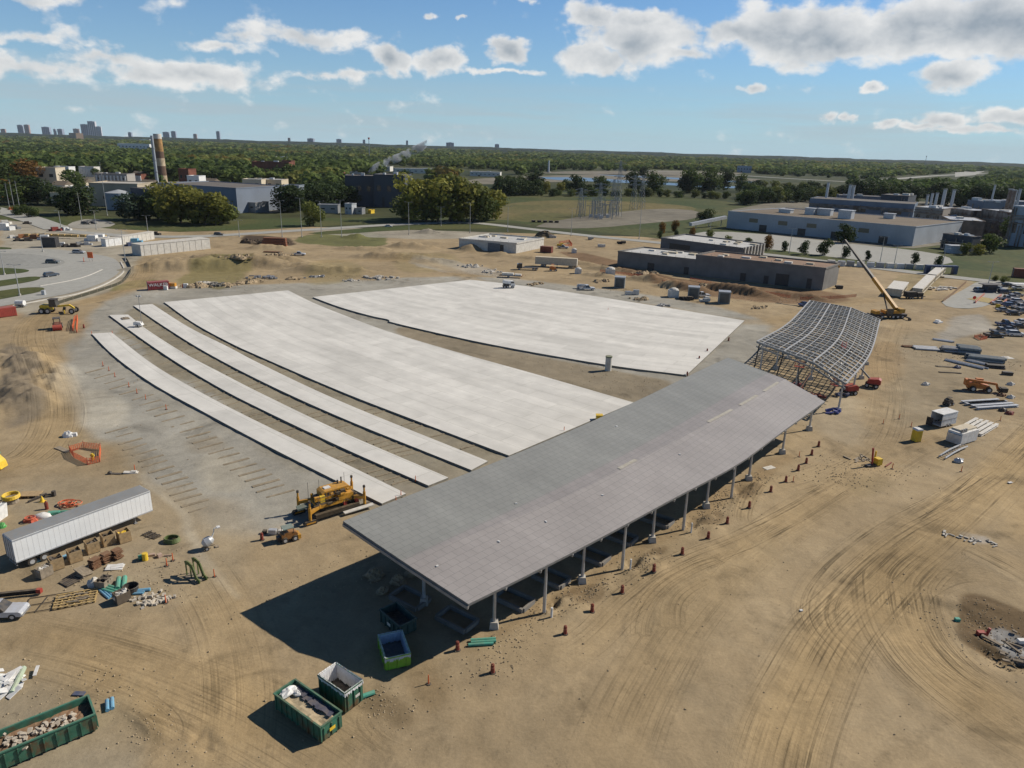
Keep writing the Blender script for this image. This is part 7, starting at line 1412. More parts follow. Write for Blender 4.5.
# many low buildings at the left and centre, one by one
BR=BRICK
LB=[((52,206),(72,206.5),196,14,CREAM,BROOF,'flat tan roofed building behind the dark round tree'),((38,186),(58,186.5),172,18,CREAM,BROOF,'pale gabled-looking hall at the far left between trees'),((55,176.5),(70,177),169,12,WHITE,WROOF,'small white building behind the far left hall'),((80,176.5),(95,177),169,12,OFFW,mat('pink_roof',(.40,.25,.2),.8),'pink-roofed building left of the row with white piers'),
 ((96,184),(128,185),176,16,mat('white_pier_wall',(.33,.31,.29),.8),BROOF,'long building with white piers facing the road'),((128,183),(142,183.5),176,14,BR,BROOF,'small brick building right of the white piers'),((60,196),(100,197),190,12,mat('low_tan_wall',(.28,.25,.2),.8),BROOF,'long low tan building in front of the white piers'),
 ((180,187),(190,187.5),172,12,BR,DROOF,'small red building right of the chimney'),((188,188),(200,188.5),178,12,WHITE,WROOF,'little white-walled building by the warehouse roof'),((228,180),(250,181),172,22,mat('brown_hall',(.22,.16,.11),.85),BROOF,'brown-roofed hall right of the warehouse'),((243,190),(262,190.5),181,18,CREAM,WROOF,'pale flat building right of the warehouse'),((240,200),(258,201),190,18,GREY,DROOF,'grey low building at the warehouse corner'),((242,212),(256,213),204,14,GREY,DROOF,'grey shed at the foot of the warehouse'),
 ((253,179.5),(290,180.5),164.5,22,BR,DROOF,'large red brick factory block in the centre left'),((283,178),(292,178.5),163,8,BR,BR,'brick tower at the right end of the brick block'),((274,163.5),(288,164),158,14,OFFW,WROOF,'small white hall behind the brick block'),((250,189),(282,190),181,22,CREAM,WROOF,'pale flat roofed building in front of the brick block'),((250,205),(281,206),194,22,mat('slate_blue_wall',(.12,.16,.20),.7),LGREY,'slate blue works building with pale tops'),((284,206),(300,206.5),188,14,mat('slate_wall',(.16,.20,.24),.7),LGREY,'slate tower block right of the slate blue works'),((300,207),(317,207.5),195,14,mat('slate_wall2',(.20,.24,.27),.7),LGREY,'lower slate block beside the slate tower'),
 ((346,206),(374,206.5),179,30,DWALL,DROOF,'left part of the huge dark blue hall before the smoke plume'),((374.3,207),(405,208),178,32,mat('dark_blue_wall2',(.045,.06,.085),.7),DROOF,'right part of the huge dark blue hall before the smoke plume'),
 ((330,178),(342,178.5),172,12,BR,BROOF,'small brick house left of the smoke plume'),((347,177.5),(361,178),173,12,OFFW,WROOF,'small pale building just left of the smoke plume'),((345,214),(352,214.5),205,6,LGREY,GREY,'small pale works cabin with a taller block at the dark hall foot'),((352,214),(362,214.5),209,6,GREY,LGREY,'low grey works cabin right of the pale one'),((368,213.5),(371,213.7),211,5,YEL2,YEL2,'tiny yellow kiosk at the dark hall foot'),((318,213),(338,213.5),206,10,GREY,LGREY,'low grey shed left of the small works cabins'),
 ((395,173),(448,174),169.5,24,OFFW,WROOF,'long white warehouse in the trees right of the smoke plume'),((470,176),(500,177),172.5,24,OFFW,WROOF,'white warehouse at the edge of the far lots'),((375,171),(390,171.5),167,24,OFFW,WROOF,'small white hall just behind the smoke plume'),
 ((118,149.5),(150,150.5),145,40,WHITE,WROOF,'long white roof among the far trees on the left'),((140,142.5),(150,142.8),140,30,WHITE,WROOF,'tiny white roof in the farthest trees on the left'),((737,172.5),(751,173),167,16,mat('blue_hall',(.25,.33,.42),.6),WROOF,'small blue hall beyond the ponds'),((70,141.5),(77,142),135,40,mat('tan_tower',(.40,.28,.2),.8),BROOF,'tan block among the far left trees')]
for i,(fl,fr,yt,dp,w_,r_,l) in enumerate(LB):
    t=bpx('industrial_building',l,fl,fr,yt,dp,w_,r_,group='industrial buildings beyond the site'); L_=(flat(*fr)-flat(*fl)).length; h=hpx(flat(*fl),fl[1]-yt)
    nw=min(9,max(2,int(L_/7)))
    for k in range(nw): MB().bx((L_*(k+.5)/nw,-.03,h*.6),(L_/nw*.4,.1,h*.18)).build('window',GLASS,t)
    MB().bx((L_*.3,-.03,h*.16),(L_*.08,.1,h*.32)).build('door',BLACK,t)
    if L_>20: MB().bx((L_*.6,dp*.5,h+1.2),(L_*.12,dp*.2,2.2)).bx((L_*.25,dp*.4,h+.9),(L_*.07,dp*.15,1.6)).build('roof_unit',LGREY,t)
    if 'piers' in l:
        for k in range(9): MB().bx((L_*(k+.5)/9,-.5,h*.45),(1.4,.8,h*.9)).build('pier',WHITE,t)
# houses scattered in the trees at the far left
for i,(x,y,m_) in enumerate([(10,193,CREAM),(63,190,OFFW),(30,174,WHITE),(110,174,BR),(140,178,CREAM),(150,188,OFFW),(205,182,WHITE),(212,186,BR),(270,186,BR),(300,184,CREAM),(150,193,BR),(84,187,CREAM),(338,168,OFFW),(70,199,CREAM)]):
    P=flat(x,y); w=14; t=thing('house','small gabled house among the trees on the left','house',P,R(random.uniform(-20,20)),'small houses among the far trees'); MB().box(-w/2,w/2,-5,5,0,4.5).build('walls',m_,t); MB().prism([(-6,4.5),(0,8),(6,4.5)],-w/2,w/2).build('roof',BROOF,t).rotation_euler=(0,0,PI/2)
# ---------------------------------------------------------------- white factory on the right
t=building('factory','long white clad factory with a brown flat roof behind the tree-lined lane',[(726.3,228),(912,246.5)],74,11.0,mat('white_cladding',(.36,.39,.42),.6,0,.15,.1),mat('gravel_brown_roof',(.105,.085,.065),.95,0,.3,.08),parapet=.5,side=10.5); L_=(flat(912,246.5)-flat(726.3,228)).length
for x in (.16,.33,.49,.76): MB().bx((L_*x,-.03,6.6),(6,.12,2.6)).build('window',mat('dirty_yellow_glass',(.16,.14,.09),.4),t)
for x in (.22,.44,.62,.86): MB().bx((L_*x,-.03,2.2),(5,.12,4.2)).build('door',BLACK,t)
s_=MB()
for i in range(60): s_.bx((L_*(i+.5)/60,-.04,7.2),(.25,.08,6.8))
s_.build('cladding_seams',mat('cladding_seam',(.36,.39,.42),.6),t)['kind']='stuff'
for x,y,a_,b_,c_ in ((28,30,8,6,2.2),(52,36,9,6,4),(44,32,6,6,4),(70,22,8,7,5),(88,52,6,5,3)): MB().bx((x,y,11+c_/2),(a_,b_,c_)).bx((x,y,11.2+c_),(a_+.8,b_+.8,.4)).build('roof_unit',LGREY,t)
t=thing('conveyor_pipe','white conveyor duct leaving the left end of the factory','conveyor',flat(726,226)); a=flat(690,229)-flat(726,226); MB().beam((a.x,a.y,3.0),(-1,0,6.0),2.2,2.0).build('duct',LGREY,t)
for k in (.15,.5,.85): MB().cyl((a.x*k,a.y*k,0),(a.x*k,a.y*k,3.0+3*(1-k)),.3,n=8).build('support',GREY,t)
# plant behind it
BP=mat('blue_plant_cladding',(.13,.18,.25),.6,0,.2,.1); RP=mat('rust_pipework',(.25,.21,.18),.85,0,.6,.35,rust=(.12,.06,.035))
PLT=[((808,212),(912,219),203.5,40,BP,DROOF,'long blue-grey process hall behind the white factory'),((878,213),(905,215),198.5,30,DWALL,DROOF,'dark open-sided bay of the plant'),((912,224),(940,226.5),211,30,mat('plant_tan',(.34,.30,.26),.8),LGREY,'tan pipe house behind the factory corner'),((938,233),(946,238),221,20,mat('rusty_frame_wall',(.20,.15,.12),.9,0,.4,.3),LGREY,'rusty steel framed block right of the factory'),((946,231),(968,234),214,20,RP,LGREY,'pipe covered block in the middle of the plant'),((962,226),(978,228),206,20,BP,LGREY,'blue shed behind the pipe covered block'),
     ((976,234),(1003,239),216,22,RP,LGREY,'rust streaked tank house left of the twin chimneys'),((1004,245),(1040,249),216,24,mat('light_blue_shed',(.36,.42,.48),.6),LGREY,'light blue shed at the right edge of the picture'),((838,207),(880,209),198,24,mat('navy_hall',(.10,.13,.18),.7),DROOF,'navy hall at the back of the plant'),((990,216),(1040,218),205,20,BP,LGREY,'low blue hall behind the twin chimneys'),((940,248),(970,252),238,8,DWALL,DROOF,'low dark brick shed in front of the plant')]
for fl,fr,yt,dp,w_,r_,l in PLT:
    t=bpx('plant_building',l,fl,fr,yt,dp,w_,r_,group='process plant buildings',parapet=.3); L_=(flat(*fr)-flat(*fl)).length; h=hpx(flat(*fl),fl[1]-yt); r=random.Random(int(fl[0]))
    for k in range(3): MB().bx((L_*(k+.5)/3,-.05,h*.5),(L_*.12,.2,h*.3)).build('window',GLASS,t)
    for k in range(4): MB().bx((r.uniform(.1,.9)*L_,r.uniform(.2,.8)*dp,h+1),(r.uniform(2,6),r.uniform(2,5),r.uniform(1.5,4))).build('roof_unit',LGREY if k%2 else OFFW,t)
    pp=MB()
    for k in range(8): x=r.uniform(0,L_); pp.cyl((x,-.8,0),(x,-.8,h*r.uniform(.5,1.05)),.35,n=6)
    for k in range(4): z=h*r.uniform(.3,.95); pp.cyl((0,-1.2,z),(L_,-1.2,z),.3,n=6)
    pp.build('pipework',RP,t)
t=None
CHM=[(924,215,199,1.0,'leftmost slim white stack of the group of four'),(928,216,198,1.0,'second slim white stack of the group of four'),(932.5,217,198,1.1,'third slim white stack of the group of four'),(939,220,195.5,1.3,'fourth and thickest white stack of the group'),(947.5,222,196.5,1.1,'lone leaning-looking white stack right of the group of four'),(988,216,192,.8,'thin pale mast behind the plant'),(1001,232,199,1.5,'rust based white stack, left of the twin pair'),(1004.5,233,200,1.3,'white stack right of the rust based one'),(1009,222,198,1.0,'left slim stack near the right edge'),(1012.5,222,197,1.0,'right slim stack near the right edge'),(824,211,187,1.1,'pale stack on the roof line of the process hall'),(846,212,189.5,1.3,'left of the twin grey stacks mid plant'),(849.5,212,190,1.3,'right of the twin grey stacks mid plant')]
for x,yb,yt,rr_,l in CHM:
    P=flat(x,yb); h=hpx(P,yb-yt); t=thing('smoke_stack',l,'smoke stack',P,0,'slim stacks of the process plant'); MB().cyl((0,0,0),(0,0,h),rr_*1.1,rr_,14).build('shaft',mat('stack_white',(.55,.57,.58),.5) if 'rust' not in l else RP,t)
    MB().cyl((0,0,h),(0,0,h+.8),rr_*1.25,n=14).build('top_ring',GREY,t)
for x,y,rr_,h_,l in ((952,232,4,11,'squat round silo between plant blocks'),(972,231,3.5,10,'second squat silo in the plant'),(1016,239,4,6,'small round tank at the right edge'),(886,206,5,7,'domed tank behind the process hall'),(973,218,7,7,'low domed pale tank behind the plant')):
    P=flat(x,y); t=thing('silo',l,'silo',P,0,'silos of the process plant'); MB().cyl((0,0,0),(0,0,h_),rr_,n=18).build('shell',mat('silo_grey',(.38,.40,.42),.6,0,.2,.2),t); MB().cyl((0,0,h_),(0,0,h_+1.2),rr_,.4,18).build('roof',LGREY,t)
t=thing('pump_house','small pale blue cabin on the bank in front of the plant','cabin',flat(954,253)); MB().box(-4,4,-3,3,0,4).build('walls',mat('pale_blue_cabin',(.42,.46,.52),.6),t); MB().box(-4.3,4.3,-3.3,3.3,4,4.3).build('roof',LGREY,t)
# ---------------------------------------------------------------- substation and pylons
def pylon(xb,yb,yt,label,w=5.0):
    P=flat(xb,yb); h=hpx(P,yb-yt); t=thing('pylon',label,'pylon',P,R(20),'lattice pylons at the substation'); mb=MB(); n=9; m_=mat('pylon_steel',(.30,.32,.33),.5,.3)
    for i in range(n):
        z0,z1=h*i/n,h*(i+1)/n; a0=w/2*(1-.82*i/n); a1=w/2*(1-.82*(i+1)/n)
        for sx,sy in ((-1,-1),(1,-1),(1,1),(-1,1)): mb.beam((sx*a0,sy*a0,z0),(sx*a1,sy*a1,z1),.2)
        for (sx,sy),(tx,ty) in zip(((-1,-1),(1,-1),(1,1),(-1,1)),((1,-1),(1,1),(-1,1),(-1,-1))): mb.beam((sx*a0,sy*a0,z0),(tx*a1,ty*a1,z1),.11)
    mb.build('tower',m_,t)
    for k,zz in enumerate((.72,.83,.94)): MB().beam((-w*1.0,0,h*zz),(w*1.0,0,h*zz),.22).beam((-w*1.0,0,h*zz),(0,0,h*zz+1.5),.2).beam((w*1.0,0,h*zz),(0,0,h*zz+1.5),.2).build('crossarm',m_,t)
    return t
for a in ((617,217,165,'tallest lattice pylon at the substation'),(612,216,182,'lattice pylon left of the tallest one'),(633,210,178,'left of the pair of lattice pylons right of the substation'),(641,209,178,'right of the pair of lattice pylons right of the substation'),(599,217,185,'slim lattice pylon in the substation yard'),(580,217,190,'leftmost lattice pylon of the substation')): pylon(*a)
t=thing('substation','grid of grey bus supports and transformers in the substation yard','substation',flat(600,218)); r=random.Random(17); O_=flat(600,218)
for k in range(34):
    P=flat(578+42*r.random(),214+6*r.random())-O_; h=r.uniform(8,15); o=MB().cyl(P,P+Vector((0,0,h)),.25,n=6); o.bx(P+Vector((0,0,h)),(5,.3,.3),r.random()*.3); o.build('bus_support',GREY,t)
for k in range(6): P=flat(580+36*r.random(),216+4*r.random())-O_; MB().bx(P+Vector((0,0,1.2)),(2.4,1.8,2.4)).build('transformer',LGREY,t)
mb=MB(); 
for k in range(5): mb.bx((-8+k*4,0,.7),(2.5,3,1.4))
one('cooler_bank','low dark bank of cabinets left of the substation','cabinets',mb,DARK,flat(545,222.5),.05); 
t=thing('water_tower','thin pale mast in the lots beyond the ponds','mast',flat(548.5,172.5)); MB().cyl((0,0,0),(0,0,hpx(flat(548.5,172.5),11)),2.2,1.6,12).build('shaft',LGREY,t); MB().cyl((0,0,0),(0,0,2),4,n=12).build('base',CONC,t)
# power lines slung between the pylons
wm=mat('wire_grey',(.25,.26,.27),.5)
def wire(a,b,sag,label):
    mb=MB(); P=[a.lerp(b,i/14)-a-Vector((0,0,4*sag*(i/14)*(1-i/14))) for i in range(15)]; mb.tube(P,.12,4); return one('power_line',label,'power line',mb,wm,a,0,'power lines at the substation')
def top(xb,yb,yt,f): P=flat(xb,yb); return P+Vector((0,0,hpx(P,yb-yt)*f))
wire(top(617,217,165,.94),top(633,210,178,.9),3,'sagging wire from the tallest pylon to the pylon pair'); wire(top(580,217,190,.9),top(617,217,165,.72),3,'sagging wire from the leftmost pylon to the tallest one')
# ---------------------------------------------------------------- smoke plume
def plume():
    m=bpy.data.materials.new('steam'); m.use_nodes=True; nt=m.node_tree; nt.nodes.remove(nt.nodes['Principled BSDF']); v=nt.nodes.new('ShaderNodeVolumePrincipled'); v.inputs['Color'].default_value=(.93,.95,.98,1); v.inputs['Anisotropy'].default_value=.2
    tc=nt.nodes.new('ShaderNodeTexCoord'); n=nt.nodes.new('ShaderNodeTexNoise'); n.inputs['Scale'].default_value=.11; n.inputs['Detail'].default_value=4; nt.links.new(tc.outputs['Object'],n.inputs['Vector'])
    r=nt.nodes.new('ShaderNodeMapRange'); r.inputs['From Min'].default_value=.42; r.inputs['From Max'].default_value=.62; r.inputs['To Max'].default_value=.4; nt.links.new(n.outputs['Fac'],r.inputs['Value']); nt.links.new(r.outputs[0],v.inputs['Density']); nt.links.new(v.outputs[0],nt.nodes['Material Output'].inputs['Volume'])
    base=flat(369,186); d=dist(base); sc_=d/FOC; O_=base; pts=[]
    for px,py,rr_ in ((369,172.5,2.6),(374,168,3.4),(380,164.5,4.0),(388,161.5,4.5),(396,158.5,5.0),(405,155,5.0),(413,151,5.2),(421,147,5.0),(427,143,3.8)):
        dd=ray(px,py); k=(base.y+ (px-369)*.8)/dd.y; pts.append((Vector((dd.x*k,dd.y*k,CH+dd.z*k))-O_,rr_*sc_*.75))
    mb=MB(); rr=random.Random(3); n=12; vs=[];fs=[]
    P=[]; 
    for i in range(len(pts)-1):
        for k in range(4): t=k/4; P.append((pts[i][0].lerp(pts[i+1][0],t),pts[i][1]*(1-t)+pts[i+1][1]*t))
    P.append(pts[-1])
    for i,(p,r_) in enumerate(P):
        for j in range(n): a=2*PI*j/n; q=r_*rr.uniform(.8,1.2); vs.append((p.x,p.y+math.sin(a)*q,p.z+math.cos(a)*q)) if False else vs.append((p.x+math.cos(a)*q*.5,p.y+math.cos(a)*q*.6,p.z+math.sin(a)*q))
    for i in range(len(P)-1):
        for j in range(n): fs.append((i*n+j,i*n+(j+1)%n,(i+1)*n+(j+1)%n,(i+1)*n+j))
    fs+=[tuple(range(n)),tuple(range(len(P)*n-1,(len(P)-1)*n-1,-1))]
    # round section: two crossing axes give depth as well as height
    for i,(p,r_) in enumerate(P):
        for j in range(n): a=2*PI*j/n; q=r_; vs[i*n+j]=(p.x,p.y+math.cos(a)*q,p.z+math.sin(a)*q) if i in (0,len(P)-1) else (p.x-math.sin(a)*q*.35,p.y+math.cos(a)*q,p.z+math.sin(a)*q*rr.uniform(.85,1.15))
    mb.add(vs,fs); o=mb.build('steam_plume',m,loc=O_,smooth=True); o['kind']='stuff'; o['label']='white steam plume drifting right above the dark blue hall'
plume()
t=thing('steam_stack','short dark stack under the steam plume','smoke stack',flat(369,186)); MB().cyl((0,0,0),(0,0,hpx(flat(369,186),13)),1.6,1.4,12).build('shaft',DARK,t); MB().cyl((0,0,0),(0,0,2),2.5,n=12).build('base',CONC,t)
# ---------------------------------------------------------------- skyline
SKY=[(3,129,134,5,'pinkish_tower','small pinkish block at the left edge of the skyline'),(20,125,134,6,'haze_blue_tower','blue-grey half of the paired skyline blocks'),(26.5,124.8,134.3,5.5,'pinkish_tower','pink half of the paired skyline blocks'),(46,127,134.5,9,'haze_blue_tower','broad blue-grey slab on the left skyline'),(54.5,129,135,3,'haze_blue_tower','thin low tower right of the broad slab'),(60.5,129,135,7,'haze_blue_tower','low wide dark block on the left skyline'),(76,128.8,135.5,6.5,'pinkish_tower','low pale block left of the tallest towers'),(84,124.3,136,7.5,'haze_blue_tower','dark blue tower left of the tallest one'),(91.5,121.3,136,8.5,'white_tower','tallest pale tower on the skyline'),(98.5,126.5,136,5.5,'white_tower','bright white stepped block right of the tallest tower'),
 (130,132.3,137,4.5,'haze_blue_tower','small skyline block left of the chimney'),(166,132,138,7,'haze_blue_tower','dark skyline block behind the chimney'),(173.5,131.3,138.5,5.5,'haze_blue_tower','skyline tower just right of the chimney'),(195,134,139,4,'pinkish_tower','small pinkish skyline block right of the chimney'),(218,131.3,139.5,4.2,'haze_blue_tower','lone slim skyline tower right of centre left'),(289,138,141.5,3,'pinkish_tower','tiny red-roofed skyline block'),(311,138.5,142,8,'haze_blue_tower','low wide skyline block'),(339,139.2,142.5,6,'haze_blue_tower','dark low skyline dome'),(407,140.6,144.5,2.5,'haze_blue_tower','tiny skyline block right of the plume'),(450,142.6,146.2,9,'haze_blue_tower','wide low skyline block in the centre'),(497,144.2,147.5,5,'haze_blue_tower','small skyline block right of centre'),(364,139.8,143,3,'haze_blue_tower','tiny dark skyline block left of the tall mast')]
TM={'haze_blue_tower':mat('haze_blue_tower',(.26,.32,.42),.7,0,.2,.01),'pinkish_tower':mat('pinkish_tower',(.34,.22,.2),.7,0,.2,.01),'white_tower':mat('white_tower',(.55,.56,.60),.7,0,.15,.01)}  # blue-grey lightened so that distance haze sits in the tower colour
for x,yt,yb,w,m_,l in SKY:
    d=ray(x,yt); D=8300.0; k=D/d.y; tp=Vector((d.x*k,D,CH+d.z*k)); W_=w*D/FOC*.78; h=tp.z; t=thing('skyline_tower',l,'tower block',(tp.x,D,0),R(random.uniform(-15,15)),'tower blocks on the skyline')
    MB().box(-W_/2,W_/2,-W_*.25,W_*.25,0,h).build('block',TM[m_],t); MB().box(-W_*.2,W_*.2,-W_*.15,W_*.15,h,h+3).build('lift_house',TM[m_],t)
    g=MB()
    for i in range(4): g.bx(((-.375+.25*i)*W_,-W_*.25-.6,h*.55),(W_*.12,1.2,h*.8))
    g.build('window_bands',mat('far_glass',(.13,.17,.23),.3),t)
for x,yb,yt,l in ((369.5,160,137.5,'tall thin mast right of the smoke source'),(943-19,165,155.8,'thin mast on the right skyline')):
    P=flat(x,yb) if yb<162 else flat(x,yb+4); d=ray(x,yt); k=P.y/d.y; h=CH+d.z*k; t=thing('radio_mast',l,'radio mast',P); MB().cyl((0,0,0),(0,0,h),1.1,.8,8).build('mast',GREY,t); MB().cyl((0,0,h-5),(0,0,h),2.6,n=10).build('antenna_drum',RED if x<400 else GREY,t)
# ---------------------------------------------------------------- trees one can tell apart
TL=[(171,219,190,'yellow','yellow-green tree at the left of the clump before the warehouse',1.0),(181,222,189,'yellow','tallest yellow-green tree of the clump before the warehouse',1.0),(193,223,196,'olive','olive tree in the middle of the clump before the warehouse',1.0),(206,224,194,'yellow','broad yellow tree in the right half of the clump before the warehouse',1.1),(219,223.5,199,'olive','olive tree at the right of the clump before the warehouse',1.1),(228,222,206,'olive','lowest tree at the right end of the clump before the warehouse',1.1),
 (159,219,194,'green','green tree left of the yellow-green clump',.9),(149,219,199,'green','small green tree further left of the yellow-green clump',.9),(134.5,219,198,'blue','blue-green tree in front of the storage tanks',1.2),(142,218,205,'dark','dark low tree beside the blue-green one',1.1),
 (404,218,196,'olive','tree at the left end of the big yellow-green mass',1.1),(414,220,178,'yellow','tall yellow-green tree in the left part of the big mass',.8),(426,220,184,'olive','olive tree in the left part of the big mass',1.0),(438,221,180,'yellow','tall yellow-green tree in the middle of the big mass',.9),(450,221,179,'olive','tall olive tree in the middle of the big mass',.9),(461,221,181,'yellow','tall yellow-green tree right of the middle of the big mass',.9),(472,221,186,'olive','olive tree in the right part of the big mass',1.0),(487,219,189,'yellow','lone rounded yellow tree at the right end of the big mass',1.0),(480,221,194,'green','green tree tucked into the right end of the big mass',1.0),
 (313.5,225,204,'olive','small olive tree standing alone by the four tall poles',.9),(68,214,192,'dark','dark wide tree, left half of the black-green pair by the gravel lot',1.3),(84,214,192,'dark','dark wide tree, right half of the black-green pair by the gravel lot',1.3),
 (7,185,167,'green','green tree at the left edge before the far woods',1.3),(28,185,166,'orange','orange-brown tree at the far left',1.25),(73.5,187,173,'green','round green tree before the low tan building',1.2),(4,201,184,'orange','orange tree cut by the left edge',1.3),(23,203,182,'green','green tree behind the three slim poles',1.1),(38,203,182,'dark','dark tree right of the three slim poles',1.1),(54,204,188,'dark','dark tree left of the black-green pair',1.0),(14,204,189,'green','small tree at the foot of the slim poles',1.1),(48,180,170,'green','green tree beside the far left hall',1.2),(97,177,170,'green','green tree right of the pink-roofed building',1.3),(120,195,187,'dark','dark bush row in front of the white piers',1.6),
 (455,241.5,229,'x','x',1),(844,242,226,'dark','large dark round tree in front of the white factory',.95),(784.5,250.5,242,'dark','first small street tree from the left on the factory lane',.75),(804,254,242.2,'dark','second small street tree from the left on the factory lane',.75),(824,254.5,241,'green','third and widest small street tree on the factory lane',.85),(845.6,257,247.5,'dark','fourth small street tree on the factory lane',.8),(867.7,260,251.5,'dark','fifth small street tree on the factory lane',.7),(913.6,263.5,254,'dark','sixth small street tree on the factory lane',.75),(938,266.5,257.5,'dark','seventh small street tree on the factory lane',.75),(766.5,250,236,'orange','brownish street tree behind the pillared building',.6),(746,246,238,'dark','small bush behind the pillared building',1.1),(710,240,232,'olive','small tree near the conveyor',.9),(727,243,236,'olive','small bush near the factory lane',1.1),
 (675,231,221,'orange','orange street tree at the left end of the factory lane',.7),(675.5,238.5,230,'dark','dark street tree under the orange one',.7),(662,233,223,'orange','reddish small tree at the left end of the factory lane',.7),(659.5,238,231,'dark','dark small street tree left end of the lane',.7),(691.7,237,228,'orange','brown small tree beside the white utility hut',.6),(709.5,238,230,'olive','olive small tree by the utility hut',.8),
 (535.5,186,172,'dark','dark tree at the left end of the ponds',1.1),(546,193,182,'yellow','light tree below the left end of the ponds',1.0),(560,193,183,'yellow','light bush tree below the ponds',1.0),(576,194,176,'dark','dark tree before the first pond',.9),(587,194,185,'dark','low dark tree before the first pond',1.2),(600,193,177,'green','green tree before the ponds left of the tallest pylon',.9),(566,190,180,'green','second green tree before the first pond',1.0),(634.6,194,173,'dark','dark tree before the second pond, left',.8),(653.6,194,174,'green','green tree before the second pond, middle',.9),(643.5,177,167.5,'dark','lone dark tree beyond the ponds',1.1),(690,192,171,'green','tall green tree before the ponds on the right',.85),(684,192,176,'dark','dark tree left of the tall green one before the ponds',.9),(711,192,171,'green','second tall tree before the ponds on the right',.85),(723.5,189,171.5,'dark','third tall tree before the ponds on the right',.8),(740,191,176,'green','narrow tree at the right end of the ponds',.7),(703,192,179,'dark','low dark tree between the tall trees by the ponds',1.0),
 (702,222,212,'dark','dark thicket left of the factory conveyor',1.3),(709,221,210,'green','taller thicket tree left of the factory',1.1),(1008,240,222,'green','bright green tree before the light blue shed',.8),(989,252,237,'green','bright green bush on the bank before the plant',1.0),(978,254,246,'yellow','yellow bush on the bank before the plant',1.2),(964,254,245,'olive','small bush beside the pale blue cabin',1.1)]
for x,yb,yt,k,l,wf in TL:
    if k=='x': continue
    tree_px(x,yb+1,yt,k,l,'round',wf=wf*(1.35 if yb-yt>11 else 1.15))
# belts of look-alike trees nearer than the woods
def belt(pts,n,h0,h1,kinds,label,group,jit=10,wf=1.1):
    P=resample(crom([flat(*p) for p in pts],6),n); r=random.Random(len(label)*7+n)
    for i,p in enumerate(P): tree(Vector((p.x+r.uniform(-jit,jit)*.6,p.y+r.uniform(-jit,jit),0)),r.uniform(h0,h1),kinds[r.randrange(len(kinds))],label,group=group,wf=wf*r.uniform(1.0,1.3))
belt([(286,213),(310,210),(340,206),(345,206)],14,15,20,['dark'],'dark tree in the belt left of the huge dark blue hall','trees left of the dark hall',8,1.2)
belt([(286,203),(320,200),(345,197),(372,190),(405,186)],16,15,20,['dark','dark','green'],'dark tree in the belt around the back of the dark blue hall','trees behind the dark hall',8,1.2)
belt([(500,196),(512,195.5),(522,195),(533,195.5)],12,14,19,['dark'],'dark tree in the hedge-like belt left of the ponds','hedge trees left of the ponds',6,1.3)
belt([(540,196),(580,196.5),(620,196),(660,197),(700,198),(745,200)],26,6,11,['dark','green','olive'],'low tree in the belt between the green field and the ponds','trees before the ponds',8,1.4)
belt([(740,205),(770,203),(800,202),(830,203)],14,12,18,['green','dark','olive'],'tree in the belt behind the left end of the white factory','trees behind the factory',10,1.2)
belt([(850,199),(900,203),(940,205),(985,207),(1030,210),(1060,211)],30,18,26,['dark','dark','green'],'tall dark tree in the belt behind the process plant','trees behind the plant',14,1.2)
belt([(748,198),(790,197),(830,198),(865,200)],16,12,18,['dark','dark','green'],'dark tree in the deeper belt beyond the white factory roof','trees beyond the factory roof',10,1.3)
belt([(752,191),(790,191),(850,193)],12,11,16,['dark','olive'],'small tree in the thin belt at the right end of the ponds','trees right of the ponds',10,1.3)
belt([(500,186),(515,186),(530,186)],6,12,16,['dark','green'],'dark tree in the second row left of the ponds','second row left of the ponds',6,1.2)
belt([(-5,214),(10,215),(30,217)],4,5,8,['dark','green'],'low dark tree beside the far left road','low trees by the left road',5,1.2)
belt([(255,183),(300,176),(330,172)],8,12,17,['green','olive'],'tree among the brick buildings in the centre left','trees among the brick buildings',12,1.1)
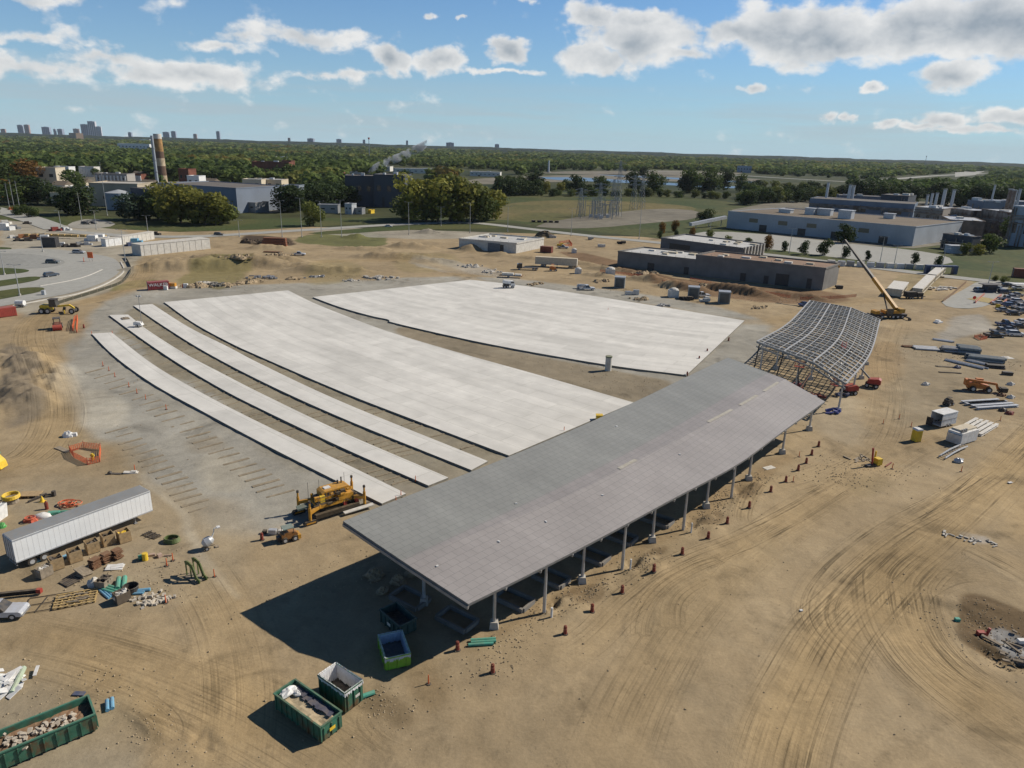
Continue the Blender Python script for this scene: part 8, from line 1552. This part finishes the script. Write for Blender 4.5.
# ---------------------------------------------------------------- the far woods, read as one mass
def woods():
    r=np.random.default_rng(77)
    clear=[[tuple(flat(*p)[:2]) for p in P] for P in ([(460,182),(520,178),(640,172),(760,176),(850,180),(850,200),(700,215),(500,215),(480,190)],[(-100,201),(0,190),(160,186),(300,190),(300,230),(-100,230)],[(640,169),(700,171),(780,176),(850,180),(850,184),(780,181),(640,174)],
        [(850,180),(900,176.5),(940,174),(990,170.5),(992,180),(930,186),(890,190),(850,192)],[(340,215),(340,178),(410,178),(500,192),(500,215)],[(40,187),(40,176),(150,176),(150,187)],[(250,182),(250,166),(295,168),(295,182)],[(380,178),(380,166),(500,170),(500,182)],[(735,176),(735,170),(752,170),(752,176)],[(850,200),(1100,206),(1100,250),(850,240)],[(930,206),(930,200),(1100,202),(1100,206)],[(116,152),(116,147),(152,148),(152,152)])]
    A=[];n=0
    ys=[];xs=[]
    for _ in range(16000):
        px=r.uniform(-170,1190); u=r.random(); 
        d=420*(6800/420)**(u**.72); x=(px-512)/FOC*d*1.02; y=d*.99
        A.append((x,y))
    A=np.array(A); keep=np.ones(len(A),bool)
    for P in clear: keep&= sdf(P,A[:,0],A[:,1])<0
    # everything nearer than the first woodland edge is open ground
    pxs=np.array([proj((a[0],a[1],0)) for a in A]); lim=np.interp(pxs[:,0],[-200,0,160,260,340,420,500,560,760,860,940,1100,1300],[186,184,183,186,196,186,178,170,174,197,199,202,210]); keep&=pxs[:,1]<lim
    keep&= ~((pxs[:,0]>470)&(pxs[:,0]<850)&(pxs[:,1]>170.5+ (pxs[:,0]-470)*.016)&(r.random(len(A))<.72))
    # small clearings
    cl=wob(A[:,0],A[:,1],.004,55); keep&= ~((cl>1.05)&(A[:,1]<2600))
    A=A[keep]; D=np.hypot(A[:,0],A[:,1]); print('woods trees',len(A))
    kinds=['dark','green','olive','yellow']; V={k:[] for k in kinds}
    tone=wob(A[:,0],A[:,1],.0035,91)*1.1+wob(A[:,0],A[:,1],.012,92)*.9+r.normal(size=len(A))*.3+.15
    libs={}
    for s in range(5):
        for n_,sz in ((150,.085),(70,.12),(26,.2)): libs[(s,n_)]=leaf_cloud(n_,900+s,sz,'round',7,.2)[0]
    for (x,y),d,t in zip(A,D,tone):
        n_=150 if d<1000 else 70 if d<2200 else 26; h=r.uniform(12,20)*(1.0+max(0,(d-2500))/9000)*(1.25 if d<1500 else 1); w=h*r.uniform(1.0,1.45)*(1+min(1.2,d/5000)); L_=libs[(int(r.integers(5)),n_)]; a=r.uniform(0,2*PI); c,s_=math.cos(a),math.sin(a)
        v=np.empty_like(L_); v[:,0]=(L_[:,0]*c-L_[:,1]*s_)*w+x; v[:,1]=(L_[:,0]*s_+L_[:,1]*c)*w+y; v[:,2]=(L_[:,2]-.12)*h
        k='dark' if t<-.1 else 'green' if t<.75 else 'olive' if t<1.55 else 'yellow'; V[k].append(v)
    me=bpy.data.meshes.new('woodland'); allv=np.concatenate([np.concatenate(V[k]) for k in kinds if V[k]]); cnt=[sum(len(v) for v in V[k])//4 for k in kinds]
    nf=len(allv)//4; me.vertices.add(len(allv)); me.vertices.foreach_set('co',allv.astype(np.float32).ravel()); me.loops.add(nf*4); me.loops.foreach_set('vertex_index',np.arange(nf*4,dtype=np.int32)); me.polygons.add(nf); me.polygons.foreach_set('loop_start',np.arange(0,nf*4,4,dtype=np.int32)); me.polygons.foreach_set('loop_total',np.full(nf,4,np.int32))
    for k in kinds: me.materials.append(WL[k])
    me.polygons.foreach_set('material_index',np.repeat(np.arange(4),cnt).astype(np.int32)); me.update(calc_edges=True); me.validate()
    o=bpy.data.objects.new('woodland',me); COL.objects.link(o); o['kind']='stuff'; o['label']='unbroken green woods reaching to the horizon'; print('woods faces',nf)
def woodmat(name,a,b):
    m,nt,bs=nodes(name); n=nt.nodes.new('ShaderNodeTexNoise'); n.inputs['Scale'].default_value=.06; n.inputs['Detail'].default_value=6; tc=nt.nodes.new('ShaderNodeTexCoord'); nt.links.new(tc.outputs['Object'],n.inputs['Vector']); mx=nt.nodes.new('ShaderNodeMix'); mx.data_type='RGBA'; mx.inputs['A'].default_value=(*a,1); mx.inputs['B'].default_value=(*b,1)
    r=nt.nodes.new('ShaderNodeMapRange'); r.inputs['From Min'].default_value=.35; r.inputs['From Max'].default_value=.65; nt.links.new(n.outputs['Fac'],r.inputs['Value']); nt.links.new(r.outputs[0],mx.inputs['Factor']); nt.links.new(mx.outputs['Result'],bs.inputs['Base Color']); bs.inputs['Roughness'].default_value=.8; bs.inputs['Specular IOR Level'].default_value=.1; tr=nt.nodes.new('ShaderNodeBsdfTranslucent'); nt.links.new(mx.outputs['Result'],tr.inputs['Color']); ms=nt.nodes.new('ShaderNodeMixShader'); ms.inputs[0].default_value=.4; nt.links.new(bs.outputs[0],ms.inputs[1]); nt.links.new(tr.outputs[0],ms.inputs[2]); nt.links.new(ms.outputs[0],nt.nodes['Material Output'].inputs['Surface']); return m
WL={'dark':woodmat('wood_dark',(.055,.088,.026),(.085,.115,.034)),'green':woodmat('wood_green',(.10,.14,.036),(.145,.18,.05)),'olive':woodmat('wood_olive',(.15,.165,.045),(.19,.19,.05)),'yellow':woodmat('wood_yellow',(.15,.12,.035),(.20,.14,.04))}
woods()
def hills():   # the wooded land keeps rising gently to the horizon
    n=260; vs=[];fs=[]; r=np.random.default_rng(3)
    for i in range(n+1):
        a=-.85+1.7*i/n
        for j,(d,h) in enumerate(((5600,0),(6300,22),(7000,33),(7700,38.5),(8600,0))):
            k=h+(0 if h==0 else 2.2*math.sin(a*37+j)+1.6*math.sin(a*91+2*j)+r.normal()*1.1); vs.append((math.sin(a)*d*1.15,math.cos(a)*d if abs(a)<9 else 0,max(0,k)))
    for i in range(n):
        for j in range(4): fs.append((i*5+j,i*5+j+1,(i+1)*5+j+1,(i+1)*5+j))
    struct(MB().add(vs,fs).build('hills',woodmat('hazed_hill_woods',(.025,.042,.03),(.042,.062,.035))))  # blueness of distant haze painted into the woods colour
hills()
# ---------------------------------------------------------------- the air
HAZE=.000022
if HAZE:
    m=bpy.data.materials.new('air'); m.use_nodes=True; nt=m.node_tree; nt.nodes.remove(nt.nodes['Principled BSDF']); v=nt.nodes.new('ShaderNodeVolumePrincipled'); v.inputs['Density'].default_value=HAZE; v.inputs['Color'].default_value=(.86,.93,1,1); v.inputs['Anisotropy'].default_value=.0
    nt.links.new(v.outputs[0],nt.nodes['Material Output'].inputs['Volume']); hz=MB().box(-9000,9000,-300,9200,-3,150).build('haze',m); hz['kind']='stuff'
# prototypes that were never placed would sit far below the ground: remove them
for o in [o for o in bpy.data.objects if o.parent is None and o.location.z<-400]:
    for c_ in list(o.children): bpy.data.objects.remove(c_)
    bpy.data.objects.remove(o)
